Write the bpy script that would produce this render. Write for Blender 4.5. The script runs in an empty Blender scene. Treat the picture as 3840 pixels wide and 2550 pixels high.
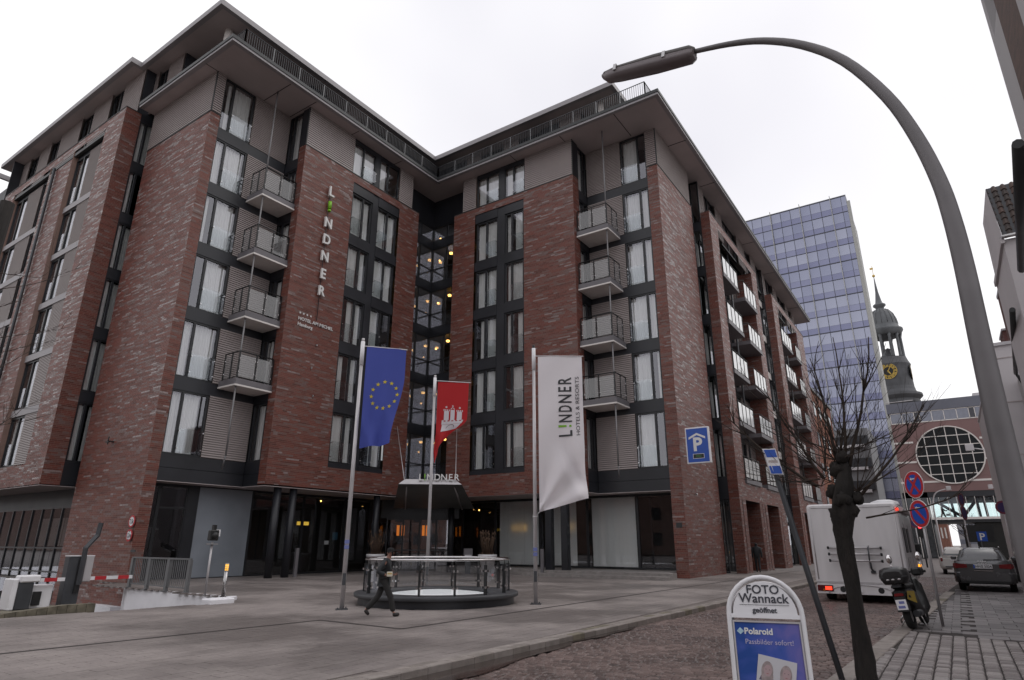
import bpy, math, random
import numpy as np
from mathutils import Matrix, Vector
random.seed(7); rng = np.random.default_rng(7)
S = bpy.context.scene
COL = S.collection
PI = math.pi
# ------------------------------------------------------------ camera
FPX, PITCH, ROLL, HEAD = 2343.92, 0.315127, 0.002793, 0.597588
CAMZ = 1.7
fw = Vector((math.cos(PITCH)*math.cos(HEAD), math.cos(PITCH)*math.sin(HEAD), math.sin(PITCH)))
rt = Vector((math.sin(HEAD), -math.cos(HEAD), 0)); up = rt.cross(fw)
r2 = rt*math.cos(ROLL)+up*math.sin(ROLL); u2 = r2.cross(fw)
cam = bpy.data.cameras.new('camera'); co = bpy.data.objects.new('camera', cam); COL.objects.link(co)
cam.sensor_width = 36; cam.lens = FPX/3840*36; cam.clip_end = 6000; cam.clip_start = 0.05
M = Matrix((( r2.x, u2.x, -fw.x, 0), (r2.y, u2.y, -fw.y, 0), (r2.z, u2.z, -fw.z, CAMZ), (0, 0, 0, 1)))
co.matrix_world = M; S.camera = co
# ------------------------------------------------------------ overcast sky and a weak, very soft sun
SUN_EL, SUN_AZ = math.radians(52), math.radians(-35)
W = bpy.data.worlds.new('World'); S.world = W; W.use_nodes = True
nt = W.node_tree; N = nt.nodes; L = nt.links; N.clear()
out = N.new('ShaderNodeOutputWorld'); bg = N.new('ShaderNodeBackground'); bg.inputs['Strength'].default_value = 0.1
sky = N.new('ShaderNodeTexSky'); sky.sky_type = 'NISHITA'; sky.sun_disc = False
sky.sun_elevation = SUN_EL; sky.sun_rotation = math.radians(90)-SUN_AZ; sky.dust_density = 4; sky.air_density = 1
tc = N.new('ShaderNodeTexCoord'); nz = N.new('ShaderNodeTexNoise'); nz.inputs['Scale'].default_value = 1.6; nz.inputs['Detail'].default_value = 3
L.new(tc.outputs['Generated'], nz.inputs['Vector'])
rp = N.new('ShaderNodeValToRGB'); rp.color_ramp.elements[0].position = .3; rp.color_ramp.elements[1].position = .6
rp.color_ramp.elements[0].color = (.79, .78, .83, 1); rp.color_ramp.elements[1].color = (1, .99, 1, 1)
L.new(nz.outputs['Fac'], rp.inputs['Fac'])
sc_ = N.new('ShaderNodeVectorMath'); sc_.operation = 'SCALE'; sc_.inputs['Scale'].default_value = 11.6
L.new(rp.outputs['Color'], sc_.inputs[0])
mx = N.new('ShaderNodeMix'); mx.data_type = 'RGBA'; mx.inputs['Factor'].default_value = .93
L.new(sky.outputs['Color'], mx.inputs['A']); L.new(sc_.outputs['Vector'], mx.inputs['B'])
L.new(mx.outputs['Result'], bg.inputs['Color']); L.new(bg.outputs[0], out.inputs['Surface'])
sl = bpy.data.lights.new('sun', 'SUN'); sl.energy = .5; sl.angle = math.radians(40); sl.color = (1, .97, .93)
so = bpy.data.objects.new('sun', sl); COL.objects.link(so)
so.rotation_euler = Vector((-math.cos(SUN_EL)*math.cos(SUN_AZ), -math.cos(SUN_EL)*math.sin(SUN_AZ), -math.sin(SUN_EL))).to_track_quat('-Z', 'Y').to_euler()
so.location = (0, 0, 60)
S.view_settings.view_transform = 'Standard'; S.view_settings.look = 'None'; S.view_settings.exposure = 0; S.view_settings.gamma = 1
S.render.engine = 'CYCLES'
S.cycles.max_bounces = 8; S.cycles.transparent_max_bounces = 16; S.cycles.caustics_reflective = False; S.cycles.caustics_refractive = False
# ------------------------------------------------------------ materials
def _mat(name):
    m = bpy.data.materials.new(name); m.use_nodes = True
    return m, m.node_tree.nodes, m.node_tree.links, m.node_tree.nodes['Principled BSDF']
def mat(name, col, rough=.6, metal=0., spec=.5, var=.1, scale=3., bump=0., bscale=60., emit=0., stretch=(1, 1, 1)):
    m, n, l, b = _mat(name)
    b.inputs['Roughness'].default_value = rough; b.inputs['Metallic'].default_value = metal
    b.inputs['Specular IOR Level'].default_value = spec
    if emit:
        b.inputs['Emission Color'].default_value = (*col, 1); b.inputs['Emission Strength'].default_value = emit
    g = n.new('ShaderNodeTexCoord'); mp = n.new('ShaderNodeMapping'); mp.inputs['Scale'].default_value = stretch
    l.new(g.outputs['Object'], mp.inputs['Vector'])
    if var:
        t = n.new('ShaderNodeTexNoise'); t.inputs['Scale'].default_value = scale; t.inputs['Detail'].default_value = 6
        l.new(mp.outputs[0], t.inputs['Vector'])
        r = n.new('ShaderNodeValToRGB')
        r.color_ramp.elements[0].position = .3; r.color_ramp.elements[1].position = .7
        r.color_ramp.elements[0].color = tuple(max(0, c*(1-var)) for c in col)+(1,)
        r.color_ramp.elements[1].color = tuple(min(1, c*(1+var)) for c in col)+(1,)
        l.new(t.outputs['Fac'], r.inputs['Fac']); l.new(r.outputs['Color'], b.inputs['Base Color'])
        rr = n.new('ShaderNodeMapRange'); rr.inputs['To Min'].default_value = max(.02, rough-.1); rr.inputs['To Max'].default_value = min(1, rough+.1)
        l.new(t.outputs['Fac'], rr.inputs['Value']); l.new(rr.outputs['Result'], b.inputs['Roughness'])
    else:
        b.inputs['Base Color'].default_value = (*col, 1)
    if bump:
        t2 = n.new('ShaderNodeTexNoise'); t2.inputs['Scale'].default_value = bscale; t2.inputs['Detail'].default_value = 4
        l.new(mp.outputs[0], t2.inputs['Vector'])
        bp = n.new('ShaderNodeBump'); bp.inputs['Strength'].default_value = bump; bp.inputs['Distance'].default_value = .02
        l.new(t2.outputs['Fac'], bp.inputs['Height']); l.new(bp.outputs['Normal'], b.inputs['Normal'])
    return m
def tonemat(name, stops, rough, bump=.3, bscale=40, stain=0., rtone=None, stain_scale=.35, wet=False):
    """per-piece colour from the point attribute 'tone'"""
    m, n, l, b = _mat(name)
    a = n.new('ShaderNodeAttribute'); a.attribute_name = 'tone'
    r = n.new('ShaderNodeValToRGB'); r.color_ramp.interpolation = 'LINEAR'
    els = r.color_ramp.elements
    while len(els) < len(stops): els.new(.5)
    for e, (p, c) in zip(els, stops): e.position = p; e.color = (*c, 1)
    l.new(a.outputs['Fac'], r.inputs['Fac'])
    g = n.new('ShaderNodeNewGeometry'); t = n.new('ShaderNodeTexNoise'); t.inputs['Scale'].default_value = bscale; t.inputs['Detail'].default_value = 5
    l.new(g.outputs['Position'], t.inputs['Vector'])
    mr = n.new('ShaderNodeMapRange'); mr.inputs['To Min'].default_value = .72; mr.inputs['To Max'].default_value = 1.28
    l.new(t.outputs['Fac'], mr.inputs['Value'])
    mu = n.new('ShaderNodeVectorMath'); mu.operation = 'SCALE'
    l.new(r.outputs['Color'], mu.inputs[0]); l.new(mr.outputs['Result'], mu.inputs['Scale'])
    src = mu.outputs['Vector']
    b.inputs['Roughness'].default_value = rough
    if rtone:
        q = n.new('ShaderNodeMapRange'); q.inputs['From Min'].default_value = rtone[0]; q.inputs['From Max'].default_value = rtone[1]
        q.inputs['To Min'].default_value = rough; q.inputs['To Max'].default_value = rtone[2]
        l.new(a.outputs['Fac'], q.inputs['Value']); l.new(q.outputs['Result'], b.inputs['Roughness'])
    if stain:
        t3 = n.new('ShaderNodeTexNoise'); t3.inputs['Scale'].default_value = stain_scale; t3.inputs['Detail'].default_value = 5; t3.inputs['Roughness'].default_value = .6
        l.new(g.outputs['Position'], t3.inputs['Vector'])
        q2 = n.new('ShaderNodeMapRange'); q2.inputs['From Min'].default_value = .42; q2.inputs['From Max'].default_value = .6
        q2.inputs['To Min'].default_value = 1-stain; q2.inputs['To Max'].default_value = 1.
        l.new(t3.outputs['Fac'], q2.inputs['Value'])
        m2 = n.new('ShaderNodeVectorMath'); m2.operation = 'SCALE'
        l.new(src, m2.inputs[0]); l.new(q2.outputs['Result'], m2.inputs['Scale']); src = m2.outputs['Vector']
        if wet:
            q3 = n.new('ShaderNodeMapRange'); q3.inputs['From Min'].default_value = .42; q3.inputs['From Max'].default_value = .6
            q3.inputs['To Min'].default_value = rough-.28; q3.inputs['To Max'].default_value = rough
            l.new(t3.outputs['Fac'], q3.inputs['Value']); l.new(q3.outputs['Result'], b.inputs['Roughness'])
    l.new(src, b.inputs['Base Color'])
    bp = n.new('ShaderNodeBump'); bp.inputs['Strength'].default_value = bump; bp.inputs['Distance'].default_value = .01
    l.new(t.outputs['Fac'], bp.inputs['Height']); l.new(bp.outputs['Normal'], b.inputs['Normal'])
    return m
def schlick(n, l, ior):
    """reflectance of a pane, the same from either side"""
    r0 = ((ior-1)/(ior+1))**2
    lw = n.new('ShaderNodeLayerWeight'); lw.inputs['Blend'].default_value = .5
    p = n.new('ShaderNodeMath'); p.operation = 'POWER'; p.inputs[1].default_value = 5; l.new(lw.outputs['Facing'], p.inputs[0])
    q = n.new('ShaderNodeMath'); q.operation = 'MULTIPLY_ADD'; q.inputs[1].default_value = 1-r0; q.inputs[2].default_value = r0; l.new(p.outputs[0], q.inputs[0])
    return lw, q.outputs[0]
def glassmat(name, tint=(.8, .82, .84), ior=1.9, rough=.02, wav=0.0):
    m, n, l, b = _mat(name); n.remove(b)
    o = n['Material Output']; tr = n.new('ShaderNodeBsdfTransparent'); tr.inputs['Color'].default_value = (*tint, 1)
    gl = n.new('ShaderNodeBsdfGlossy'); gl.inputs['Roughness'].default_value = rough; gl.inputs['Color'].default_value = (.93, .93, 1, 1)
    f, fo_ = schlick(n, l, ior)
    mxs = n.new('ShaderNodeMixShader'); l.new(fo_, mxs.inputs['Fac']); l.new(tr.outputs[0], mxs.inputs[1]); l.new(gl.outputs[0], mxs.inputs[2])
    l.new(mxs.outputs[0], o.inputs['Surface'])
    if wav:
        g = n.new('ShaderNodeNewGeometry'); t = n.new('ShaderNodeTexNoise'); t.inputs['Scale'].default_value = .8
        l.new(g.outputs['Position'], t.inputs['Vector'])
        bp = n.new('ShaderNodeBump'); bp.inputs['Strength'].default_value = wav; bp.inputs['Distance'].default_value = .05
        l.new(t.outputs['Fac'], bp.inputs['Height']); l.new(bp.outputs['Normal'], gl.inputs['Normal']); l.new(bp.outputs['Normal'], f.inputs['Normal'])
    return m
def emitmat(name, col, st):
    m, n, l, b = _mat(name); b.inputs['Base Color'].default_value = (*col, 1)
    b.inputs['Emission Color'].default_value = (*col, 1); b.inputs['Emission Strength'].default_value = st
    return m
def clothmat(name, col, tl=.35):
    m, n, l, b = _mat(name); b.inputs['Base Color'].default_value = (*col, 1); b.inputs['Roughness'].default_value = .85
    o = n['Material Output']; t = n.new('ShaderNodeBsdfTranslucent'); t.inputs['Color'].default_value = (*col, 1)
    mxs = n.new('ShaderNodeMixShader'); mxs.inputs['Fac'].default_value = tl
    l.new(b.outputs[0], mxs.inputs[1]); l.new(t.outputs[0], mxs.inputs[2]); l.new(mxs.outputs[0], o.inputs['Surface'])
    return m
BR = [(0., (.105, .036, .027)), (.25, (.15, .046, .033)), (.5, (.195, .058, .041)), (.7, (.165, .072, .058)), (.84, (.15, .094, .085)), (1., (.29, .225, .215))]
mt = dict(
    brick=tonemat('brick', BR, .5, .5, 45, rtone=(.6, 1., .27)),
    mortar=mat('mortar', (.27, .175, .145), .9, bump=.4, bscale=80),
    dark=mat('dark_panel', (.017, .018, .023), .42, spec=.5, var=.25, scale=.8),
    frame=mat('dark_frame', (.014, .015, .018), .4, var=.15),
    louvre=mat('louvre_metal', (.335, .29, .28), .5, .0, var=.06, scale=1.2),
    soffit=mat('soffit_board', (.43, .375, .37), .75, var=.07, scale=.7),
    fascia=mat('pale_fascia', (.30, .285, .295), .5, .1, var=.06),
    edge=mat('white_edge', (.72, .68, .65), .55, var=.05),
    slabgrey=mat('slab_fascia', (.15, .14, .15), .55, var=.12, scale=2),
    cap=mat('dark_cap', (.03, .032, .034), .5),
    pane=glassmat('window_glass', (.94, .95, .95), 2.4, wav=.02),
    guard=glassmat('guard_glass', (.9, .92, .92), 1.75),
    shop=glassmat('shop_glass', (.95, .96, .96), 1.62),
    blindd=clothmat('grey_blind', (.22, .21, .2), .3),
    frost=mat('frosted_glass', (.26, .285, .32), .22, var=.12, scale=.5),
    curtain=clothmat('curtain', (.90, .90, .89), .25),
    blind=clothmat('blind_fabric', (.90, .90, .89), .2),
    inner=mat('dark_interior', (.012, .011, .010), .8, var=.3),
    innerg=mat('grey_interior', (.11, .105, .11), .7, var=.2),
    steel=mat('brushed_steel', (.45, .44, .44), .28, .9, var=.06),
    postgrey=mat('post_grey', (.20, .195, .2), .45, .3, var=.08),
    alu=mat('grey_aluminium', (.5, .48, .49), .4, .35, var=.07),
    chrome=mat('polished_steel', (.72, .7, .7), .12, 1., var=.03),
    railg=mat('galvanised_paint', (.15, .152, .157), .5, .4, var=.1),
    white=mat('white_paint', (.74, .73, .75), .5, var=.05),
    whitew=mat('white_wall', (.78, .77, .8), .7, var=.06, scale=1.5, bump=.1),
    concrete=mat('concrete', (.25, .23, .22), .85, var=.18, scale=4, bump=.3),
    moss=mat('mossy_kerb', (.13, .115, .085), .9, var=.5, scale=4, bump=.5),
    asphalt=mat('joint_soil', (.035, .028, .026), .95, var=.3, bump=.3),
    black=mat('black_plastic', (.012, .012, .013), .45, var=.15),
    rubber=mat('tyre_rubber', (.014, .014, .014), .8),
    greymetal=mat('dark_grey_steel', (.055, .058, .065), .45, .2, var=.15),
    red=mat('sign_red', (.46, .022, .03), .45, var=.04),
    signblue=mat('sign_blue', (.012, .075, .40), .4, var=.05),
    gold=mat('gilded', (.62, .42, .09), .5, .0, var=.15),
    lampwarm=emitmat('warm_lamp', (1, .52, .13), 5.),
    lampyel=emitmat('yellow_glow', (1, .62, .08), .55),
    lampora=emitmat('orange_glow', (1, .26, .02), .65),
    text=mat('lettering_dark', (.03, .03, .035), .5, var=0),
    textw=mat('lettering_white', (.72, .71, .70), .45, var=0),
    green=mat('lettering_green', (.2, .48, .015), .45, var=0),
)
# ------------------------------------------------------------ mesh builder
class MB:
    def __init__(s): s.v = []; s.f = []; s.m = []; s.sm = []
    def face(s, pts, m=0, smooth=False):
        b = len(s.v); s.v += [tuple(p) for p in pts]; s.f.append(tuple(range(b, b+len(pts)))); s.m.append(m); s.sm.append(smooth); return s
    def add(s, verts, faces, m=0, smooth=False):
        b = len(s.v); s.v += [tuple(p) for p in verts]
        for f in faces: s.f.append(tuple(i+b for i in f)); s.m.append(m); s.sm.append(smooth)
        return s
    def box(s, x0, x1, y0, y1, z0, z1, m=0, T=None):
        if x0 > x1: x0, x1 = x1, x0
        if y0 > y1: y0, y1 = y1, y0
        if z0 > z1: z0, z1 = z1, z0
        v = [(x0,y0,z0),(x1,y0,z0),(x1,y1,z0),(x0,y1,z0),(x0,y0,z1),(x1,y0,z1),(x1,y1,z1),(x0,y1,z1)]
        if T is not None: v = [tuple(T @ Vector(p)) for p in v]
        return s.add(v, [(0,3,2,1),(4,5,6,7),(0,1,5,4),(1,2,6,5),(2,3,7,6),(3,0,4,7)], m)
    def rbox(s, x0, x1, y0, y1, z0, z1, r, m=0, T=None):
        """box with chamfered edges"""
        v = []; 
        for (x, sx) in ((x0, 1), (x1, -1)):
            for (y, sy) in ((y0, 1), (y1, -1)):
                for (z, sz) in ((z0, 1), (z1, -1)):
                    v += [(x, y+sy*r, z+sz*r), (x+sx*r, y, z+sz*r), (x+sx*r, y+sy*r, z)]
        if T is not None: v = [tuple(T @ Vector(p)) for p in v]
        I = lambda a, b, c, k: ((a*2+b)*2+c)*3+k
        F = []
        for a in (0, 1): F.append((I(a,0,0,0), I(a,0,1,0), I(a,1,1,0), I(a,1,0,0))[::1 if a == 0 else -1])
        for b in (0, 1): F.append((I(0,b,0,1), I(1,b,0,1), I(1,b,1,1), I(0,b,1,1))[::1 if b == 0 else -1])
        for c in (0, 1): F.append((I(0,0,c,2), I(0,1,c,2), I(1,1,c,2), I(1,0,c,2))[::1 if c == 0 else -1])
        for a in (0, 1):
            for b in (0, 1): F.append((I(a,b,0,0), I(a,b,1,0), I(a,b,1,1), I(a,b,0,1)))
            for c in (0, 1): F.append((I(a,0,c,0), I(a,1,c,0), I(a,1,c,2), I(a,0,c,2)))
        for b in (0, 1):
            for c in (0, 1): F.append((I(0,b,c,1), I(1,b,c,1), I(1,b,c,2), I(0,b,c,2)))
        for a in (0, 1):
            for b in (0, 1):
                for c in (0, 1): F.append((I(a,b,c,0), I(a,b,c,1), I(a,b,c,2)))
        return s.add(v, F, m)
    def tube(s, pts, rad, n=8, m=0, caps=True, smooth=True, close=False):
        pts = [Vector(p) for p in pts]; k = len(pts)
        if not hasattr(rad, '__len__'): rad = [rad]*k
        b = len(s.v); prev = None
        for i, p in enumerate(pts):
            if close: d = pts[(i+1) % k]-pts[i-1]
            else: d = pts[min(i+1, k-1)]-pts[max(i-1, 0)]
            if d.length < 1e-9: d = Vector((0, 0, 1))
            d.normalize()
            if prev is None:
                a = Vector((0, 0, 1)) if abs(d.z) < .9 else Vector((1, 0, 0)); x = d.cross(a).normalized()
            else:
                x = prev-d*prev.dot(d)
                x = x.normalized() if x.length > 1e-6 else d.orthogonal().normalized()
            prev = x; y = d.cross(x)
            for j in range(n):
                t = 2*PI*j/n; s.v.append(tuple(p+(x*math.cos(t)+y*math.sin(t))*rad[i]))
        for i in range(k if close else k-1):
            i2 = (i+1) % k
            for j in range(n):
                s.f.append((b+i*n+j, b+i*n+(j+1) % n, b+i2*n+(j+1) % n, b+i2*n+j)); s.m.append(m); s.sm.append(smooth)
        if caps and not close:
            s.f.append(tuple(b+j for j in range(n))[::-1]); s.m.append(m); s.sm.append(False)
            s.f.append(tuple(b+(k-1)*n+j for j in range(n))); s.m.append(m); s.sm.append(False)
        return s
    def lathe(s, prof, c=(0, 0, 0), n=24, m=0, smooth=True, a0=0., a1=2*PI):
        full = abs(a1-a0-2*PI) < 1e-6; k = n if full else n+1; b = len(s.v)
        for (r, z) in prof:
            for j in range(k):
                t = a0+(a1-a0)*j/n; s.v.append((c[0]+r*math.cos(t), c[1]+r*math.sin(t), c[2]+z))
        for i in range(len(prof)-1):
            for j in range(n):
                j2 = (j+1) % k
                s.f.append((b+i*k+j, b+i*k+j2, b+(i+1)*k+j2, b+(i+1)*k+j)); s.m.append(m); s.sm.append(smooth)
        return s
    def ball(s, c, r, n=10, m=0, sc=(1, 1, 1)):
        b = len(s.v); k = max(4, n//2)
        for i in range(k+1):
            ph = PI*i/k
            for j in range(n):
                t = 2*PI*j/n; s.v.append((c[0]+r*sc[0]*math.sin(ph)*math.cos(t), c[1]+r*sc[1]*math.sin(ph)*math.sin(t), c[2]+r*sc[2]*math.cos(ph)))
        for i in range(k):
            for j in range(n): s.f.append((b+i*n+j, b+(i+1)*n+j, b+(i+1)*n+(j+1) % n, b+i*n+(j+1) % n)); s.m.append(m); s.sm.append(True)
        return s
    def disc(s, c, r, ax, n=24, m=0, th=0.):
        """round plate, ax = normal; th = thickness (behind)"""
        ax = Vector(ax).normalized(); x = ax.orthogonal().normalized() if abs(ax.z) > .99 else Vector((0, 0, 1)).cross(ax).normalized(); y = ax.cross(x); c = Vector(c)
        P = [c+(x*math.cos(2*PI*j/n)+y*math.sin(2*PI*j/n))*r for j in range(n)]
        s.face(P, m)
        if th:
            Q = [p-ax*th for p in P]
            for j in range(n): s.face([P[j], Q[j], Q[(j+1) % n], P[(j+1) % n]], m)
            s.face(Q[::-1], m)
        return s
    def prism(s, poly, z0, z1, m=0, mside=None):
        mside = m if mside is None else mside; n = len(poly)
        s.face([(x, y, z1) for x, y in poly], m); s.face([(x, y, z0) for x, y in poly[::-1]], m)
        for i in range(n):
            (x, y), (X, Y) = poly[i], poly[(i+1) % n]
            s.face([(x, y, z0), (X, Y, z0), (X, Y, z1), (x, y, z1)], mside)
        return s
    def xf(s, T):
        s.v = [tuple(T @ Vector(p)) for p in s.v]; return s
    def mesh(s, name, mats):
        me = bpy.data.meshes.new(name); me.from_pydata(s.v, [], s.f); 
        for m in (mats if isinstance(mats, (list, tuple)) else [mats]): me.materials.append(m)
        me.polygons.foreach_set('material_index', s.m); me.polygons.foreach_set('use_smooth', s.sm); me.update()
        return me
    def build(s, name, mats, parent=None, **k): return obj(name, s.mesh(name, mats), parent, **k)
WORLDBUILT = {}
def obj(name, me, parent=None, Mx=None, label=None, kind=None):
    o = bpy.data.objects.new(name, me); COL.objects.link(o)
    if parent is not None:
        o.parent = parent
        if parent in WORLDBUILT: o.matrix_parent_inverse = WORLDBUILT[parent]
    if Mx is not None: o.matrix_basis = Mx
    if label: o['label'] = label
    if kind: o['kind'] = kind
    return o
def thing(name, label, cat, loc=(0, 0, 0), rot=0., group=None, world=False, me=None):
    o = bpy.data.objects.new(name, me); COL.objects.link(o)
    if world and me is not None: pass
    else: o.location = loc; o.rotation_euler = (0, 0, rot)
    o['label'] = label; o['category'] = cat
    if group: o['group'] = group
    if world and me is None: WORLDBUILT[o] = Matrix.Translation(-Vector(loc))
    return o
def solo(name, label, cat, mb, mats, group=None, loc=(0, 0, 0), rot=0.):
    o = thing(name, label, cat, loc, rot, group, me=mb.mesh(name, mats)); return o
def struct(name, mb, mats): 
    o = mb.build(name, mats); o['kind'] = 'structure'; return o
RX = Matrix.Rotation(PI/2, 4, 'X')
def face_mx(ori, p):
    """local XY plane (x right, y up) placed to face -Y ('A') or -X ('B')"""
    return Matrix.Translation(p) @ (Matrix.Rotation(-PI/2, 4, 'Z') if ori == 'B' else Matrix()) @ RX
def rotm(ori, p): return Matrix.Translation(p) @ (Matrix.Rotation(-PI/2, 4, 'Z') if ori == 'B' else Matrix())
_tc = {}
def text(s, size, ext=0., bold=0., align='CENTER', shear=0., sx=1.):
    key = (s, size, ext, bold, align, shear, sx)
    if key in _tc: return _tc[key]
    cu = bpy.data.curves.new('txt', 'FONT'); cu.body = s; cu.size = size; cu.extrude = ext; cu.offset = bold; cu.align_x = align; cu.shear = shear; cu.resolution_u = 3
    o = bpy.data.objects.new('txt', cu); me = bpy.data.meshes.new_from_object(o)
    V = [(v.co.x*sx, v.co.y, v.co.z) for v in me.vertices]; F = [tuple(p.vertices) for p in me.polygons]
    bpy.data.objects.remove(o); bpy.data.curves.remove(cu); bpy.data.meshes.remove(me)
    _tc[key] = (V, F); return V, F
def put_text(mb, s, size, T, m=0, **k):
    V, F = text(s, size, **k); mb.add([tuple(T @ Vector(v)) for v in V], F, m); return mb
def np_mesh(name, V, F, m, tone=None):
    """V (n,3), F (k,4) quads"""
    me = bpy.data.meshes.new(name); n, k = len(V), len(F)
    me.vertices.add(n); me.vertices.foreach_set('co', np.asarray(V, np.float32).ravel())
    me.loops.add(k*4); me.loops.foreach_set('vertex_index', np.asarray(F, np.int32).ravel())
    me.polygons.add(k); me.polygons.foreach_set('loop_start', np.arange(0, k*4, 4, dtype=np.int32))
    me.polygons.foreach_set('use_smooth', np.zeros(k, bool)); me.update(calc_edges=True); me.validate()
    me.materials.append(m)
    if tone is not None:
        a = me.attributes.new('tone', 'FLOAT', 'POINT'); a.data.foreach_set('value', np.asarray(tone, np.float32))
    return me
def project(P):
    """pixel positions (1024 wide) and depth of points, used only to pick which repeated pieces get an object of their own"""
    P = np.asarray(P)-np.array([0, 0, CAMZ]); a = P @ np.array(r2); b = P @ np.array(u2); c = P @ np.array(fw)
    c = np.where(c < .1, .1, c); k = FPX/3.75
    return 512+k*a/c, 340-k*b/c, c
# ------------------------------------------------------------ masonry: every brick and paver is a solid
class Pieces:
    """collects box-shaped pieces; the 300 that show largest become objects, the rest one 'stuff' mesh"""
    def __init__(s): s.B = []; s.T = []; s.K = []; s.ok = []
    def add(s, boxes, tones, orient, full):
        s.B.append(boxes); s.T.append(tones); s.K.append(np.full(len(boxes), orient)); s.ok.append(full)
    def finish(s, name, stuffname, m, parent, nobj=300, cham=0.0, kindname='stuff', maxpx=True, exclude=None):
        B = np.concatenate(s.B); T = np.concatenate(s.T); K = np.concatenate(s.K); ok = np.concatenate(s.ok)
        # B: x0,x1,y0,y1,z0,z1 ; K: 0 faces -Y, 1 faces -X, 2 faces up
        cx = np.stack([(B[:,0]+B[:,1])/2, (B[:,2]+B[:,3])/2, (B[:,4]+B[:,5])/2], 1)
        px, py, d = project(cx)
        size = np.stack([B[:,1]-B[:,0], B[:,3]-B[:,2], B[:,5]-B[:,4]], 1)
        cosf = np.where(K == 0, cx[:,1], np.where(K == 1, cx[:,0], CAMZ-cx[:,2]))/np.linalg.norm(cx-np.array([0,0,CAMZ]), axis=1)
        area = np.where(K == 0, size[:,0]*size[:,2], np.where(K == 1, size[:,1]*size[:,2], size[:,0]*size[:,1]))*cosf/d**2
        vis = (px > 3) & (px < 1021) & (py > 3) & (py < 677) & ok
        if exclude is not None: vis &= ~exclude(px, py)
        order = np.argsort(-np.where(vis, area, -1))[:nobj]
        order = [i for i in order if vis[i]]
        meshes = {}
        for i in order:
            tq = round(float(T[i])*7)/7; key = (int(K[i]), tq)
            if key not in meshes:
                V, F = s.unit(int(K[i]), cham > 0)
                meshes[key] = np_mesh(name, V, F, m, np.full(len(V), tq))
            o = obj(name, meshes[key], parent, Matrix.Translation((B[i,0], B[i,2], B[i,4])) @ Matrix.Diagonal((*size[i], 1)))
        rest = np.ones(len(B), bool); rest[order] = False
        B, T, K = B[rest], T[rest], K[rest]; sz = size[rest]
        Vs, Fs, Ts = [], [], []; base = 0
        for k in (0, 1, 2):
            q = K == k
            if not q.any(): continue
            V, F = s.unit(k, cham > 0); nV = len(V)
            b, z = B[q], sz[q]
            vv = b[:, None, (0, 2, 4)]+V[None]*z[:, None, :]
            Vs.append(vv.reshape(-1, 3)); Fs.append((F[None]+np.arange(len(b))[:, None, None]*nV).reshape(-1, 4)+base); Ts.append(np.repeat(T[q], nV)); base += len(b)*nV
        me = np_mesh(stuffname, np.concatenate(Vs), np.concatenate(Fs), m, np.concatenate(Ts))
        o = obj(stuffname, me, parent); o['kind'] = 'stuff'
        return o
    _u = {}
    def unit(s, k, cham):
        if (k, cham) in s._u: return s._u[k, cham]
        # open-backed box: front toward -Y (0), -X (1), +Z (2)
        if not cham:
            P = np.array([(0,0,0),(1,0,0),(1,1,0),(0,1,0),(0,0,1),(1,0,1),(1,1,1),(0,1,1)], float)
            F = np.array([(4,5,6,7),(0,1,5,4),(1,2,6,5),(2,3,7,6),(3,0,4,7)])
        else:
            e = .11; P = []
            P = [(0,0,0),(1,0,0),(1,1,0),(0,1,0),(0,0,.76),(1,0,.76),(1,1,.76),(0,1,.76),(e,e,1),(1-e,e,1),(1-e,1-e,1),(e,1-e,1)]
            P = np.array(P, float)
            F = np.array([(8,9,10,11),(0,1,5,4),(1,2,6,5),(2,3,7,6),(3,0,4,7),(4,5,9,8),(5,6,10,9),(6,7,11,10),(7,4,8,11)])
        if k == 0: P = np.stack([P[:,0], 1-P[:,2], P[:,1]], 1)
        elif k == 1: P = np.stack([1-P[:,2], 1-P[:,0], P[:,1]], 1)
        s._u[k, cham] = (P, F); return P, F
BRICKS = Pieces(); MORTAR = MB()
CH, BL, JT = .093, .28, .014
def brickwall(ori, c, rects, seed=0, glaze_glint=0.):
    """rects: (u0, u1, z0, z1) solid areas of a wall in plane Y=c ('A') or X=c ('B')"""
    r = np.random.default_rng(seed+17); out, tn, full = [], [], []
    for (u0, u1, z0, z1) in rects:
        P = [(u0, z0), (u1, z0), (u1, z1), (u0, z1)]
        if ori == 'A': MORTAR.face([(u, c, z) for u, z in P])
        else: MORTAR.face([(c, u, z) for u, z in P][::-1])
        k0, k1 = int(math.floor(z0/CH)), int(math.ceil(z1/CH))
        for k in range(k0, k1):
            a, b = max(z0, k*CH+JT/2), min(z1, (k+1)*CH-JT/2)
            if b-a < .02: continue
            off = (k % 2)*BL/2+((k//2) % 3)*BL/4
            i0, i1 = int(math.floor((u0-off)/BL)), int(math.ceil((u1-off)/BL))
            t = .3; run = 0
            for i in range(i0, i1):
                if run <= 0:
                    run = r.integers(1, 4); q = r.random()
                    t = r.uniform(.05, .62) if q < .58-glaze_glint*.5 else (r.uniform(.62, .86) if q < .965-(glaze_glint+.02)*max(0, k*CH-4)/18 else r.uniform(.88, 1.))  # pale glazed bricks, more of them higher up to paint in sky glint
                run -= 1
                x0, x1 = max(u0, off+i*BL+JT/2), min(u1, off+(i+1)*BL-JT/2)
                if x1-x0 < .03: continue
                d = .008+r.random()*.003; tt = min(1, max(0, t+r.normal(0, .05)))
                out.append((x0, x1, c-d, c, a, b) if ori == 'A' else (c-d, c, x0, x1, a, b)); tn.append(tt)
                full.append(x1-x0 > BL-JT-.01 and b-a > CH-JT-.01)
    if out: BRICKS.add(np.array(out), np.array(tn), 0 if ori == 'A' else 1, np.array(full))
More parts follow.
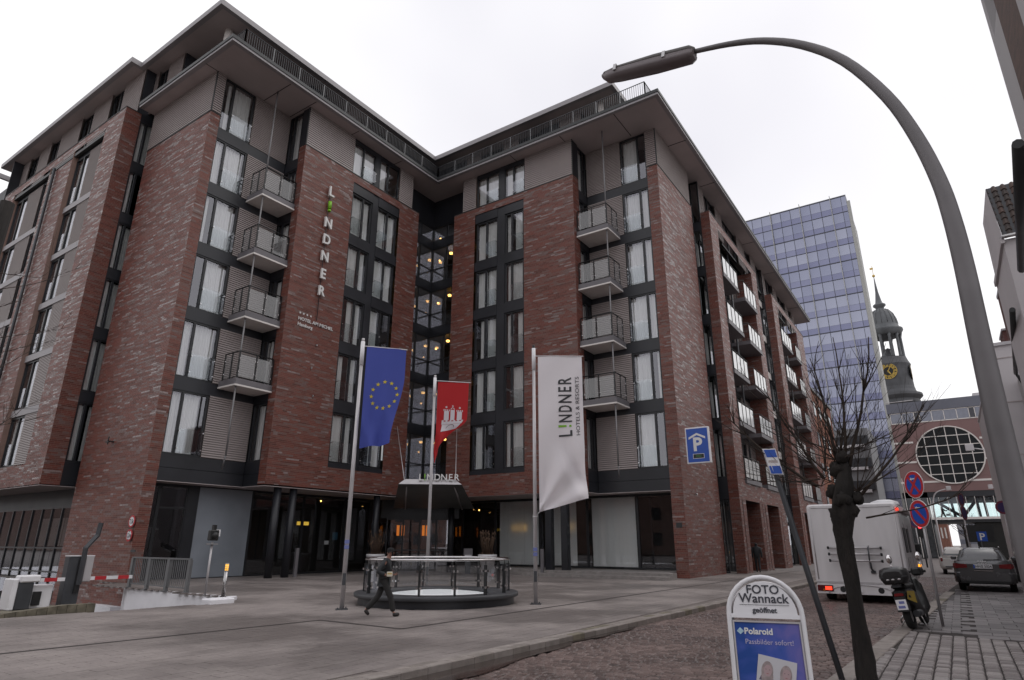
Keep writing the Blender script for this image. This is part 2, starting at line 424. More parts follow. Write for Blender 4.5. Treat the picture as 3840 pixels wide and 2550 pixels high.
# ------------------------------------------------------------ hotel
HB = (24., 22., 0.)
hotel = thing('hotel_building', 'dark red brick hotel with balconies wrapped round an open forecourt', 'hotel', HB, world=True)
F_ = [5.8, 9.65, 13.35, 17.04, 20.73, 24.3]       # sills on the court side
F2_ = [6.1, 9.75, 13.4, 17.07, 20.7]
FC_ = [5.8, 9.15, 12.58, 16.0, 19.42, 22.87]      # sills of the west wing
_win = {}
def win_meshes(w, h, mull, guard, cseed):
    key = (round(w, 2), round(h, 2), round(mull, 2), guard, cseed)
    if key in _win: return _win[key]
    fr = MB(); t = .09
    fr.box(0, t, -.02, .1, 0, h).box(w-t, w, -.02, .1, 0, h).box(t, w-t, -.02, .1, 0, t).box(t, w-t, -.02, .1, h-t, h)
    mx_ = w*mull; fr.box(mx_-.06, mx_+.06, -.015, .1, t, h-t)
    pn = MB(); 
    for a, b in ((t, mx_-.06), (mx_+.06, w-t)): pn.face([(a, .05, t), (b, .05, t), (b, .05, h-t), (a, .05, h-t)])
    r = random.Random(cseed*13+5); cu = MB()
    spans = [(t, mx_-.03), (mx_+.03, w-t)]
    for a, b in spans:
        f = 1 if r.random() < .7 else r.uniform(.45, .92)
        if r.random() < .07: continue
        if r.random() < .5: b = a+(b-a)*f
        else: a = b-(b-a)*f
        n = max(8, int((b-a)*26)); vs = []
        ph = r.random()*6
        for i in range(n+1):
            x = a+(b-a)*i/n; y = .26+.05*math.sin(ph+i*1.75)+.02*math.sin(i*.9)
            vs += [(x, y, .1), (x, y+.01*math.sin(i), h-.12)]
        cu.add(vs, [(2*i, 2*i+2, 2*i+3, 2*i+1) for i in range(n)], 0, True)
    g = None
    if guard:
        a, b = ((mx_+.02, w-.05) if mull < .5 else (.05, mx_-.02)); gz = .12; gt = min(1.3, h*.42)
        g = MB(); g.box(a, b, -.13, -.118, gz, gt)
        for x in (a+.02, b-.02):
            for z in (gz+.2, gt-.12): g.tube([(x, -.16, z), (x, -.02, z)], .028, 8, 1)
    res = (fr.mesh('window', mt['frame']), pn.mesh('pane', mt['pane']), cu.mesh('curtain', mt['curtain']) if cu.v else None, g.mesh('glass_guard', [mt['guard'], mt['chrome']]) if g else None)
    _win[key] = res; return res
_wc = [0]
def window(ori, c, u0, u1, z0, z1, mull=.5, guard=True, parent=None, cs=None, curtain=True):
    """window between u0..u1; mull counted from the left as seen from outside"""
    _wc[0] += 1
    fr, pn, cu, g = win_meshes(u1-u0, z1-z0, mull, guard, (_wc[0]*7) % 23)
    p = (u0, c, z0) if ori == 'A' else (c, u1, z0)
    w = obj('window', fr, parent or hotel, rotm(ori, p))
    obj('pane', pn, w)
    if cu and curtain: obj('curtain', cu, w)
    if g: obj('glass_guard', g, w)
    return w
def wbox(mb, ori, c, u0, u1, z0, z1, d0, d1, m=0):
    """box standing d0..d1 outward of plane c"""
    if ori == 'A': mb.box(u0, u1, c-d1, c-d0, z0, z1, m)
    else: mb.box(c-d1, c-d0, u0, u1, z0, z1, m)
def panel(name, ori, c, u0, u1, z0, z1, d0=0., d1=.06, m='dark', parent=None):
    b = MB(); wbox(b, ori, c, u0, u1, z0, z1, d0, d1); return b.build(name, mt[m], parent or hotel)
def louvre(ori, c, u0, u1, z0, z1, pitch=.12, depth=.085, parent=None, d0=.0):
    b = MB(); n = max(1, int(round((z1-z0)/pitch))); p = (z1-z0)/n
    Q = (lambda u, d, z: (u, c-d, z)) if ori == 'A' else (lambda u, d, z: (c-d, u, z))
    fl = (lambda P: P) if ori == 'A' else (lambda P: P[::-1])
    for i in range(n):
        a, e = z0+i*p, z0+(i+1)*p
        f0, f1 = a+p*.30, e
        b.face(fl([Q(u0, d0+depth, f0), Q(u1, d0+depth, f0), Q(u1, d0+depth*.8, f1), Q(u0, d0+depth*.8, f1)]))
        b.face(fl([Q(u0, d0, a), Q(u1, d0, a), Q(u1, d0, f0), Q(u0, d0, f0)]))
        b.face(fl([Q(u0, d0, f0), Q(u1, d0, f0), Q(u1, d0+depth, f0), Q(u0, d0+depth, f0)]))
        b.face(fl([Q(u0, d0+depth*.8, a), Q(u1, d0+depth*.8, a), Q(u1, d0, a), Q(u0, d0, a)]))
    return b.build('louvre_panel', mt['louvre'], parent or hotel)
TOPB, CL = 25.04, 27.8
# --- brick faces
XC, YA1, YA2 = 14.94, 30.88, 29.0
XB1, XB2, YD = 34.06, 32.05, 11.9
brickwall('B', XC, [(YA1, 37.92, -1.6, TOPB)], 1, .12)
brickwall('A', YA1, [(XC-.02, 15.5, -.4, TOPB)], 2)
brickwall('A', YA2, [(20.02, 23.95, 4.6, TOPB), (28.25, 30.25, 4.6, TOPB), (23.95, 28.25, 24.47, TOPB), (23.95, 28.25, 4.6, 5.82)], 3, .03)
brickwall('B', 20.02, [(YA2-.02, 29.6, 4.6, TOPB)], 4)
brickwall('B', XB2, [(16.99, 20.87, 4.52, TOPB), (25.09, 27.05, 4.52, TOPB), (20.87, 25.09, 24.5, TOPB), (20.87, 25.09, 4.52, 5.82)], 5, .06)
brickwall('A', 16.99, [(XB2-.02, 32.8, 4.52, TOPB)], 6)
brickwall('B', XB1, [(YD, 12.6, -.05, TOPB)], 7)
brickwall('A', YD, [(XB1-.02, 40.57, -.05, TOPB)], 8, .16)
XC2, YC2 = 13.5, 38.5
brickwall('B', XC2, [(YC2, 41.0, 4.57, 27.75), (55.7, 57.8, 4.57, 27.75), (41.0, 55.7, 27.15, 27.75), (41.0, 55.7, 4.57, 5.72), (45.5, 49.2, 5.72, 26.6)], 9, .1)
brickwall('A', YC2, [(XC2-.02, 14.4, 4.57, 27.75)], 10)
YP = 11.0
for (a, b, o0, o1) in ((41.8, 55.2, 43.7, 53.4), (61.2, 76.9, 63.4, 72.9)):
    s = (b-a)/13.4
    brickwall('A', YP, [(a, o0, 4.45, TOPB), (o1, b, 4.45, TOPB), (o0, o1, 24.36, TOPB), (o0, o1, 4.45, 5.6),
        (a, a+.55*s, 0, 4.45), (a+.7*s, a+1.45*s, 0, 4.45), (a+5.15*s, a+5.75*s, 0, 4.45), (a+5.9*s, a+6.5*s, 0, 4.45), (a+6.65*s, a+7.25*s, 0, 4.45), (a+10.9*s, a+11.5*s, 0, 4.45), (a+11.65*s, b, 0, 4.45)], int(a))
    brickwall('B', a, [(YP-.02, 11.62, 0, TOPB)], int(a)+1)
    for x in (a+5.15*s, a+10.9*s): brickwall('B', x, [(YP+.02, YP+1.6, 0, 4.45)], int(x))
    brickwall('A', YP+.16, [(a+.5*s, a+.75*s, 0, 4.45), (a+5.7*s, a+5.95*s, 0, 4.45), (a+6.45*s, a+6.7*s, 0, 4.45), (a+11.45*s, a+11.7*s, 0, 4.45)], int(a)+2)
    brickwall('B', o1+.02, [(YP+.02, YP+1.5, 5.6, 24.36)], int(a)+3)
    # central brick pier behind the balconies
    brickwall('A', YP+1.3, [(a+6.0*s, a+7.2*s, 5.6, 24.0)], int(a)+4)
BR_EX = lambda px, py: ((px > 360) & (px < 405) & (py > 340) & (py < 450)) | ((px > 532) & (px < 590) & (py > 350) & (py < 520)) | ((px > 640) & (px < 770) & (py > 560)) | (px > 700)
BRICKS.finish('brick', 'brickwork', mt['brick'], hotel, exclude=BR_EX)
MORTAR.build('brick_wall', mt['mortar'], hotel)
cap = MB()   # thin metal copings on brick tops
for (ori, c, a, b, z) in (('B', XC, YA1-.03, 37.95, TOPB), ('A', YA1, XC-.05, 15.52, TOPB), ('A', YA2, 19.98, 30.28, TOPB), ('B', XB2, 16.96, 27.08, TOPB), ('B', XB1, 11.86, 12.62, TOPB), ('A', YD, XB1-.04, 40.6, TOPB), ('B', XC2, YC2-.03, 57.85, 27.75), ('A', YC2, XC2-.03, 14.4, 27.75), ('A', YP, 41.78, 55.25, TOPB), ('A', YP, 61.15, 76.95, TOPB)):
    wbox(cap, ori, c, a, b, z, z+.05, -.3, .035)
cap.build('wall_coping', mt['cap'], hotel)
# --- dark cores so that nothing shows through
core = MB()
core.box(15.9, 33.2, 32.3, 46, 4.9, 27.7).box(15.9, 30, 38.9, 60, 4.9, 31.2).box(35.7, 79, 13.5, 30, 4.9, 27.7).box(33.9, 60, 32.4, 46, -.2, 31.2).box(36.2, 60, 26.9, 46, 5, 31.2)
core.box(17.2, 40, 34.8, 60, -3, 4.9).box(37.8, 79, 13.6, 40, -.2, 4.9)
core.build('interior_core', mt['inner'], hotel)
# --- court bays with windows, louvres and spandrels
def bay(ori, c, win, mull, lou, z6):
    wu0, wu1 = win; lu0, lu1 = lou; U0, U1 = min(wu0, lu0), max(wu1, lu1)
    for k, z in enumerate(F_):
        top = (F_[k+1]-.66) if k < 5 else CL-.05
        window(ori, c+.1, wu0, wu1, z, top, mull, True, cs=k % 3)
        louvre(ori, c+.1, lu0, lu1, z, top)
        if k: panel('spandrel_panel', ori, c+.1, U0, U1, z-.66, z-.01, .0, .06)
    panel('fascia_panel', ori, c+.1, U0, U1, 5.17, 5.79, 0, .06); panel('fascia_panel', ori, c+.1, U0, U1, 4.52, 5.15, 0, .06)
bay('A', YA1, (15.5, 17.48), .32, (17.5, 20.02), 0)
bay('B', XB1, (12.62, 14.42), .67, (14.44, 16.99), 0)
for ori, c, u0, u1 in (('B', 20.02, 29.62, 30.95), ('A', 16.99, 32.82, 34.12)):   # side windows of the bays
    for k, z in enumerate(F_):
        top = (F_[k+1]-.66) if k < 5 else CL-.05
        window(ori, c+.08, u0+.08, u1-.02, z, top, .35 if ori == 'B' else .6, False, cs=k % 2)
        if k: panel('spandrel_panel', ori, c+.08, u0, u1, z-.66, z-.01, 0, .05)
    panel('fascia_panel', ori, c+.08, u0, u1, 5.17, 5.79, 0, .05); panel('fascia_panel', ori, c+.08, u0, u1, 4.53, 5.15, 0, .05)
    panel('fascia_panel', ori, c, (29.0 if ori == 'B' else 32.05), u0, TOPB+.06, CL-.02, -.04, .0)
def punched(ori, c, u0, u1, pu0, pu1, ml, mr, top):
    cc = c+.14
    L_, R_ = ((u0+.08, pu0), (pu1, u1-.08)) if ori == 'A' else ((pu1, u1-.08), (u0+.08, pu0))
    panel('window_post', ori, cc, pu0, pu1, 5.84, top, -.05, .07)
    for k, z in enumerate(F2_):
        t = F2_[k+1]-.7 if k < 4 else top-.72
        for (a, b), mm in ((L_, ml), (R_, mr)): window(ori, cc, a, b, z+.02, t, mm, True, cs=(k*2+(mm == mr)+(0 if ori == 'A' else 3)) % 9)
        for a, b in ((u0, pu0), (pu1, u1)):
            panel('spandrel_panel', ori, cc, a, b, z-.7 if k else 5.83, z, -.02, .1)
    for a, b in ((u0, pu0), (pu1, u1)): panel('spandrel_panel', ori, cc, a, b, top-.7, top-.01, -.02, .1)
punched('A', YA2, 23.95, 28.25, 25.8, 26.3, .57, .52, 24.47)
punched('B', XB2, 20.87, 25.09, 22.5, 23.12, .47, .36, 24.5)
# --- sixth storey, clad in louvres above the brick
for ori, c, parts in (('A', YA2, ((20.02, 23.78, 'l'), (23.8, 25.85, 'w'), (26.2, 28.1, 'w'), (28.12, 29.5, 'l'))), ('B', XB2, ((16.99, 20.78, 'l'), (20.8, 22.6, 'w'), (23.0, 25.04, 'w'), (25.06, 26.26, 'l')))):
    for a, b, t in parts:
        if t == 'l': louvre(ori, c+.08, a, b, TOPB+.05, CL-.02, .15)
        else: window(ori, c+.12, a, b, TOPB+.08, CL-.25, .45, True)
    ws = [p for p in parts if p[2] == 'w']
    panel('window_post', ori, c+.14, ws[0][1], ws[1][0], TOPB+.06, CL-.02, -.05, .06)
    panel('spandrel_panel', ori, c+.14, ws[0][0], ws[1][1], CL-.25, CL-.01, 0, .07)
louvre('A', YA1+.04, XC+.02, 15.48, TOPB+.05, CL-.02, .15); louvre('B', XC+.04, YA1+.04, 37.9, TOPB+.05, CL-.02, .15)
louvre('B', XB1+.04, YD+.03, 12.6, TOPB+.05, CL-.02, .15); louvre('A', YD+.04, XB1+.03, 40.3, TOPB+.05, CL-.02, .15)
for (x, y) in ((XC+.0, YA1+.0), (XB1, YD), (20.02, YA2+.02), (XB2+.02, 16.99)): MB().box(x-.02, x+.05, y-.02, y+.05, TOPB+.05, CL-.01).build('corner_trim', mt['cap'], hotel)
for p in ((29.62, 29.2), (32.3, 26.42)):
    MB().tube([(p[0], p[1], TOPB), (p[0], p[1], CL)], .05, 8).build('support_post', mt['alu'], hotel)
# --- terrace slab, its edges and railing
outer = [(14.0, 38.0), (14.0, 28.0), (31.05, 28.0), (31.05, 10.45), (80.7, 10.45), (80.7, 30), (50, 30), (50, 38)]
sl_ = MB(); sl_.prism(outer, CL, CL+.02, 0); sl_.build('terrace_soffit', mt['soffit'], hotel)
def offset_line(pts, d):
    """offset an axis-aligned polyline to its outer side by d, mitred at the corners"""
    out = []
    for i, (x, y) in enumerate(pts):
        ox = oy = 0
        for (a, b) in ((i-1, i), (i, i+1)):
            if a < 0 or b >= len(pts): continue
            (x0, y0), (x1, y1) = pts[a], pts[b]
            if abs(x0-x1) < 1e-6: ox = -d
            else: oy = -d
        out.append((x+ox, y+oy))
    return out
def band(mb, pts, z0, z1, th, m=0):
    A, B = offset_line(pts, th), offset_line(pts, -.25)
    for i in range(len(pts)-1):
        q = [A[i], A[i+1], B[i+1], B[i]]
        v = [(x, y, z0) for x, y in q]+[(x, y, z1) for x, y in q]
        mb.add(v, [(0, 1, 5, 4), (4, 5, 6, 7), (3, 2, 1, 0), (2, 3, 7, 6)], m)
    (a, b), (c, d) = (A[0], B[0]), (A[-1], B[-1])
    mb.face([(*a, z0), (*a, z1), (*b, z1), (*b, z0)], m); mb.face([(*c, z0), (*d, z0), (*d, z1), (*c, z1)], m)
se = MB(); ed = [(14.0, 38.0), (14.0, 28.0), (31.05, 28.0), (31.05, 10.45), (80.7, 10.45)]
band(se, ed, CL-.003, CL+.15, .004); se.build('terrace_edge', mt['fascia'], hotel)
st = MB(); st.prism([(x+.02 if x == 14. else x, y) for x, y in outer], CL+.02, CL+.3, 0); band(st, ed, CL+.152, CL+.36, .05)
st.build('terrace_slab', mt['cap'], hotel)
# joints in the soffit
def jbox(*a): MB().box(*a).build('soffit_joint', mt['inner'], hotel)
for x in (18, 19.9, 23.4, 27.5): jbox(x-.02, x+.02, 28.3, 30.9, CL-.012, CL)
for y in (13.5, 17.5, 21.5): jbox(31.3, 34, y-.02, y+.02, CL-.012, CL)
for x in (36.5, 42.8, 54.6, 62.6, 74.4): jbox(x-.03, x+.03, 10.6, 12, CL-.012, CL)
jbox(30.2, 31.3, 27.98, 28.02, CL-.012, CL); jbox(14.2, 14.9, 30.9, 30.94, CL-.012, CL)
RZ0, RZ1 = CL+.36, 29.2
def railing(pts, step, bars, name='terrace_railing'):
    r = MB()
    for (x, y), (X, Y) in zip(pts, pts[1:]):
        r.tube([(x, y, RZ1), (X, Y, RZ1)], .028, 6).tube([(x, y, RZ0+.12), (X, Y, RZ0+.12)], .018, 6)
    o = r.build(name, mt['greymetal'], hotel)
    for (x, y), (X, Y) in zip(pts, pts[1:]):
        l = math.hypot(X-x, Y-y); n = max(1, round(l/step)); bb = MB()
        for i in range(n+1):
            a = i/n; p = (x+(X-x)*a, y+(Y-y)*a)
            pb = MB(); pb.box(p[0]-.03, p[0]+.03, p[1]-.03, p[1]+.03, RZ0, RZ1); pb.build('railing_post', mt['railg'], o)
            if i < n:
                m_ = round(l/n/bars)
                for j in range(1, m_):
                    q = a+j/m_/n; bb.box(x+(X-x)*q-.011, x+(X-x)*q+.011, y+(Y-y)*q-.011, y+(Y-y)*q+.011, RZ0+.12, RZ1-.02)
        b_ = bb.build('railing_bars', mt['greymetal'], o); b_['kind'] = 'stuff'
railing([(14.75, 29.6), (14.75, 28.15), (31.2, 28.15), (31.2, 11.3), (33.2, 11.3)], 1.75, .14)
# --- penthouse and the big top roof
ZR = 31.27
ph = MB()
def pent(ori, c, spans):
    for a, b, t in spans:
        if t == 'l': louvre(ori, c, a, b, CL+.3, ZR, .1)
        elif t == 'd': panel('spandrel_panel', ori, c, a, b, CL+.3, ZR, 0, .05)
        else: window(ori, c+.05, a, b, CL+.4, ZR-.15, .5, False, curtain=False)
pent('A', 31.02, ((21.3, 22.6, 'd'), (22.6, 24.4, 'w'), (24.4, 25.6, 'l'), (25.6, 27.6, 'w'), (27.6, 28.2, 'd'), (28.2, 30.2, 'w'), (30.2, 34.1, 'd')))
pent('B', 34.1, ((27.6, 31.0, 'd'), (26.2, 27.6, 'l'), (24.0, 26.2, 'w'), (22.6, 24.0, 'l'), (20.6, 22.6, 'w'), (19.0, 20.6, 'd'), (17.2, 19.0, 'l')))
pent('B', 14.9, ((35.2, 37.0, 'l'), (37.0, 38.2, 'w'), (38.2, 39.6, 'l')))
panel('spandrel_panel', 'A', 35.2, 14.9, 21.3, CL+.3, ZR, 0, .05); panel('spandrel_panel', 'B', 21.3, 31.0, 35.2, CL+.3, ZR, 0, .05)
panel('spandrel_panel', 'A', 17.2, 34.1, 50, CL+.3, ZR, 0, .05)
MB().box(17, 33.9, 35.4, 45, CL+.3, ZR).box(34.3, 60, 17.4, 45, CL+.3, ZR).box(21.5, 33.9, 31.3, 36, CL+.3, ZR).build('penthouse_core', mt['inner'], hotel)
for p in ((15.35, 31.3), (34.0, 15.6)): MB().tube([(p[0], p[1], CL+.3), (p[0], p[1], ZR)], .22, 16).build('roof_column', mt['edge'], hotel)
roof = [(13.3, 60.5), (13.3, 38.85), (13.92, 38.85), (13.92, 29.8), (32.62, 29.8), (32.62, 14.07), (60, 14.07), (60, 46), (34, 60.5)]
MB().prism(roof, ZR, ZR+.03).build('roof_soffit', mt['soffit'], hotel)
rf = MB(); band(rf, roof[:7], ZR-.003, ZR+.36, .03); rf.build('roof_fascia', mt['fascia'], hotel)
rs = MB(); rs.prism([(x+.03, y+.03) for x, y in roof], ZR+.03, ZR+.4, 0); rs.build('roof', mt['cap'], hotel)
# west wing: sixth storey above the brick frame
XW = 14.25
for a, b, t in ((38.7, 41.4, 'l'), (41.4, 43.2, 'w'), (43.2, 45.8, 'l'), (45.8, 47.7, 'w'), (47.7, 51.2, 'l'), (51.2, 52.9, 'w'), (52.9, 55.0, 'l'), (55.0, 56.8, 'w'), (56.8, 58.2, 'l')):
    if t == 'l': louvre('B', XW, a, b, 27.7, ZR, .15)
    else: window('B', XW+.12, a, b, 27.7, ZR-.05, .5, False)
panel('spandrel_panel', 'A', 38.72, XW, 16, 27.7, ZR, 0, .05)
# west wing: opening of the brick frame
c = XC2+.3
for k, z in enumerate(FC_):
    top = FC_[k+1]-.44 if k < 5 else 26.55
    for (w0, w1, l0, l1) in ((43.4, 45.5, 41.55, 43.38), (49.2, 50.7, 50.72, 53.3)):
        window('B', c, w0, w1, z, top, .55, False); louvre('B', c, l0, l1, z, top, .1)
        if l0 < w0: panel('spandrel_panel', 'B', c, 41.0, 41.53, z, top, 0, .04)
        g = MB(); wbox(g, 'B', c, w0+1.0 if l0 < w0 else w0+.1, w0+1.35 if l0 < w0 else w0+.45, z+.1, z+1.3, .06, .08); g.build('glass_guard', mt['guard'], hotel)
    window('B', c, 53.3, 55.7, z, top, .5, False)
    if k:
        for a, b in ((41.0, 45.5), (49.2, 55.7)): panel('spandrel_panel', 'B', c, a, b, z-.42, z-.02, 0, .12, 'fascia')
for a, b in ((41.0, 45.5), (49.2, 55.7)): panel('spandrel_panel', 'B', c, a, b, 26.57, 27.15, -.3, 0)
for y in (41.0, 55.7, 45.5, 49.2): MB().box(XC2, XC2+.3, y-.02, y+.02, 5.72, 27.15).build('reveal', mt['mortar'], hotel)
MB().tube([(XC2-.14, 48.0, 4.6), (XC2-.14, 48.0, 26.7)], .085, 10).build('downpipe', mt['greymetal'], hotel)
ab = MB(); wbox(ab, 'B', XC2, 41.0, 55.7, 26.78, 27.0, -.25, -.04); ab.build('awning_box', mt['cap'], hotel)
for k, z in enumerate(F_):   # narrow recess between the wings
    top = F_[k+1]-.62 if k < 5 else CL-.05
    window('A', YC2+.06, 14.42, 15.5, z, top, .4, False)
    panel('spandrel_panel', 'A', YC2+.06, 14.4, 15.5, z-.62 if k else 4.57, z-.01, 0, .05)
panel('spandrel_panel', 'A', YC2+.06, 14.4, 15.5, 27.2, 27.8, 0, .05)
# next section of the west wing, half out of the picture
panel('spandrel_panel', 'A', 58.2, 13.5, 16, 4.6, 31.2, 0, .05)
MB().box(14.4, 30, 58.3, 80, 4.6, 30.5).build('far_wing', mt['greymetal'], hotel)
rr_ = MB(); band(rr_, [(13.3, 82), (13.3, 61.8), (20, 61.8)], ZR-.2, ZR+.2, .02); rr_.build('far_roof_edge', mt['fascia'], hotel)
for k in range(6): window('B', 14.3, 62, 64, FC_[k], FC_[k]+2.8, .5, False)
# --- ground floor of the hotel
gf = MB(); gf.prism([(13.5, 80), (13.5, 38.5), (15.5, 38.5), (15.5, 30.9), (20.02, 30.9), (20.02, 29.02), (30.25, 29.02), (30.25, 27.05), (32.07, 27.05), (32.07, 17.0), (34.08, 17.0), (34.08, 11.95), (40.5, 11.95), (40.5, 40), (36, 80)], 4.5, 4.53)
gf.build('entrance_soffit', mt['soffit'], hotel)
YG, XG = 32.05, 35.4
def glazing(ori, c, u0, u1, z0, z1, m='shop', rails=(), name='shop_window', fr=.07):
    b = MB(); wbox(b, ori, c, u0, u0+fr, z0, z1, -.08, .04, 0); wbox(b, ori, c, u1-fr, u1, z0, z1, -.08, .04, 0)
    wbox(b, ori, c, u0+fr, u1-fr, z0, z0+fr*1.3, -.08, .04, 0); wbox(b, ori, c, u0+fr, u1-fr, z1-fr*2, z1, -.08, .04, 0)
    for z in rails: wbox(b, ori, c, u0+fr, u1-fr, z-.04, z+.04, -.08, .035, 0)
    o = b.build(name, mt['frame'], hotel); p = MB(); wbox(p, ori, c, u0+fr, u1-fr, z0+fr*1.3, z1-fr*2, -.03, -.01); p.build('pane', mt[m], o); return o
glazing('A', YG, 15.6, 16.35, 0, 4.5); glazing('A', YG, 16.35, 17.78, .05, 4.5, rails=(3.35,))
panel('spandrel_panel', 'A', YG, 17.78, 18.34, 0, 4.5); glazing('A', YG, 18.34, 21.5, 0, 4.5, 'frost', fr=.03)
glazing('A', YG, 21.5, 25.0, 0, 4.5); glazing('A', YG, 25.0, 28.2, 0, 4.5); glazing('A', YG, 28.2, 30.4, 0, 4.5); glazing('A', YG, 30.4, 35.3, 0, 3.2)
panel('spandrel_panel', 'A', YG, 30.4, 35.3, 3.2, 4.5)
for a, b in ((12.7, 15.2), (15.2, 18.5), (18.5, 21.9), (21.9, 25.4), (25.4, 28.2), (28.2, 32.0)): glazing('B', XG, a, b, .35, 4.5)
glazing('A', 15.2, 35.4, 37.5, .35, 4.5)
def drape(ori, c, u0, u1, z0, z1, n=5, seed=0, m='blind'):
    r = random.Random(seed); b = MB(); w = (u1-u0)/n
    for i in range(n):
        a, e = u0+i*w, u0+(i+1)*w; k = 6; d0 = .03*(i % 2)
        vs = []
        for j in range(k+1):
            u = a+(e-a)*j/k*1.02; d = -(.28+d0+.012*math.sin(j*1.3+i))
            for z in (z0+r.uniform(0, .02), z1): vs.append((u, c-d, z) if ori == 'A' else (c-d, u, z))
        b.add(vs, [(2*j, 2*j+2, 2*j+3, 2*j+1) for j in range(k)], 0, True)
    return b.build('fabric_blind', mt[m], hotel)
drape('B', XG, 15.45, 18.3, .42, 4.4, 5, 1); drape('B', XG, 19.4, 21.6, .42, 4.4, 4, 2); drape('B', XG, 22.0, 25.2, .42, 4.4, 5, 3)
fl = MB(); fl.box(32.6, 38, 12.6, 28, .0, .30); fl.build('raised_floor', mt['concrete'], hotel)
sp = MB(); sp.box(31.2, 32.6, 12.05, 20.5, .0, .16).box(31.9, 32.6, 12.05, 20.5, .16, .30); sp.build('entrance_step', mt['concrete'], hotel)
def column(x, y, r, z1=4.5): MB().tube([(x, y, 0), (x, y, z1)], r, 20).build('column', mt['dark'], hotel)
for x, y in ((21.1, 29.35), (22.1, 29.35), (28.3, 29.35), (32.4, 26.75)): column(x, y, .2)
for y in (19.45, 18.4): MB().rbox(32.3, 32.7, y-.2, y+.2, 0, 4.5, .02).build('column', mt['dark'], hotel)
# lamps and small things seen through the lobby glass
def lamp(x0, x1, y0, y1, z0, z1, m): MB().box(x0, x1, y0, y1, z0, z1).build('lit_lamp', mt[m], hotel)
lamp(24.95, 25.75, 32.4, 32.5, 2.73, 2.93, 'lampyel')
d = Vector((33.0, 29.2, 0)); 
for (x, y) in ((31.68, 30.69), (31.9, 30.45), (32.79, 29.44), (32.96, 29.25)):
    o = MB().box(-.09, .09, -.03, .03, 2.2, 2.88); o.xf(Matrix.Translation((x*1.02, y*1.02, 0)) @ Matrix.Rotation(math.radians(-49), 4, 'Z')); o.build('lit_lamp', mt['lampora'], hotel)
lamp(35.85, 35.9, 23.0, 24.3, 2.5, 2.9, 'lampyel'); lamp(35.85, 35.9, 19.55, 19.95, 2.5, 2.95, 'lampyel')
for p in ((26.5, 32.4, 4.2), (30.2, 31.5, 4.05), (35.7, 27.0, 3.9), (34.2, 28.2, 4.0)): MB().ball(p, .05, 8).build('spot_lamp', mt['lampwarm'], hotel)
bp_ = MB(); bp_.box(27.6, 27.98, 32.3, 32.34, 1.9, 2.35); bp_.build('poster', mat('poster_blue', (.03, .1, .16), .5), hotel)
bp_ = MB(); bp_.box(27.0, 27.3, 32.3, 32.34, 1.63, 1.85); bp_.build('notice', mt['white'], hotel)
# doors across the inner corner
ang = math.atan2(-2.6, 2.08)
dm = Matrix.Translation((32.6, 29.6, 0)) @ Matrix.Rotation(ang, 4, 'Z')
for i in range(4):
    b = MB(); x0, x1 = -2.2+i*1.1, -1.1+i*1.1
    b.box(x0, x0+.06, -.04, .04, 0, 3.3).box(x1-.06, x1, -.04, .04, 0, 3.3).box(x0, x1, -.035, .035, 3.2, 3.3).box(x0, x1, -.035, .035, 0, .12)
    o = b.build('entrance_door', mt['frame'], hotel, Mx=dm); p = MB(); p.box(x0+.06, x1-.06, -.01, .01, .12, 3.2); p.build('pane', mt['pane'], o)
    if i in (1, 3):
        t = MB(); put_text(t, 'LINDNER', .26, Matrix.Translation((x0-.1, -.03, 1.75)) @ RX, ext=.003); t.build('door_lettering', mt['greymetal'], o)
b = MB(); b.box(-2.6, 2.6, -.05, .05, 3.3, 4.5); b.xf(dm); b.build('transom_panel', mt['dark'], hotel)
b = MB(); b.box(-2.0, 2.0, -.5, -.4, 1.25, 1.32); b.xf(dm); b.build('reflected_rail', mt['greymetal'], hotel)
# canopy with the lettered gutter
cv = Matrix.Translation((26.9, 23.8, 0)) @ Matrix.Rotation(ang, 4, 'Z')
cg = MB(); cg.add([(-1.75, 0, 4.82), (1.75, 0, 4.82), (2.6, 6.2, 3.85), (-2.6, 6.2, 3.85)], [(0, 1, 2, 3)]); cg.add([(-1.75, 0, 4.86), (1.75, 0, 4.86), (2.6, 6.2, 3.89), (-2.6, 6.2, 3.89)], [(0, 1, 2, 3)])
canopy = cg.xf(cv).build('glass_canopy', mat('smoked_glass', (.13, .135, .132), .5, spec=.3, var=.3, scale=.6), hotel)
cf = MB(); cf.add([(-1.75, -.05, 4.84), (1.75, -.05, 4.84), (1.4, .1, 5.12), (-1.4, .1, 5.12), (-1.75, .35, 4.84), (1.75, .35, 4.84), (1.4, .3, 5.12), (-1.4, .3, 5.12)], [(0, 1, 2, 3), (5, 4, 7, 6), (3, 2, 6, 7), (0, 4, 5, 1), (1, 5, 6, 2), (4, 0, 3, 7)])
for x in (-1.3, 1.3): cf.tube([(x, .1, 4.86), (x*1.4, 6.0, 3.8)], .05, 6)
cf.xf(cv); cf.build('canopy_gutter', mt['alu'], canopy)
for i, (ch, x) in enumerate(zip('L!NDNER', (-.53, -.31, -.02, .38, .76, 1.12, 1.46))):
    t = MB(); put_text(t, ch, .5, cv @ Matrix.Translation((x, -.02, 5.06)) @ RX, ext=.03, bold=.006); t.build('canopy_letter', mt['green'] if ch == '!' else mt['textw'], canopy)
for a, b in (((29.29, 28.98, 8.95), (-1.45, .1, 5.1)), ((32.03, 26.2, 8.92), (1.4, .1, 5.1))): MB().tube([a, cv @ Vector(b)], .022, 6).build('tie_rod', mt['alu'], hotel)
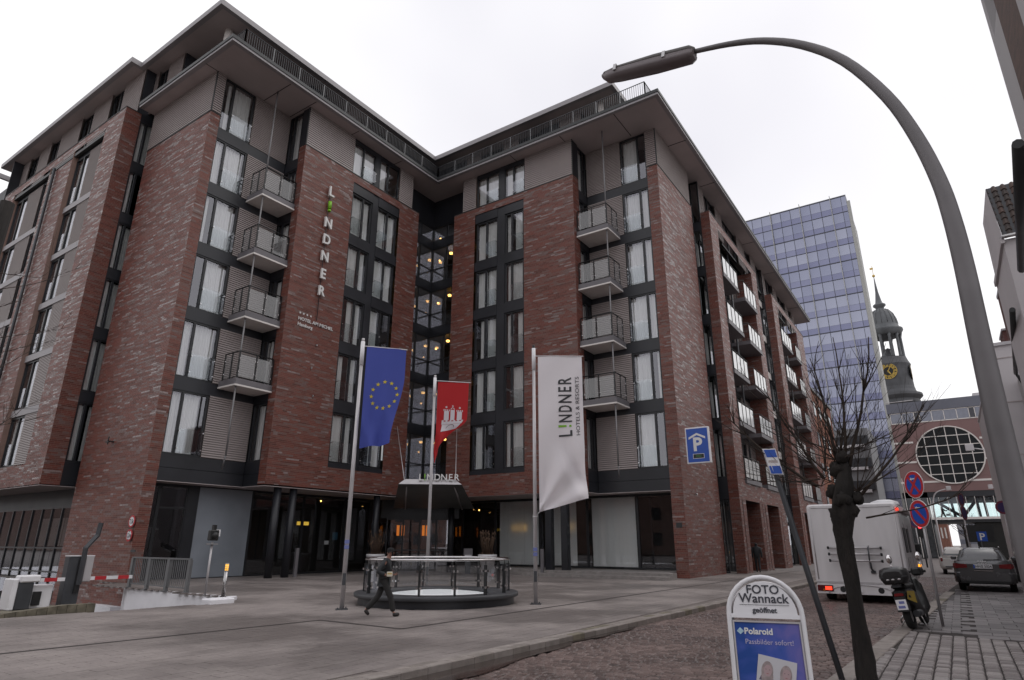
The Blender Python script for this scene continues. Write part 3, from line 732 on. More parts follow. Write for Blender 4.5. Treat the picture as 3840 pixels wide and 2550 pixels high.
# glazed stair in the inner corner
XS, YS = 33.3, 30.2
zs = [5.8]+F_[1:]
for k in range(6):
    z0 = F_[k]; z1 = (F_[k+1]-.62) if k < 5 else 25.6
    glazing('A', YS, 30.25, 31.85, z0, z1, 'pane', (z0+1.15,), fr=.05); glazing('A', YS, 31.85, XS-.02, z0, z1, 'pane', (z0+1.15,), fr=.06)
    glazing('B', XS, 28.75, YS-.02, z0, z1, 'pane', (z0+1.15,), fr=.06); glazing('B', XS, 27.05, 28.75, z0, z1, 'pane', (z0+1.15,), fr=.05)
    b = MB(); wbox(b, 'A', YS, 30.25, XS-.06, z0-.62, z0-.01, -.25, .06); wbox(b, 'B', XS, 27.05, YS+.05, z0-.62, z0-.01, -.25, .06); b.build('spandrel_panel', mt['dark'], hotel)
    MB().box(30.25, 36.1, YS+.28, 32.4, z0-.5, z0-.2).box(XS+.28, 36.1, 26.9, YS+.28, z0-.5, z0-.2).build('stair_landing', mt['innerg'], hotel)
    for p in ((31.6, 30.9), (34.2, 29.1), (34.5, 27.6)):
        MB().tube([(p[0], p[1], z1-.2), (p[0], p[1], z1-.32)], .13, 10).build('lit_lamp', mt['lampwarm'], hotel)
    for p in ((31.4, 31.9), (35.6, 29.2), (32.6, 31.6), (34.9, 28.3), (33.8, 29.9)): MB().ball((p[0], p[1], z1-.5-.35*(p[0] > 33)), .07, 8).build('spot_lamp', mt['lampwarm'], hotel)
    rb = MB(); rb.box(XS+.5, XS+.55, 27.1, 29.9, z0+.4, z0+1.1).box(30.4, 32.9, YS+.5, YS+.55, z0+.4, z0+1.1).build('inner_parapet', mt['innerg'], hotel)
b = MB(); wbox(b, 'A', YS, 30.25, XS-.06, 25.6, CL, -.25, .06); wbox(b, 'B', XS, 27.05, YS+.05, 25.6, CL, -.25, .06); b.build('spandrel_panel', mt['dark'], hotel); b = MB(); wbox(b, 'A', YS, 30.25, XS-.06, 4.5, 5.18, -.25, .05); wbox(b, 'B', XS, 27.05, YS+.05, 4.5, 5.18, -.25, .05); b.build('spandrel_panel', mt['dark'], hotel)
MB().box(30.25, 36.1, 32.35, 32.45, 4.6, 27.7).box(36.0, 36.1, 27.0, 32.4, 4.6, 27.7).build('stair_back_wall', mt['innerg'], hotel)
for (x0, x1, z) in ((31.0, 31.35, 7.2), (31.9, 32.2, 6.4), (31.0, 31.3, 10.8), (31.8, 32.3, 11.0)): MB().box(x0, x1, 32.25, 32.32, z, z+1.6).build('rear_window', mat('rear_daylight', (.75, .8, .85), .5, emit=.35, var=0), hotel)
# --- balconies
def balcony(ori, x, y, z, side):
    """front corner at (x, y); body reaches to the wall; z = underside"""
    s = MB()
    if ori == 'A': X0, X1, Y0, Y1 = x, 20.0, y, 30.9
    else: X0, X1, Y0, Y1 = x, 34.1, y, 16.96
    s.box(X0, X1, Y0, Y1, z+.09, z+.40, 0); s.box(X0-.012, X1, Y0-.012, Y1, z, z+.088, 1)
    b_ = s.build('balcony', [mt['slabgrey'], mt['edge']], hotel)
    zt, zr = z+.40, z+1.87
    if ori == 'A': fx0, fx1, fy = X0+.08, X1-.06, Y0+.07; runs = (((fx0, fy), (fx1, fy)), ((fx0, fy), (fx0, 30.7)))
    else: runs = (((X0+.07, Y0+.08), (X0+.07, Y1-.06)), ((X0+.07, Y0+.08), (33.9, Y0+.08)))
    r = MB()
    for (p, q) in runs: r.tube([(*p, zr), (*q, zr)], .035, 6).tube([(*p, zt+.08), (*q, zt+.08)], .02, 6)
    r.build('handrail', mt['black'], b_)
    for ri, (p, q) in enumerate(runs):
        n = 2
        for i in range(n+1):
            a = i/n; u = (p[0]+(q[0]-p[0])*a, p[1]+(q[1]-p[1])*a)
            if ri and not i: continue
            MB().box(u[0]-.035, u[0]+.035, u[1]-.02, u[1]+.02, zt, zr).build('baluster', mt['black'], b_)
            if i < n:
                a0, a1 = (i+.06)/n, (i+.94)/n; g = MB()
                A_ = (p[0]+(q[0]-p[0])*a0, p[1]+(q[1]-p[1])*a0); B_ = (p[0]+(q[0]-p[0])*a1, p[1]+(q[1]-p[1])*a1)
                th = .012; g.box(min(A_[0], B_[0])-th*(ri if ori == 'A' else 1-ri), max(A_[0], B_[0])+.0, min(A_[1], B_[1])-th*((1-ri) if ori == 'A' else ri), max(A_[1], B_[1]), zt+.12, zr-.17, 0) if False else g.face([(*A_, zt+.12), (*B_, zt+.12), (*B_, zr-.17), (*A_, zr-.17)], 0)
                for uu in (A_, B_):
                    for zz in (zt+.35, zr-.4): g.ball((uu[0], uu[1], zz), .04, 6, 1)
                g.build('glass_panel', [mt['balglass'], mt['chrome']], b_)
        if ri:
            bb = MB(); k = 9
            for i in range(1, k):
                a = i/k; bb.box(p[0]+(q[0]-p[0])*a-.012, p[0]+(q[0]-p[0])*a+.012, p[1]+(q[1]-p[1])*a-.012, p[1]+(q[1]-p[1])*a+.012, zt+.08, zr)
            if False: bb.build('bars', mt['black'], b_)
    return b_
# frosted balcony glass
m, n, l, b = _mat('satin_glass'); mt['balglass'] = m
n.remove(b); o = n['Material Output']; tr = n.new('ShaderNodeBsdfTransparent'); tr.inputs['Color'].default_value = (.82, .83, .84, 1)
df = n.new('ShaderNodeBsdfTranslucent'); df.inputs['Color'].default_value = (.7, .7, .7, 1); d2 = n.new('ShaderNodeBsdfDiffuse'); d2.inputs['Color'].default_value = (.6, .6, .6, 1)
gl = n.new('ShaderNodeBsdfGlossy'); gl.inputs['Roughness'].default_value = .03; _lw, frs = schlick(n, l, 1.9)
a1 = n.new('ShaderNodeMixShader'); a1.inputs['Fac'].default_value = .5; l.new(df.outputs[0], a1.inputs[1]); l.new(d2.outputs[0], a1.inputs[2])
a2 = n.new('ShaderNodeMixShader'); a2.inputs['Fac'].default_value = .30; l.new(tr.outputs[0], a2.inputs[1]); l.new(a1.outputs[0], a2.inputs[2])
a3 = n.new('ShaderNodeMixShader'); l.new(frs, a3.inputs['Fac']); l.new(a2.outputs[0], a3.inputs[1]); l.new(gl.outputs[0], a3.inputs[2]); l.new(a3.outputs[0], o.inputs['Surface'])
BZ = [9.42, 13.13, 16.86, 20.55]
for z in BZ: balcony('A', 17.83, 29.35, z, 0)
for z in BZ: balcony('B', 32.3, 14.75, z-.08, 0)
for (x, y) in ((17.98, 29.5), (32.45, 14.9)):
    for a, b in zip([5.85]+[z+.4 for z in BZ], BZ+[CL]):
        q = MB(); q.tube([(x, y, a-.0), (x, y, b)], .045, 10)
        if a < 6: q.tube([(x, y, 5.9), (x+(.25 if x > 30 else .1), y+(.1 if x > 30 else .35), 5.2)], .04, 6)
        q.build('balcony_post', mt['postgrey'], hotel)
# --- street side: recessed walls and balconies in the brick frames
def portal(a, o0, o1, b):
    s = (b-a)/13.4
    for k, z in enumerate(F_[:5]):
        zt = (F_[k+1]-.5)
        for (w0, w1, l0, l1) in ((o0, o0+2.0*s, o0+2.0*s, o0+4.0*s), (o0+5.2*s, o0+7.0*s, o0+7.0*s, o1)):
            window('A', YP+1.45, w0, w1, z+.1, zt, .5, False); louvre('A', YP+1.45, l0, l1, z+.1, zt, .1)
        panel('spandrel_panel', 'A', YP+1.4, o0, o1, zt, zt+.55, 0, .05)
        for (x0, x1) in ((o0+.05, o0+4.1*s), (o0+5.9*s, o1+.15)):
            q = MB(); q.box(x0, x1, YP-.12, YP+1.35, z-.22, z+.08, 0)
            bl = q.build('balcony', mt['slabgrey'], hotel)
            r = MB(); zz = z+1.55; r.tube([(x0+.05, YP-.08, zz), (x1-.05, YP-.08, zz)], .03, 6).tube([(x0+.05, YP-.08, zz), (x0+.05, YP+1.3, zz)], .03, 6)
            for i in range(5): r.box(x0+.03+(x1-x0-.1)*i/4, x0+.07+(x1-x0-.1)*i/4, YP-.1, YP-.06, z+.08, zz)
            for i in range(1, 7): r.box(x0+.035, x0+.06, YP+1.3*i/7, YP+1.3*i/7+.02, z+.08, zz)
            r.build('handrail', mt['black'], bl)
            for i in range(4):
                g = MB(); u0, u1 = x0+.12+(x1-x0-.1)*i/4, x0-.02+(x1-x0-.1)*(i+1)/4
                g.face([(u0, YP-.075, z+.18), (u1, YP-.075, z+.18), (u1, YP-.075, zz-.12), (u0, YP-.075, zz-.12)]); g.build('glass_panel', mt['opalglass'], bl)
    MB().tube([(o0+4.6*s, YP+.6, 5.6), (o0+4.6*s, YP+.6, 24.3)], .08, 8).build('balcony_post', mt['greymetal'], hotel)
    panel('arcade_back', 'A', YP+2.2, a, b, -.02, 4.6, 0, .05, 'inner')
    MB().box(a, b, YP+.03, YP+2.2, 4.46, 5.6).build('arcade_lintel', mt['dark'], hotel)
    for k, z in enumerate(F_):   # dark window strip beside the pier
        top = (F_[k+1]-.62) if k < 5 else CL-.05
        window('B', a+.05, 11.64, 12.9, z, top, .5, False, curtain=False)
        panel('spandrel_panel', 'B', a+.05, 11.62, 12.9, z-.62 if k else 4.5, z-.01, 0, .04)
    window('B', a+.05, 11.64, 12.9, .1, 4.4, .5, False, curtain=False)
m, n, l, b = _mat('opal_glass'); mt['opalglass'] = m
b.inputs['Base Color'].default_value = (.86, .87, .86, 1); b.inputs['Roughness'].default_value = .5
o = n['Material Output']; gl = n.new('ShaderNodeBsdfGlossy'); gl.inputs['Roughness'].default_value = .08; _lw, frs = schlick(n, l, 2.6)
a3 = n.new('ShaderNodeMixShader'); l.new(frs, a3.inputs['Fac']); l.new(b.outputs[0], a3.inputs[1]); l.new(gl.outputs[0], a3.inputs[2]); l.new(a3.outputs[0], o.inputs['Surface'])
portal(41.8, 43.7, 53.4, 55.2); portal(61.2, 63.4, 72.9, 76.9)
for k, z in enumerate(F_):
    top = (F_[k+1]-.62) if k < 5 else CL-.05
    louvre('A', 12.0, 55.2, 58.2, z, top, .1); window('A', 12.05, 58.2, 61.2, z, top, .5, False)
    if k: panel('spandrel_panel', 'A', 12.0, 55.2, 58.2, z-.62, z, 0, .05); panel('spandrel_panel', 'A', 12.0, 58.2, 61.2, z-.62, z, 0, .05, 'edge')
panel('fascia_panel', 'A', 12.0, 55.2, 61.2, 4.5, 5.18, 0, .05); glazing('A', 12.0, 55.2, 61.2, 0, 4.5)
for a, b, t in ((41.9, 43.3, 'l'), (43.3, 46.2, 'w'), (46.2, 48.0, 'l'), (48.0, 52.4, 'w'), (52.4, 55.0, 'l'), (55.0, 57, 'w'), (57, 58.9, 'l'), (58.9, 61.2, 'w'), (61.2, 62.6, 'l'), (62.6, 66, 'w'), (66, 68, 'l'), (68, 72, 'w'), (72, 73.6, 'l'), (73.6, 75.5, 'w'), (75.5, 77, 'l')):
    if t == 'l': louvre('A', 11.75, a, b, TOPB+.06, CL, .1)
    else: window('A', 11.85, a, b, TOPB+.1, CL-.05, .5, False, curtain=False)
panel('end_wall', 'A', 12.2, 76.8, 78.5, 4.5, CL, 0, .05, 'louvre')
glazing('B', 41.6, 11.95, 13.3, 0, 4.45)
# --- lettering on the brick pier
sgn = obj('wall_sign', MB().tube([(22.08, YA2-.1, 14.1), (22.08, YA2-.1, 23.1)], .02, 6).mesh('wall_sign', mt['dark']), hotel)
for ch, z, h in (('L', 22.4, .68), ('N', 20.2, .66), ('D', 19.08, .64), ('N', 17.95, .64), ('E', 16.8, .64), ('R', 15.7, .62)):
    t = MB(); put_text(t, ch, h*1.38, face_mx('A', (22.12, YA2-.18, z)), ext=.06, bold=.02, sx=.86); t.build('sign_letter', mt['textw'], sgn)
t = MB(); t.tube([(22.09, YA2-.2, 21.48), (22.09, YA2-.2, 21.98)], .11, 14).tube([(22.09, YA2-.2, 21.3), (22.09, YA2-.2, 21.41)], .1, 14); t.build('sign_letter', mt['green'], sgn)
for s_, z, sz in (('HOTEL AM MICHEL', 13.84, .27), ('Hamburg', 13.5, .27)):
    t = MB(); put_text(t, s_, sz*1.02, face_mx('A', (20.84, YA2-.06, z)), ext=.015, bold=.004, align='LEFT', sx=1.06 if 'H' == s_[0] and 'O' in s_ else 1.0); t.build('sign_line', mt['textw'], sgn)
def star(mb, T, r, m=0, th=.02):
    P = [(r*(1 if i % 2 == 0 else .4)*math.sin(PI*i/5), r*(1 if i % 2 == 0 else .4)*math.cos(PI*i/5)) for i in range(10)]
    for i in range(10):
        q = [(0, 0, th), (*P[(i+1) % 10], th), (*P[i], th)]; mb.face([T @ Vector(p) for p in q], m)
for i in range(4):
    t = MB(); star(t, face_mx('A', (20.93+i*.25, YA2-.05, 14.27)), .09); t.build('sign_star', mt['textw'], sgn)
for (x, z) in ((22.3, 12.6), (22.1, 11.2), (22.4, 9.6)): MB().box(x-.03, x+.03, YA2-.1, YA2, z, z+.12).build('wall_stud', mt['steel'], hotel)
MB().box(XC-.3, XC, 34.6, 34.75, 6.55, 6.6).box(XC-.34, XC-.26, 34.45, 34.8, 6.5, 6.56).box(XC-.3, XC-.26, 34.6, 34.66, 6.4, 6.8).build('wall_lamp', mt['black'], hotel)
MB().box(XB1-.03, XB1, 12.1, 12.42, 2.55, 2.8).build('wall_plate', mt['cap'], hotel)
MB().box(XC-.03, XC, 30.5, 30.9, 1.3, 1.4).build('wall_plate', mt['cap'], hotel)
MB().tube([(36, YD-.05, 4.4), (36, YD-.15, 4.4)], .06, 8).build('wall_lamp', mt['steel'], hotel)
# west wing ground floor behind the ramp
for i, y in enumerate((39.2, 40.55, 41.85, 43.15, 44.5, 45.9, 47.3, 48.8, 50.3, 52, 54)):
    y1 = (40.55, 41.85, 43.15, 44.5, 45.9, 47.3, 48.8, 50.3, 52, 54, 56)[i]
    glazing('B', 15.6, y, y1, -2.4, 3.6, rails=(1.42, .2), fr=.05)
panel('spandrel_panel', 'B', 15.6, 38.5, 60, 3.6, 4.5, 0, .06)
for y in (43.3, 44.0): lamp(16.3, 16.34, y, y+.3, 1.9, 2.4, 'lampdim') if 'lampdim' in mt else None
drape('B', 15.6, 39.3, 46.8, .25, 1.4, 12, 9, 'blindd')
drape('B', 15.6, 39.3, 43.8, 1.5, 3.0, 6, 10, 'blindd')
# ------------------------------------------------------------ ground, road, paving
mt['slab'] = tonemat('footway_slab', [(0., (.243, .21, .20)), (.5, (.259, .225, .213)), (1., (.275, .24, .226))], .75, .2, 18, stain=.40, wet=True, stain_scale=.28)
mt['clinker'] = tonemat('road_clinker', [(0., (.085, .056, .049)), (.5, (.142, .094, .083)), (1., (.20, .142, .128))], .6, .6, 60, stain=.3, wet=True)
mt['sett'] = tonemat('granite_sett', [(0., (.17, .148, .145)), (.5, (.235, .208, .203)), (1., (.32, .29, .28))], .7, .6, 70)
mt['flag'] = tonemat('grey_flagstone', [(0., (.085, .075, .077)), (.5, (.135, .12, .122)), (1., (.2, .18, .18))], .6, .3, 30, stain=.2)
mt['kerbstone'] = tonemat('kerbstone', [(0., (.13, .115, .108)), (1., (.27, .24, .22))], .75, .5, 35, stain=.25)
ZRD = -.1
lk = lambda x: 6.85-.026*x if x > 7 else 6.668+.12*(7-x)      # left kerb line
rk = lambda x: 2.25-.05*x                                       # right kerb line
g = MB()
for (x0, x1, y0, y1) in ((-1500, 6.0, -1500, 1500), (6.0, 14.9, -1500, 18.75), (14.9, 2500, -1500, 1500), (6.0, 14.9, 62, 1500)):
    g.face([(x0, y0, -.16), (x1, y0, -.16), (x1, y1, -.16), (x0, y1, -.16)])
struct('ground', g, mat('ground', (.2, .18, .17), .9))
def strip(mb, f0, f1, xs, z):
    for a, b in zip(xs, xs[1:]): mb.face([(a, f0(a), z), (b, f0(b), z), (b, f1(b), z), (a, f1(a), z)])
xs = [2, 4, 5.5, 7, 10, 15, 20, 30, 40, 60, 90, 130, 200]
road_b = MB(); strip(road_b, lambda x: rk(x)+.0, lambda x: lk(x), xs, ZRD-.02); road = struct('road', road_b, mat('road_bed', (.05, .036, .034), .9, bump=.4))
def fill(P, region, L_, W_, z, along='x', th=.05, joint=.012, seed=0, hz=.004, jit=.0, varL=0., cut=None):
    """running-bond paving inside region(x, y)->bool, bbox in region.bb"""
    r = np.random.default_rng(seed); x0, x1, y0, y1 = region.bb; B, T = [], []
    if along == 'x': nrow = int((y1-y0)/W_)
    else: nrow = int((x1-x0)/W_)
    for i in range(nrow):
        p = (x0 if along == 'x' else y0)+((i % 2)*.5+r.uniform(-jit, jit))*L_; end = x1 if along == 'x' else y1
        while p < end:
            l = L_*(1+r.uniform(-varL, varL)); c = p+l/2; w = (y0 if along == 'x' else x0)+(i+.5)*W_
            x, y = (c, w) if along == 'x' else (w, c)
            if region(x, y):
                h = r.uniform(-hz, hz); a, b = (l-joint)/2, (W_-joint)/2
                hx, hy = (a, b) if along == 'x' else (b, a)
                B.append((x-hx, x+hx, y-hy, y+hy, z-th, z+h)); T.append(r.uniform(0, 1))
            p += l
    if B: P.add(np.array(B), np.array(T), 2, np.ones(len(B), bool))
def region(f, *bb): f.bb = bb; return f
# forecourt with the footway in front of it
fb = MB()
poly_out = [(2.5, lk(2.5)+.17), (7, lk(7)+.17), (90, lk(90)+.17), (90, 12), (61, 13.2), (41, 13.2), (41, 12.5), (36, 12.5), (36, 33), (14.95, 33), (14.95, 30.9), (13.6, 30.9), (13.45, 20.6), (11.6, 18.45), (8.45, 18.75), (2.5, 19.3)]
fb.face([(x, y, -.012) for x, y in poly_out])
fore = struct('forecourt', fb, mat('paving_bed', (.16, .135, .125), .9, bump=.3))
def inpoly(poly):
    P = np.array(poly)
    def f(x, y):
        c = False; j = len(P)-1
        for i in range(len(P)):
            if (P[i][1] > y) != (P[j][1] > y) and x < (P[j][0]-P[i][0])*(y-P[i][1])/(P[j][1]-P[i][1])+P[i][0]: c = not c
            j = i
        return c
    return f
ip = inpoly(poly_out)
PAV = Pieces()
ringc = (15.78, 13.5)
fill(PAV, region(lambda x, y: ip(x, y) and y > lk(x)+.36 and (x-ringc[0])**2+(y-ringc[1])**2 > 2.35**2 and x < 48, 2.5, 48, 6.9, 33), .5, .25, 0., 'x', .05, .007, 3, .001)
PAV.finish('paving_slab', 'paving', mt['slab'], fore, exclude=lambda px, py: (px > 730) & (py > 600))
far_p = MB(); strip(far_p, lambda x: lk(x)+.3, lambda x: 11.9, [48, 60, 90], .002); o = far_p.build('far_footway', mat('far_paving', (.2, .18, .175), .8), fore)
# dark slot drain across the forecourt
dr = MB(); pts = [(4.0, 13.04), (10.58, 12.57), (10.52, 9.93), (25.0, 9.71), (48, 9.4)]
for (x, y), (X, Y) in zip(pts, pts[1:]):
    d = Vector((X-x, Y-y, 0)).normalized(); nn = Vector((-d.y, d.x, 0))*.05
    dr.add([(x-nn.x, y-nn.y, .006), (X-nn.x, Y-nn.y, .006), (X+nn.x, Y+nn.y, .006), (x+nn.x, y+nn.y, .006)], [(0, 1, 2, 3)])
o = struct('drain_channel', dr, mat('drain_slot', (.05, .042, .04), .6))
# kerbs
kb = MB(); strip(kb, lambda x: lk(x), lambda x: lk(x)+.34, xs[1:-2], -.03); strip(kb, lambda x: rk(x)-.32, lambda x: rk(x), xs[:-4], -.03)
kerbo = struct('kerb', kb, mt['asphalt'])
ks_m = [mat('kerbstone', c, .75, var=.2, scale=5, bump=.4, bscale=40) for c in ((.22, .19, .172), (.24, .208, .19), (.205, .178, .16), (.26, .228, .21))]
km_m = mat('mossy_kerbstone', (.17, .148, .11), .85, var=.3, scale=6, bump=.4)
def kerb(f, x0, x1, z, w, L_, seed, xo):
    r = random.Random(seed); x = x0; rest = MB()
    while x < x1:
        l = L_*r.uniform(.9, 1.1); a, b = x+.005, x+l-.005; q = MB(); e = .012; zz = z+r.uniform(-.003, .003); y0, y1 = f(a), f(b)
        V = [(a, y0, zz-.13), (b, y1, zz-.13), (b, y1+w, zz-.13), (a, y0+w, zz-.13), (a, y0, zz-e), (b, y1, zz-e), (b, y1+w, zz-e), (a, y0+w, zz-e), (a+e, y0+e, zz), (b-e, y1+e, zz), (b-e, y1+w-e, zz), (a+e, y0+w-e, zz)]
        F = [(8, 9, 10, 11), (0, 1, 5, 4), (1, 2, 6, 5), (2, 3, 7, 6), (3, 0, 4, 7), (4, 5, 9, 8), (5, 6, 10, 9), (6, 7, 11, 10), (7, 4, 8, 11)]
        if x < xo: q.add(V, F); q.build('kerb_stone', km_m if r.random() < .12 else r.choice(ks_m), kerbo)
        else: rest.add(V, F)
        x += l
    if rest.f: o = rest.build('far_kerb_stones', ks_m[0], kerbo); o['kind'] = 'stuff'
kerb(lambda x: lk(x), 3.0, 78, .006, .16, .5, 1, 40); kerb(lambda x: lk(x)+.165, 3.0, 60, .004, .16, .5, 2, 30)
kerb(lambda x: rk(x)-.3, 3, 30, .012, .3, 1.0, 3, 30)
# road pavers
RP = Pieces()
fill(RP, region(lambda x, y: rk(x)+.02 < y < lk(x)-.3 and x < 46, 4.0, 46, -.3, 7.2), .17, .115, ZRD, 'y', .06, .012, 5, .006, jit=.1, varL=.12)
fill(RP, region(lambda x, y: lk(x)-.3 <= y < lk(x)-.02 and x < 46, 4.0, 46, 5.5, 7.4), .24, .12, ZRD-.006, 'x', .06, .012, 6, .004)
RP.finish('paver', 'road_pavers', mt['clinker'], road, cham=1, exclude=lambda px, py: (px > 722) & (px < 812) & (py > 568))
pu = MB()
import itertools
def pudd(x0, x1, w, seed):
    r = random.Random(seed); n = 24; A, B = [], []
    for i in range(n+1):
        x = x0+(x1-x0)*i/n; e = math.sin(PI*i/n)**.5; A.append((x, lk(x)-.02)); B.append((x, lk(x)-.03-w*e*(.8+.2*math.sin(i*.55+seed))))
    for i in range(n): pu.face([(*B[i], ZRD+.011), (*B[i+1], ZRD+.011), (*A[i+1], ZRD+.011), (*A[i], ZRD+.011)])
pudd(4.2, 11.6, .6, 1); pudd(11.5, 14.5, .2, 3)
puddle = pu.build('puddle', mat('puddle_water', (.045, .034, .03), .1, spec=.5, var=.2, scale=2)); puddle['kind'] = 'structure'
far_r = MB(); strip(far_r, lambda x: rk(x), lambda x: lk(x), [46, 60, 90, 130, 200], ZRD+.004); far_r.build('far_road', mat('far_road', (.15, .13, .125), .7, var=.2), road)
# right-hand footway: granite setts, then flags
rb = MB(); strip(rb, lambda x: -8, lambda x: rk(x)-.3, [2, 10, 16, 20, 30, 45], -.02); foot = struct('footway', rb, mt['asphalt'])
SE = Pieces()
fill(SE, region(lambda x, y: -4 < y < rk(x)-.27 and x < 16.35-.25*(1.3-y) , 5.5, 16.6, -4, 2.2), .15, .2, -.0, 'x', .07, .02, 8, .01, jit=.4, varL=.25)
SE.finish('sett', 'setts', mt['sett'], foot, cham=1)
FL = Pieces()
fill(FL, region(lambda x, y: -6 < y < .05-.0*(x) and 16.45-.25*(1.3-y) < x, 15, 44, -6, .1), .5, .5, 0., 'y', .05, .012, 9, .004)
fill(FL, region(lambda x, y: .1 < y < rk(x)-.35 and x > 16.6, 16.6, 44, .1, 1.6), .34, .34, -.006, 'y', .05, .012, 10, .003)
FL.finish('flagstone', 'flagstones', mt['flag'], foot, nobj=200)
# ------------------------------------------------------------ garage ramp at the left
rm = MB(); rm.face([(2, 19.2, -.02), (13.5, 18.2, -.02), (15.6, 34, -2.2), (2, 34, -2.2)]); rm.face([(2, 34, -2.2), (15.6, 34, -2.2), (15.6, 80, -2.9), (2, 80, -2.9)])
struct('ramp', rm, mat('ramp_concrete', (.12, .105, .1), .85, var=.25))
def wallpoly(mb, pts, z0, z1, th):
    for (p, q, a0, b0, a1, b1) in pts:
        d = Vector((q[0]-p[0], q[1]-p[1], 0)).normalized(); n_ = Vector((-d.y, d.x, 0))*th
        V = [(p[0], p[1], a0), (q[0], q[1], a1), (q[0]-n_.x, q[1]-n_.y, a1), (p[0]-n_.x, p[1]-n_.y, a0), (p[0], p[1], b0), (q[0], q[1], b1), (q[0]-n_.x, q[1]-n_.y, b1), (p[0]-n_.x, p[1]-n_.y, b0)]
        mb.add(V, [(0, 3, 2, 1), (4, 5, 6, 7), (0, 1, 5, 4), (1, 2, 6, 5), (2, 3, 7, 6), (3, 0, 4, 7)])
wl = MB(); wallpoly(wl, [((14.9, 30.84), (13.72, 28.1), -2.6, -.03, -2.2, -.02), ((13.72, 28.1), (13.30, 20.4), -2.2, -.02, -1.0, .0), ((13.3, 20.4), (12.6, 19.3), -1.0, .02, -.3, .08), ((12.6, 19.3), (11.45, 18.42), -.3, .1, -.2, .1)], 0, 0, -.2)
wl.rbox(11.3, 12.05, 18.2, 18.75, -.2, .14, .03)
ramp_wall = solo('ramp_wall', 'white painted retaining wall along the garage ramp under the grey railing', 'wall', wl, mt['whitew'])
b = MB(); b.box(14.5, 14.93, 30.9, 33.4, -2.6, -.96); b.box(14.4, 14.93, 33.42, 38, -2.6, -1.3); b.build('base_course', mt['whitew'], ramp_wall)
th_ = thing('ramp_railing', 'grey steel bar railing on the white ramp wall beside the brick corner', 'railing', (13.5, 25, 0), world=True)
pa, pb = Vector((13.68, 28.0, 0)), Vector((13.45, 23.3, 0))
def lerp(a, t): return pa.lerp(pb, t)+Vector((0, 0, a))
r = MB(); r.box(-.04, .04, 0, 4.72, 1.1, 1.16).box(-.02, .02, 0, 4.72, .12, .16)
RM = Matrix.Translation(pb) @ Matrix.Rotation(math.atan2(pa.y-pb.y, pa.x-pb.x)-PI/2, 4, 'Z')
r.xf(RM).build('top_rail', mt['railg'], th_)
for i, y in enumerate((.05, 1.6, 3.15, 4.66)): MB().box(-.05, .05, y-.09, y+.09, -.02, 1.1).box(-.12, .05, y-.12, y+.12, -.04, -.0).xf(RM).build('post', mt['railg'], th_)
for i in range(31):
    y = .2+i*.145
    if min(abs(y-q) for q in (1.6, 3.15)) > .12: MB().box(-.008, .008, y-.02, y+.02, .16, 1.1).xf(RM).build('bar', mt['railg'], th_)
# kerb island, barrier, ticket column, mast
is_ = MB(); n = 14
for i in range(n):
    a, b_ = i/n, (i+1)/n; x0, x1 = 5.6+(8.45-5.6)*a, 5.6+(8.45-5.6)*b_-.01; y0, y1 = 19.3-.52*a, 19.3-.52*b_
    h0, h1 = -.02+.22*min(1, a*1.3), -.02+.22*min(1, b_*1.3); 
    is_.add([(x0, y0, -.3), (x1, y1, -.3), (x1, y1+.25, -.3), (x0, y0+.25, -.3), (x0, y0, h0), (x1, y1, h1), (x1, y1+.25, h1), (x0, y0+.25, h0)], [(0, 1, 5, 4), (4, 5, 6, 7), (1, 2, 6, 5), (2, 3, 7, 6), (3, 0, 4, 7)])
is_.box(5.9, 8.4, 19.35, 23.5, -1.2, .04)
solo('kerb_island', 'mossy concrete kerb island in front of the barrier machine', 'kerb', is_, mt['moss'])
ba = thing('barrier_gate', 'grey and white parking barrier with a red and white striped arm', 'barrier', (7.4, 20.4, .04))
MB().rbox(-.22, .12, -.1, .3, 0, .66, .02).build('cabinet', mt['greymetal'], ba)
MB().rbox(-.36, -.22, -.08, .5, 0, .76, .02).rbox(.12, .66, .1, .6, 0, .58, .02).build('cabinet_side', mt['white'], ba)
MB().rbox(-.22, .24, -.14, .25, .665, .84, .03).build('cabinet_head', mt['white'], ba)
MB().box(.2, .38, .02, .1, .08, .42).build('slot_panel', mt['black'], ba)
ar = MB(); ar.box(.24, 2.62, -.03, .03, .66, .75); arm = ar.build('barrier_arm', mt['white'], ba)
for a in (.36, .98, 1.6, 2.22): MB().box(a, a+.3, -.036, .036, .658, .752).build('red_band', mt['red'], arm)
ti = thing('ticket_column', 'dark grey ticket column with a crooked mast beside the barrier', 'ticket machine', (8.52, 20.5, .04))
MB().rbox(-.27, .13, -.15, .15, -.1, 1.29, .02).build('column_body', mt['greymetal'], ti)
MB().rbox(.14, .36, -.16, .3, .62, 1.31, .02).build('side_shell', mt['alu'], ti)
MB().box(-.27, .36, -.16, .16, 1.295, 1.32).build('top_plate', mt['white'], ti)
ms = MB(); ms.tube([(.06, -.2, .55), (.06, -.2, 1.52), (.3, -.2, 1.86), (.33, -.2, 2.2)], .07, 4, smooth=False); ms.build('mast', mt['greymetal'], ti)
MB().box(-.03, .1, -.19, -.15, .35, 1.2).build('recess', mt['black'], ti)
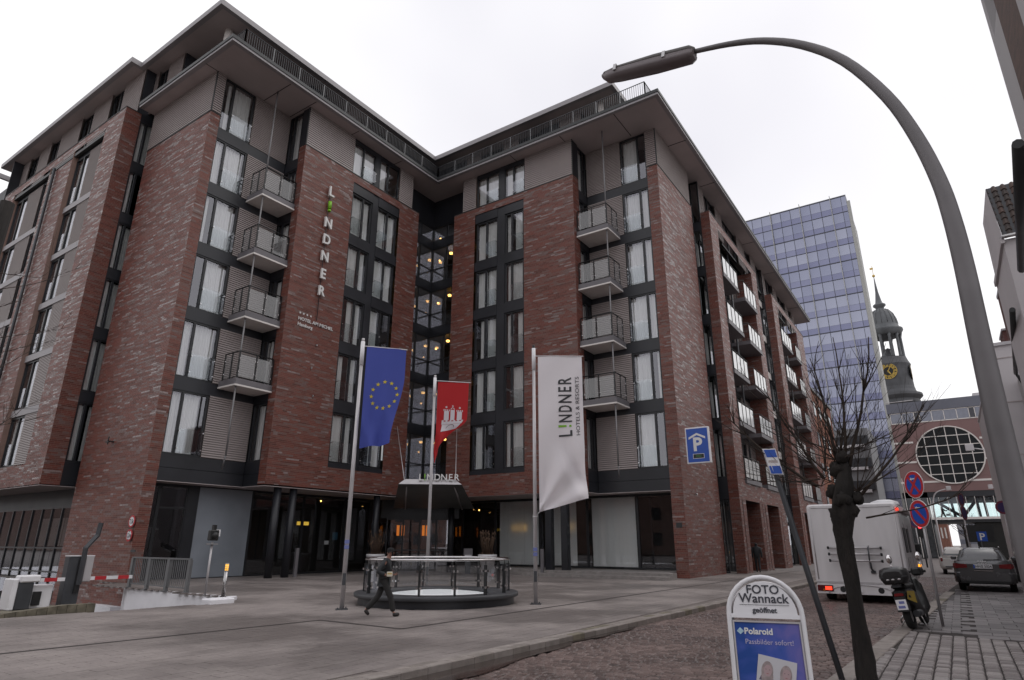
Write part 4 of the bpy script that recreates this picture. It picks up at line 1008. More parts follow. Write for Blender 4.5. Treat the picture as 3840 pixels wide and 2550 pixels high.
# traffic light, bollard lamp
tl = thing('ramp_signal', 'small black signal on a thin pole at the top of the ramp, seen from behind', 'traffic light', (12.4, 20.4, .05))
MB().tube([(0, 0, 0), (.0, 0, 1.68)], .035, 8).box(-.12, .12, -.03, .03, 0, .02).build('pole', mt['alu'], tl)
MB().rbox(-.15, .15, -.1, .1, 1.72, 2.06, .03).ball((0, -.1, 1.88), .12, 10).box(-.05, .05, -.06, .06, 2.06, 2.22).build('signal_head', mt['black'], tl)
MB().box(.06, .34, .16, .18, 1.86, 2.08).build('back_plate', mt['white'], tl)
MB().box(-.14, .14, -.12, .12, 1.6, 1.63).build('bracket', mt['steel'], tl)
bo = thing('bollard_light', 'steel bollard lamp glowing amber at the end of the white wall', 'bollard light', (12.95, 20.25, .0))
MB().tube([(0, 0, 0), (0, 0, .82)], .06, 12).build('bollard_post', mt['steel'], bo)
MB().tube([(0, 0, .82), (0, 0, 1.03)], .06, 12).build('lamp', emitmat('amber_lamp', (1, .5, .06), 1.1), bo)
lg = MB()
for z in (.82, .885, .955, 1.03): lg.tube([(0, 0, z), (0, 0, z+.012)], .066, 12)
for j in range(6): a = j*PI/3; lg.tube([(.063*math.cos(a), .063*math.sin(a), .82), (.063*math.cos(a), .063*math.sin(a), 1.03)], .006, 4)
lg.tube([(0, 0, 1.03), (0, 0, 1.06)], .066, 12).build('lamp_cage', mt['steel'], bo)
# round restriction signs on the brick
def roundsign(name, label, y, z, s_, wedges):
    R = .27; t = thing(name, label, 'sign', (XC, y, z), -PI/2)
    MB().disc((0, -.09, 0), R, (0, -1, 0), 28, 0, .02).tube([(0, -.07, 0), (0, 0, 0)], .03, 6).build('red_rim', mt['red'], t)
    MB().disc((0, -.094, 0), R*.74, (0, -1, 0), 28, 0, .002).build('sign_face', mt['white'], t)
    x = MB(); put_text(x, s_, .27, Matrix.Translation((0, -.098, -.09)) @ RX, ext=.001, bold=.006, sx=.8); x.build('lettering', mt['text'], t)
    if wedges:
        w = MB(); 
        for sg in (1, -1): w.face([(-.055*sg, -.099, .195*sg), (0, -.099, .12*sg), (.055*sg, -.099, .195*sg)][::1])
        w.build('arrow_mark', mt['text'], t)
roundsign('weight_limit_sign', 'round red rimmed sign reading 7,5t on the brick corner', 29.93-0, 2.59, '7,5t', False) if False else None
roundsign('weight_limit_sign', 'round red rimmed sign reading 7,5t on the brick corner', 31.15, 2.63, '7,5t', False)
roundsign('height_limit_sign', 'round red rimmed sign reading 3,2m below the 7,5t sign', 31.17, 2.02, '3,2m', True)
# ------------------------------------------------------------ round skylight with glass railing
rg = thing('skylight_ring', 'round dark plinth with glass railing and white skylight in the forecourt', 'skylight', (*ringc, 0))
MB().lathe([(2.36, 0), (2.36, .2)], n=56).lathe([(1.75, .2), (1.75, .1)], n=56).build('plinth', mt['dark'], rg)
MB().lathe([(1.78, .2), (2.47, .2), (2.49, .22), (2.49, .3), (2.47, .32), (1.78, .32), (1.76, .3), (1.76, .22), (1.78, .2)], n=64).build('coping', mat('slate_coping', (.045, .047, .052), .5, var=.2), rg)
MB().lathe([(0, .34), (.8, .32), (1.4, .26), (1.75, .2)], n=48).build('skylight_dome', clothmat('opal_dome', (.80, .82, .83), .1), rg)
MB().tube([(2.2*math.cos(2*PI*i/64), 2.2*math.sin(2*PI*i/64), 1.26) for i in range(64)], .032, 8, close=True).build('handrail', mt['chrome'], rg)
NP = 14; a0 = math.radians(220.5-12.9)
for i in range(NP):
    a = a0+2*PI*i/NP; T = Matrix.Rotation(a, 4, 'Z')
    MB().box(2.14, 2.24, -.022, .022, .31, 1.12).tube([(2.2, 0, 1.12), (2.2, 0, 1.25)], .012, 6).xf(T).build('post', mt['black'], rg)
    cl = MB()
    for z in (.52, .96):
        for s in (-.055, .055): cl.box(2.09, 2.145, s-.022, s+.022, z-.028, z+.028).box(2.235, 2.28, s-.022, s+.022, z-.028, z+.028)
    cl.xf(T).build('clamp', mt['chrome'], rg)
    g = MB(); k = 5; aa = [a+2*PI/NP*(.1+.8*j/k) for j in range(k+1)]
    for p, q in zip(aa, aa[1:]): g.face([(2.19*math.cos(p), 2.19*math.sin(p), .38), (2.19*math.cos(q), 2.19*math.sin(q), .38), (2.19*math.cos(q), 2.19*math.sin(q), 1.1), (2.19*math.cos(p), 2.19*math.sin(p), 1.1)])
    g.build('glass_panel', mt['ringglass'] if 'ringglass' in mt else mt['guard'], rg)
# ------------------------------------------------------------ flagpoles and flags
def flagpole(x, y, h, label, barz, dirv, blen, cap_m):
    t = thing('flagpole', label, 'flagpole', (x, y, 0), math.atan2(dirv[1], dirv[0]), 'flagpoles in the forecourt')
    MB().tube([(0, 0, 0), (0, 0, h*.5), (0, 0, h-.75)], [.062, .056, .05], 12).build('pole', mt['alu'], t)
    MB().tube([(0, 0, h-.75), (0, 0, h)], .062, 12).build('pole_head', mt['white'], t)
    MB().tube([(0, 0, h), (0, 0, h+.1)], .045, 8).build('cap', mt[cap_m], t)
    MB().tube([(.05, 0, barz), (blen, 0, barz-.02)], .014, 6).build('flag_bar', mt['white'], t)
    MB().rbox(-.16, .16, -.16, .16, 0, .02, .005).tube([(.11, .11, 0), (.11, .11, .06)], .02, 6).tube([(-.11, -.11, 0), (-.11, -.11, .06)], .02, 6).build('base_plate', mt['greymetal'], t)
    MB().box(-.045, .045, -.075, -.055, .62, .92).build('hatch', mt['greymetal'], t)
    return t
d1, d2, d3 = (.75, -.66), (.70, -.714), (.53, -.848)
mt['ropes'] = mt['white']
flagpole(12.55, 14.08, 7.6, 'left flagpole, carrying the blue flag with yellow stars', 7.46, d1, 1.36, 'alu')
flagpole(18.0, 15.9, 7.9, 'middle flagpole behind the round skylight, carrying the red flag', 7.78, d2, 1.42, 'alu')
flagpole(16.95, 10.66, 7.93, 'right flagpole with a dark tip, carrying the white banner', 7.66, d3, 1.65, 'black')
st_ = MB(); st_.box(-.064, .064, -.066, .02, 0, .1).box(-.064, .064, -.066, .02, .14, .24)
for (x, y, z, dv) in ((12.55, 14.08, 1.55, d1), (16.95, 10.66, 1.35, d3)):
    pol = [o for o in bpy.data.objects if o.name.startswith('flagpole') and abs(o.location.x-x) < .01][0]
    obj('sticker', st_.mesh('sticker', mat('pale_blue_sticker', (.16, .19, .42), .6, var=0)), pol, Matrix.Translation((0, 0, z)))
class Cloth:
    def __init__(s, P, dv, W_, L_, fw_, fz, fn): s.P = Vector(P); s.h = Vector((*dv, 0)).normalized(); s.n = Vector((-dv[1], dv[0], 0)).normalized()*-1; s.W, s.L, s.fw, s.fz, s.fn = W_, L_, fw_, fz, fn
    def __call__(s, u, v, off=0.): return s.P+s.h*s.fw(u, v)*s.W+Vector((0, 0, -s.L*s.fz(u, v)))+s.n*(s.fn(u, v)+off)
def cloth_mesh(c, nu, nv):
    V = [c(i/nu, j/nv) for j in range(nv+1) for i in range(nu+1)]
    F = [(j*(nu+1)+i, j*(nu+1)+i+1, (j+1)*(nu+1)+i+1, (j+1)*(nu+1)+i) for j in range(nv) for i in range(nu)]
    b = MB(); b.add(V, F, 0, True); return b
def mapped(c, V, F, off=.006):
    b = MB(); b.add([c(x, y, off) for x, y in V], F); b.add([c(x, y, -off) for x, y in V], [f[::-1] for f in F]); return b
sstep = lambda t: max(0, min(1, t))**2*(3-2*max(0, min(1, t)))
# blue flag with twelve stars
eu = Cloth((12.62, 14.02, 7.44), d1, 1.24, 3.1, lambda u, v: .03+u*(.97-.28*sstep((v-.25)/.75))-.0*v, lambda u, v: v*(1-.06*u*v), lambda u, v: .055*math.sin(u*11+v*3)*(.3+v)+.13*math.sin(u*8-v*7)*sstep((v-.5)/.35)-.15*v*u+.03*math.sin(v*9+u*3)*u)
fl1 = thing('eu_flag', 'blue flag with a circle of yellow stars hanging from the left flagpole', 'flag', (12.55, 14.08, 4.4), world=True)
cloth_mesh(eu, 18, 40).build('cloth', clothmat('blue_cloth', (.085, .115, .46), .4), fl1)
ystar = mat('yellow_print', (.62, .5, .03), .7, var=0)
for k in range(12):
    a = 2*PI*k/12+.1; cu_, cv_ = .55+.34*math.sin(a), .485+.125*math.cos(a)*1.1
    Vs = [(cu_, cv_)]+[(cu_+.062*(1 if i % 2 == 0 else .4)*math.sin(PI*i/5), cv_-.0235*(1 if i % 2 == 0 else .4)*math.cos(PI*i/5)) for i in range(10)]
    mapped(eu, Vs, [(0, 1+i, 1+(i+1) % 10) for i in range(10)], .012).build('star', ystar, fl1)
# red flag with the white castle
def hfw(u, v): return .03+u*(.97-.06*v-.62*sstep((v-.45)/.45)-.2*sstep((v-.8)/.2))-.10*math.sin(PI*v)*sstep((v-.6)/.4)
hh = Cloth((18.06, 15.85, 7.74), d2, 1.26, 3.15, hfw, lambda u, v: v*(1-.22*u*sstep((v-.2)/.6))+.06*u*v, lambda u, v: .05*math.sin(u*7+v*4)*v+.16*math.sin(u*6-v*9)*sstep((v-.5)/.25)-.1*v)
fl2 = thing('castle_flag', 'red flag with a white castle, twisted at its foot, on the middle flagpole', 'flag', (18.0, 15.9, 4.6), world=True)
cloth_mesh(hh, 18, 40).build('cloth', clothmat('red_cloth', (.55, .03, .035), .4), fl2)
wpr = mat('white_print', (.62, .57, .6), .8, var=0); kpr = mat('black_print', (.02, .02, .02), .8, var=0)
def rect(c, u0, u1, v0, v1, m, nm, parent, n=4, off=.012):
    V = [(u0+(u1-u0)*i/n, v0+(v1-v0)*j/n) for j in range(n+1) for i in range(n+1)]
    F = [(j*(n+1)+i, j*(n+1)+i+1, (j+1)*(n+1)+i+1, (j+1)*(n+1)+i) for j in range(n) for i in range(n)]
    return mapped(c, V, F, off).build(nm, m, parent)
def castle():
    for (u0, u1, t) in ((.24, .40, .36), (.45, .585, .34), (.66, .82, .36)):
        rect(hh, u0, u1, t, .485, wpr, 'castle_tower', fl2)
        if t > .35:
            for k in range(4): rect(hh, u0-.02+k*(u1-u0+.04)/3.4, u0-.02+k*(u1-u0+.04)/3.4+.03, t-.022, t, wpr, 'battlement', fl2, 1)
    rect(hh, .18, .88, .50, .54, wpr, 'castle_wall', fl2)
    for k in range(6): rect(hh, .18+k*.128, .18+k*.128+.06, .482, .50, wpr, 'battlement', fl2, 1)
    rect(hh, .20, .86, .543, .64, wpr, 'castle_wall', fl2, 6)
    mapped(hh, [(.5175, .312)]+[(.5175+.07*math.cos(PI*i/6), .34-.03*math.sin(PI*i/6)) for i in range(7)], [(0, i+1, i+2) for i in range(6)]).build('castle_dome', wpr, fl2)
    rect(hh, .508, .527, .28, .315, wpr, 'cross', fl2, 1); rect(hh, .49, .545, .288, .294, wpr, 'cross', fl2, 1)
    for cu_ in (.31, .745):
        Vs = [(cu_, .31)]+[(cu_+.045*(1 if i % 2 == 0 else .45)*math.sin(PI*i/6), .31-.017*(1 if i % 2 == 0 else .45)*math.cos(PI*i/6)) for i in range(12)]
        mapped(hh, Vs, [(0, 1+i, 1+(i+1) % 12) for i in range(12)]).build('star', wpr, fl2)
    cu_, cv_ = .53, .60
    Vs = []; 
    for i in range(15): a = PI+PI*i/14; Vs += [(cu_+.15*math.cos(a), cv_+.052*math.sin(a)), (cu_+.135*math.cos(a), cv_+.046*math.sin(a))]
    mapped(hh, Vs, [(2*i, 2*i+2, 2*i+3, 2*i+1) for i in range(14)], .018).build('gate_arch', kpr, fl2)
castle()
# white banner
bw = Cloth((17.0, 10.58, 7.63), d3, 1.5, 5.0, lambda u, v: .03+u*(.97+.05*sstep((v-.7)/.3)), lambda u, v: v*(1-.085*u*v), lambda u, v: .05*math.sin(u*4+v*3)*sstep(v/.4)*.5+.17*math.sin(u*8-v*11)*sstep((v-.5)/.3)*(.3+.7*u)+.025*math.sin(u*15-v*18)*sstep((v-.5)/.2)-.1*u*v+.02*math.sin(u*6+v*15)+.09*math.sin(9*math.atan2(1.02-v, u*.35+.02))*sstep((v-.5)/.4))
fl3 = thing('hotel_banner', 'tall white banner with dark upright lettering on the right flagpole', 'banner', (16.95, 10.66, 2.5), world=True)
cloth_mesh(bw, 24, 70).build('cloth', clothmat('white_cloth', (.90, .86, .89), .3), fl3)
def btext(s, u0, v0, v1, hgt, m, nm, **k):
    """text reading upward: from v0 (bottom) to v1 (top), baseline at u0+hgt"""
    V, F = text(s, 1., **k); xs_ = [p[0] for p in V]; lo, hi = min(xs_), max(xs_); front = [f for f in F]
    P = [(u0+hgt*(1-p[1]/.72), v0+(v1-v0)*(p[0]-lo)/(hi-lo)) for p in V]
    mapped(bw, P, F, .012).build(nm, m, fl3)
btext('L', .44, .545, .505, .30, mt['text'], 'banner_letter', bold=.015)
rect(bw, .44, .62, .468, .481, mt['green'], 'banner_letter', fl3); rect(bw, .68, .73, .468, .481, mt['green'], 'banner_letter', fl3, 1)
for ch, a, b_ in (('N', .448, .398), ('D', .378, .335), ('N', .318, .262), ('E', .242, .208), ('R', .19, .143)): btext(ch, .44, a, b_, .30, mt['text'], 'banner_letter', bold=.015)
btext('HOTELS & RESORTS', .83, .545, .14, .085, mt['text'], 'banner_line')
rp = MB(); rp.tube([bw(0, 1.0), (16.97, 10.63, 2.52)], .012, 6).tube([(16.95+.08*math.cos(i*PI/5), 10.66+.08*math.sin(i*PI/5), 2.5) for i in range(10)], .014, 5, close=True); rp.build('ring_cord', mt['white'], fl3)
# ------------------------------------------------------------ planters, stele, slim posts
grass_m = mat('dry_stems', (.12, .075, .05), .85, var=.3)
def planter(x, y, label):
    t = thing('planter', label, 'planter', (x, y, 0), 0, 'white planters by the entrance')
    MB().lathe([(0, 0), (.33, 0), (.46, .92), (.55, .92), (.56, 1.1), (.48, 1.1), (.46, 1.02), (0, 1.02)], n=28).build('pot', mt['white'], t)
    MB().lathe([(0, 1.04), (.455, 1.03)], n=16).build('soil', mt['asphalt'], t)
    return t
def stems(x, y, label, seed, w):
    r = random.Random(seed); b = MB()
    for i in range(90):
        a = r.uniform(0, 6.28); q = r.uniform(0, .3); h = r.uniform(.6, 1.45); s = r.uniform(.05, .35)*w
        p0 = Vector((q*math.cos(a), q*math.sin(a), 1.02)); p1 = p0+Vector((s*math.cos(a), s*math.sin(a), h)); pm = p0.lerp(p1, .55)+Vector((r.uniform(-.04, .04), r.uniform(-.04, .04), .05))
        b.tube([p0, pm, p1], [.008, .006, .004], 4)
        if r.random() < .5: b.ball(p1, r.uniform(.02, .045), 6, 0, (1, 1, 2))
    for i in range(60):
        a = r.uniform(0, 6.28); q = r.uniform(.1, .42); p = Vector((q*math.cos(a), q*math.sin(a), 1.04)); b.tube([p, p+Vector((.1*math.cos(a), .1*math.sin(a), r.uniform(.06, .2)))], [.02, .004], 4)
    return solo('dry_plant', label, 'plant', b, grass_m, 'dry plants in the planters', (x, y, 0))
planter(27.93, 29.76-1.0, 'white pot of dry plants left of the hotel entrance'); stems(27.93, 28.76, 'dry brown stems in the white pot left of the entrance', 1, 1)
planter(31.3, 23.0, 'white pot of dry plants right of the hotel entrance'); stems(31.3, 23.0, 'dry brown stems in the white pot right of the entrance', 2, 1)
q = thing('info_stele', 'grey box stele with a white strip beside the hotel entrance', 'stele', (31.1, 24.3, 0), -PI/4)
MB().box(-.16, .16, -.1, .1, 0, .98).build('stele_post', mt['greymetal'], q); MB().rbox(-.26, .26, -.14, .14, .98, 1.42, .02).build('stele_head', mt['slabgrey'], q); MB().box(-.2, .2, -.15, -.135, 1.0, 1.06).build('white_strip', mt['white'], q)
solo('slim_post', 'slim grey post beside the two round columns', 'post', MB().box(-.09, .09, -.06, .06, 0, 1.45), mt['slabgrey'], None, (22.7, 29.3, 0))
solo('slim_post', 'slim grey post left of the two square columns', 'post', MB().box(-.06, .06, -.09, .09, 0, 1.43), mt['slabgrey'], None, (31.9, 19.6, 0))
# garage sign sticking out from the brick pier
ps = thing('parking_garage_sign', 'blue parking garage sign with a white roof mark over the letter P', 'sign', (34.35, YD, 6.9), -PI/2)
MB().rbox(.3, 1.62, -.1, .1, -1.0, .98, .02).build('sign_box', mt['white'], ps)
MB().box(.37, 1.55, -.106, -.101, -.93, .91).build('blue_face', mt['signblue'], ps)
pm = MB(); put_text(pm, 'P', 1.0, Matrix.Translation((.95, -.11, -.3)) @ RX, ext=.002, bold=.035); pm.build('letter_p', mt['textw'], ps)
cv_ = MB()
for s in (1, -1): cv_.face([(.95, -.111, .66), (.95, -.111, .54), (.95+s*.46, -.111, .32), (.95+s*.46, -.111, .44)][::s])
cv_.build('roof_mark', mt['textw'], ps)
MB().box(.68, 1.26, -.112, -.107, -.72, -.5).build('display', mt['black'], ps)
MB().box(.66, 1.28, -.11, -.106, -.74, -.48).build('display_frame', mt['textw'], ps)
fr_ = MB(); put_text(fr_, 'FREI', .17, Matrix.Translation((.97, -.114, -.67)) @ RX, ext=.001); fr_.build('display_text', mat('led_green', (.05, .2, .06), .5, var=0), ps)
for z in (.45, -.55): MB().tube([(-.02, 0, z), (.32, 0, z)], .035, 8).build('bracket', mt['alu'], ps)
# ------------------------------------------------------------ glass office tower
tw = thing('glass_tower', 'tall blue glass office tower behind the hotel', 'tower', (150, 20, 0), world=True)
def tglass(name, a, b): 
    return [mat(f'{name}', tuple(np.array(a)+(np.array(b)-np.array(a))*k/3), .22, .75, var=.08, scale=.15) for k in range(4)]
tv = tglass('tower_glass', (.235, .25, .345), (.335, .35, .435)); tsg = tglass('tower_spandrel', (.182, .19, .295), (.25, .26, .36))
r = random.Random(4); vm = [MB().face([(0, 0, 0), (0, -2.12, 0), (0, -2.12, 2.45), (0, 0, 2.45)]).mesh('glass_pane', m) for m in tv]
sm_ = [MB().face([(0, 0, 0), (0, -2.12, 0), (0, -2.12, 1.4), (0, 0, 1.4)]).mesh('spandrel_pane', m) for m in tsg]
sh_ = [MB().face([(0, 0, 0), (0, -1.0, 0), (0, -1.0, 2.45), (0, 0, 2.45)]).mesh('glass_pane', m) for m in tv]
ss_ = [MB().face([(0, 0, 0), (0, -1.0, 0), (0, -1.0, 1.4), (0, 0, 1.4)]).mesh('spandrel_pane', m) for m in tsg]
TP, TZ = 4.05, 79.4
for f in range(19):
    z = TZ-(f+1)*TP; fs = r.choice((0, 1, 1, 2)); fv = r.choice((1, 2, 2, 3))
    for k in range(12):
        y = 8.95+2.24*(k+1)-.06 if k < 11 else 8.93
        mv, mss = (vm, sm_) if k < 11 else (sh_, ss_)
        obj('glass_pane', mv[min(3, max(0, fv+r.choice((-1, 0, 0, 0, 1))))], tw, Matrix.Translation((149.98+r.uniform(-.004, .004), y, z+1.45)))
        obj('spandrel_pane', mss[min(3, max(0, fs+r.choice((0, 0, 1))))], tw, Matrix.Translation((149.985, y, z+.02)))
b = MB()
for f in range(20): b.box(149.9, 150.3, 7.95, 33.8, TZ-f*TP-.14, TZ-f*TP+(.0 if f % 2 else .1))
for k in range(12): b.box(149.93, 150.3, 8.95+2.24*k-.03, 8.95+2.24*k+.03, 2, TZ)
b.build('facade_grid', mat('tower_grid', (.07, .075, .1), .5), tw)
b = MB()
for k in (1, 4, 7, 10): b.box(149.3, 149.9, 8.95+2.24*k-.06, 8.95+2.24*k+.06, 2, TZ+.6)
b.build('facade_rail', mat('tower_rail', (.45, .45, .44), .5), tw)
MB().box(150.05, 172, 7.9, 33.7, 0, TZ+.25).build('tower_body', mat('tower_concrete', (.36, .36, .35), .7, var=.08, scale=.3), tw)
b = MB(); b.box(150.0, 150.4, 7.2, 7.9, 0, TZ-1.5)
b.build('side_balcony_edge', mat('tower_edge', (.42, .42, .4), .7), tw)
# ------------------------------------------------------------ church tower
ch = thing('church_tower', 'dark church tower with copper dome, columns and gilded clock', 'church tower', (212, 7.6, 0))
cstone = mat('weathered_copper', (.12, .127, .135), .6, .1, var=.3, scale=.4); cdark = mat('dark_stone', (.095, .097, .105), .7, var=.25, scale=.3)  # both greys lightened, distance haze put into the colour
MB().lathe([(5.4, 36), (5.4, 40.2), (6.0, 40.6), (5.6, 41.6), (6.6, 42.6), (6.5, 43.3), (5.5, 43.5), (5.1, 44.4), (4.95, 45.3), (4.9, 45.4), (4.75, 50.5), (4.9, 51.4), (5.1, 52.2), (4.6, 53.4), (4.3, 54.4), (0, 54.4)], n=28, smooth=False).build('drum', cdark, ch)
for i in range(10):
    a = 2*PI*(i+.5)/10; x, y = 3.75*math.cos(a), 3.75*math.sin(a)
    MB().tube([(x, y, 54.4), (x, y, 54.9), (x, y, 60.6), (x, y, 61.6)], [.55, .42, .36, .6], 10).build('column', cstone, ch)
MB().lathe([(1.0, 54.4), (.6, 57), (1.0, 57.4), (.0, 58)], n=12).build('bell_stand', cdark, ch)
MB().lathe([(3.3, 61.4), (4.3, 61.5), (4.5, 62.3), (4.95, 63.0), (4.9, 63.5), (4.1, 63.8), (3.95, 65.0), (3.7, 66.8), (3.1, 68.6), (2.1, 69.9), (1.1, 70.5)], n=30).lathe([(3.3, 61.4), (2.0, 60.6), (0, 60.4)], n=20).build('dome', cstone, ch)
rib = MB()
for i in range(16):
    a = 2*PI*i/16; rib.tube([(q*math.cos(a), q*math.sin(a), z) for q, z in ((3.98, 65.0), (3.74, 66.8), (3.14, 68.6), (2.14, 69.95))], .07, 4)
rib.build('dome_rib', cdark, ch)
MB().lathe([(1.1, 70.5), (1.2, 71.0), (1.75, 71.5), (1.7, 71.9), (1.0, 72.4), (.8, 73.4), (.42, 76), (.16, 80), (.08, 81.2)], n=16).build('spire', cstone, ch)
MB().ball((0, 0, 81.6), .45, 12).tube([(0, 0, 82), (0, 0, 85)], .06, 6).box(-.05, .05, -.2, .7, 83.8, 84.4).build('weather_vane', mt['gold'], ch)
ck = Matrix.Translation((-4.85, .7, 49.8)) @ Matrix.Rotation(math.radians(-8), 4, 'Z')
def clock(T):
    f = MB(); f.disc((0, 0, 0), 2.3, (-1, 0, 0), 40, 0, .25); fo = f.xf(T).build('clock_face', mat('clock_black', (.02, .02, .02), .5), ch)
    rr = MB()
    for i in range(40):
        p, q = 2*PI*i/40, 2*PI*(i+1)/40
        for r0, r1 in ((2.12, 2.3),): rr.face([(-.03, r0*math.sin(p), r0*math.cos(p)), (-.03, r1*math.sin(p), r1*math.cos(p)), (-.03, r1*math.sin(q), r1*math.cos(q)), (-.03, r0*math.sin(q), r0*math.cos(q))])
    for i in range(12):
        a = 2*PI*i/12; R_ = Matrix.Rotation(a, 4, 'X')
        for dx in ((-.28, .0, .28) if i % 3 else (-.16, .16)): rr.box(-.05, -.01, dx-.1, dx+.1, 1.25, 2.08, 0, R_)
        rr.box(-.05, -.01, -.36, .36, 1.3, 1.4, 0, R_)
    for a, ln, w in ((math.radians(150), 1.1, .16), (math.radians(25), 1.5, .1)):
        rr.box(-.08, -.05, -w, w, -.3, ln, 0, Matrix.Rotation(a, 4, 'X'))
    rr.xf(T).build('clock_numeral_ring', mt['gold'], fo)
clock(ck); clock(Matrix.Translation((-.6, -4.85, 49.6)) @ Matrix.Rotation(PI/2, 4, 'Z'))
# ------------------------------------------------------------ pink building that bridges the street
pk = thing('bridge_building', 'pink clad building with a big round window bridging the street', 'building', (110, 0, 0), world=True)
pink = mat('pink_cladding', (.215, .125, .12), .6, var=.08, scale=.2); XP = 110.
body = MB(); body.box(XP+.1, 128, -14, 5.4, 8.93, 19.0); body.build('wall', pink, pk)
for i in range(9):   # cladding panels
    for j in range(5):
        y0 = 5.38-i*2.15; z0 = 8.95+j*2.0
        MB().box(XP+.04, XP+.1, y0-2.13, y0, z0, z0+1.98).build('cladding_panel', pink, pk)
for z in (10.35, 13.25, 16.12):
    for a, b_ in ((3.0, 5.45), (-6.6, -5.0)) if z != 10.35 else ((.4, 5.5), (-6.6, -2.6)): MB().box(XP-.02, XP+.04, a, b_, z-.13, z+.13).build('white_band', mt['edge'], pk)
MB().box(XP+.2, 128, -14, 5.4, 19.0, 20.5).build('upper_storey', mt['dark'], pk)
for i, (y, w) in enumerate(((5.3, 1.5), (3.8, 1.55), (2.25, .7), (1.55, 1.5), (.05, 1.5), (-1.45, 1.55), (-3.0, 1.45), (-4.45, .7), (-5.15, 1.6), (-6.75, 1.6))):
    o = MB().box(XP-.02, XP+.15, y-.05, y+.04, 19.0, 20.6).box(XP-.02, XP+.15, y-w, y, 20.5, 20.6).box(XP-.02, XP+.15, y-w, y, 18.95, 19.08).build('window', mt['edge'], pk)
    MB().box(XP+.02, XP+.08, y-w+.05, y-.05, 19.08, 20.5).build('pane', mat('ribbon_glass', (.2, .21, .25) if i not in (2, 7) else (.05, .05, .06), .08, .3), o)
MB().box(XP-.1, 128, -14, 5.6, 20.62, 22.1).build('roof_parapet', mat('zinc', (.14, .145, .175), .5, .4, var=.1, scale=.4), pk)
MB().tube([(XP-.1, 5.6, 22.3), (XP-.1, 2, 22.35)], .06, 6).box(XP+1, XP+4, -6.2, -5.4, 22, 22.7).tube([(XP+2, -5.6, 22), (XP+1, -7.4, 23.6)], .12, 6).tube([(XP+2, -6.2, 22), (XP+1, -8, 23.2)], .12, 6).build('roof_plant', mt['alu'], pk)
cyc, czc, cr = -1.15, 14.03, 4.05
rw = MB(); rw.disc((XP-.06, cyc, czc), cr, (-1, 0, 0), 48, 0, .1); rwo = rw.build('round_window', mat('black_glass', (.014, .016, .018), .12, 0, spec=.12, var=.2, scale=.2), pk)
MB().tube([(XP-.1, cyc+cr*math.sin(2*PI*i/48), czc+cr*math.cos(2*PI*i/48)) for i in range(48)], .1, 6, close=True).build('window_rim', mt['edge'], rwo)
for k in (-2.7, -1.33, .0, 1.33, 2.7):
    hl = math.sqrt(cr*cr-k*k); MB().box(XP-.13, XP-.07, cyc+k-.05, cyc+k+.05, czc-hl, czc+hl).build('glazing_bar', mt['edge'], rwo)
    MB().box(XP-.14, XP-.065, cyc-hl, cyc+hl, czc+k-.05, czc+k+.05).build('glazing_bar', mt['edge'], rwo)
# truss bridge under it
MB().box(XP+.1, 128, -14, 5.6, 8.15, 8.93).build('bridge_beam', mt['dark'], pk)
MB().box(XP-.05, XP+.25, -14, 2.45, 5.12, 5.42).build('bridge_edge', mt['edge'], pk); MB().box(XP+.26, 120, -14, 2.45, 4.72, 5.1).build('bridge_floor', mt['dark'], pk)
bg_m = mat('bridge_glass', (.52, .62, .62), .15, var=.06, scale=.3, emit=0.); 
bgl = glassmat('bridge_pane', (.92, .98, .98), 1.5)
for i in range(10):
    y = 2.3-i*1.05; MB().box(XP+.1, XP+.13, y-1.0, y, 5.42, 8.15).build('pane', bgl, pk); MB().box(119.9, 119.93, y-1.0, y, 5.42, 8.15).build('pane', bgl, pk)
    MB().box(XP+.02, XP+.1, y-.03, y+.03, 5.42, 8.15).build('glazing_bar', mt['edge'], pk)
MB().box(XP+.3, 119.5, -14, 2.4, 8.1, 8.14).build('bridge_ceiling', mt['innerg'], pk)
for (y0, z0, y1, z1) in ((2.3, 8.1, -1.2, 5.4), (-1.2, 5.4, -3.4, 8.1), (-4.4, 8.1, -7.6, 5.4), (-1.0, 8.1, -1.2, 5.4), (-3.9, 8.1, -4.0, 5.4), (-.1, 8.1, -.3, 5.4), (-3.1, 8.1, -3.2, 5.4)):
    MB().tube([(XP+.5, y0, z0), (XP+.5, y1, z1)], .2 if abs(y0-y1) > 1 else .16, 4, smooth=False).build('truss_member', mt['dark'], pk)
fm = mat('stair_glass', (.06, .065, .07), .1, .2, var=.3)
MB().box(XP+.1, 128, 2.5, 5.5, 0, 8.93).build('stair_tower', fm, pk)
for y in (2.6, 3.5, 4.4, 5.3): MB().box(XP+.02, XP+.1, y-.04, y+.04, 0, 11.0 if y > 5 else 8.1).build('glazing_bar', mt['edge'], pk)
MB().box(XP, 128, 2.45, 2.6, 0, 5.1).build('pier', mt['dark'], pk)
MB().box(XP+.5, 128, -14, -2.5, 0, 4.7).build('passage_shade', mt['inner'], pk)  # near-black solid block standing for the shade under the bridge
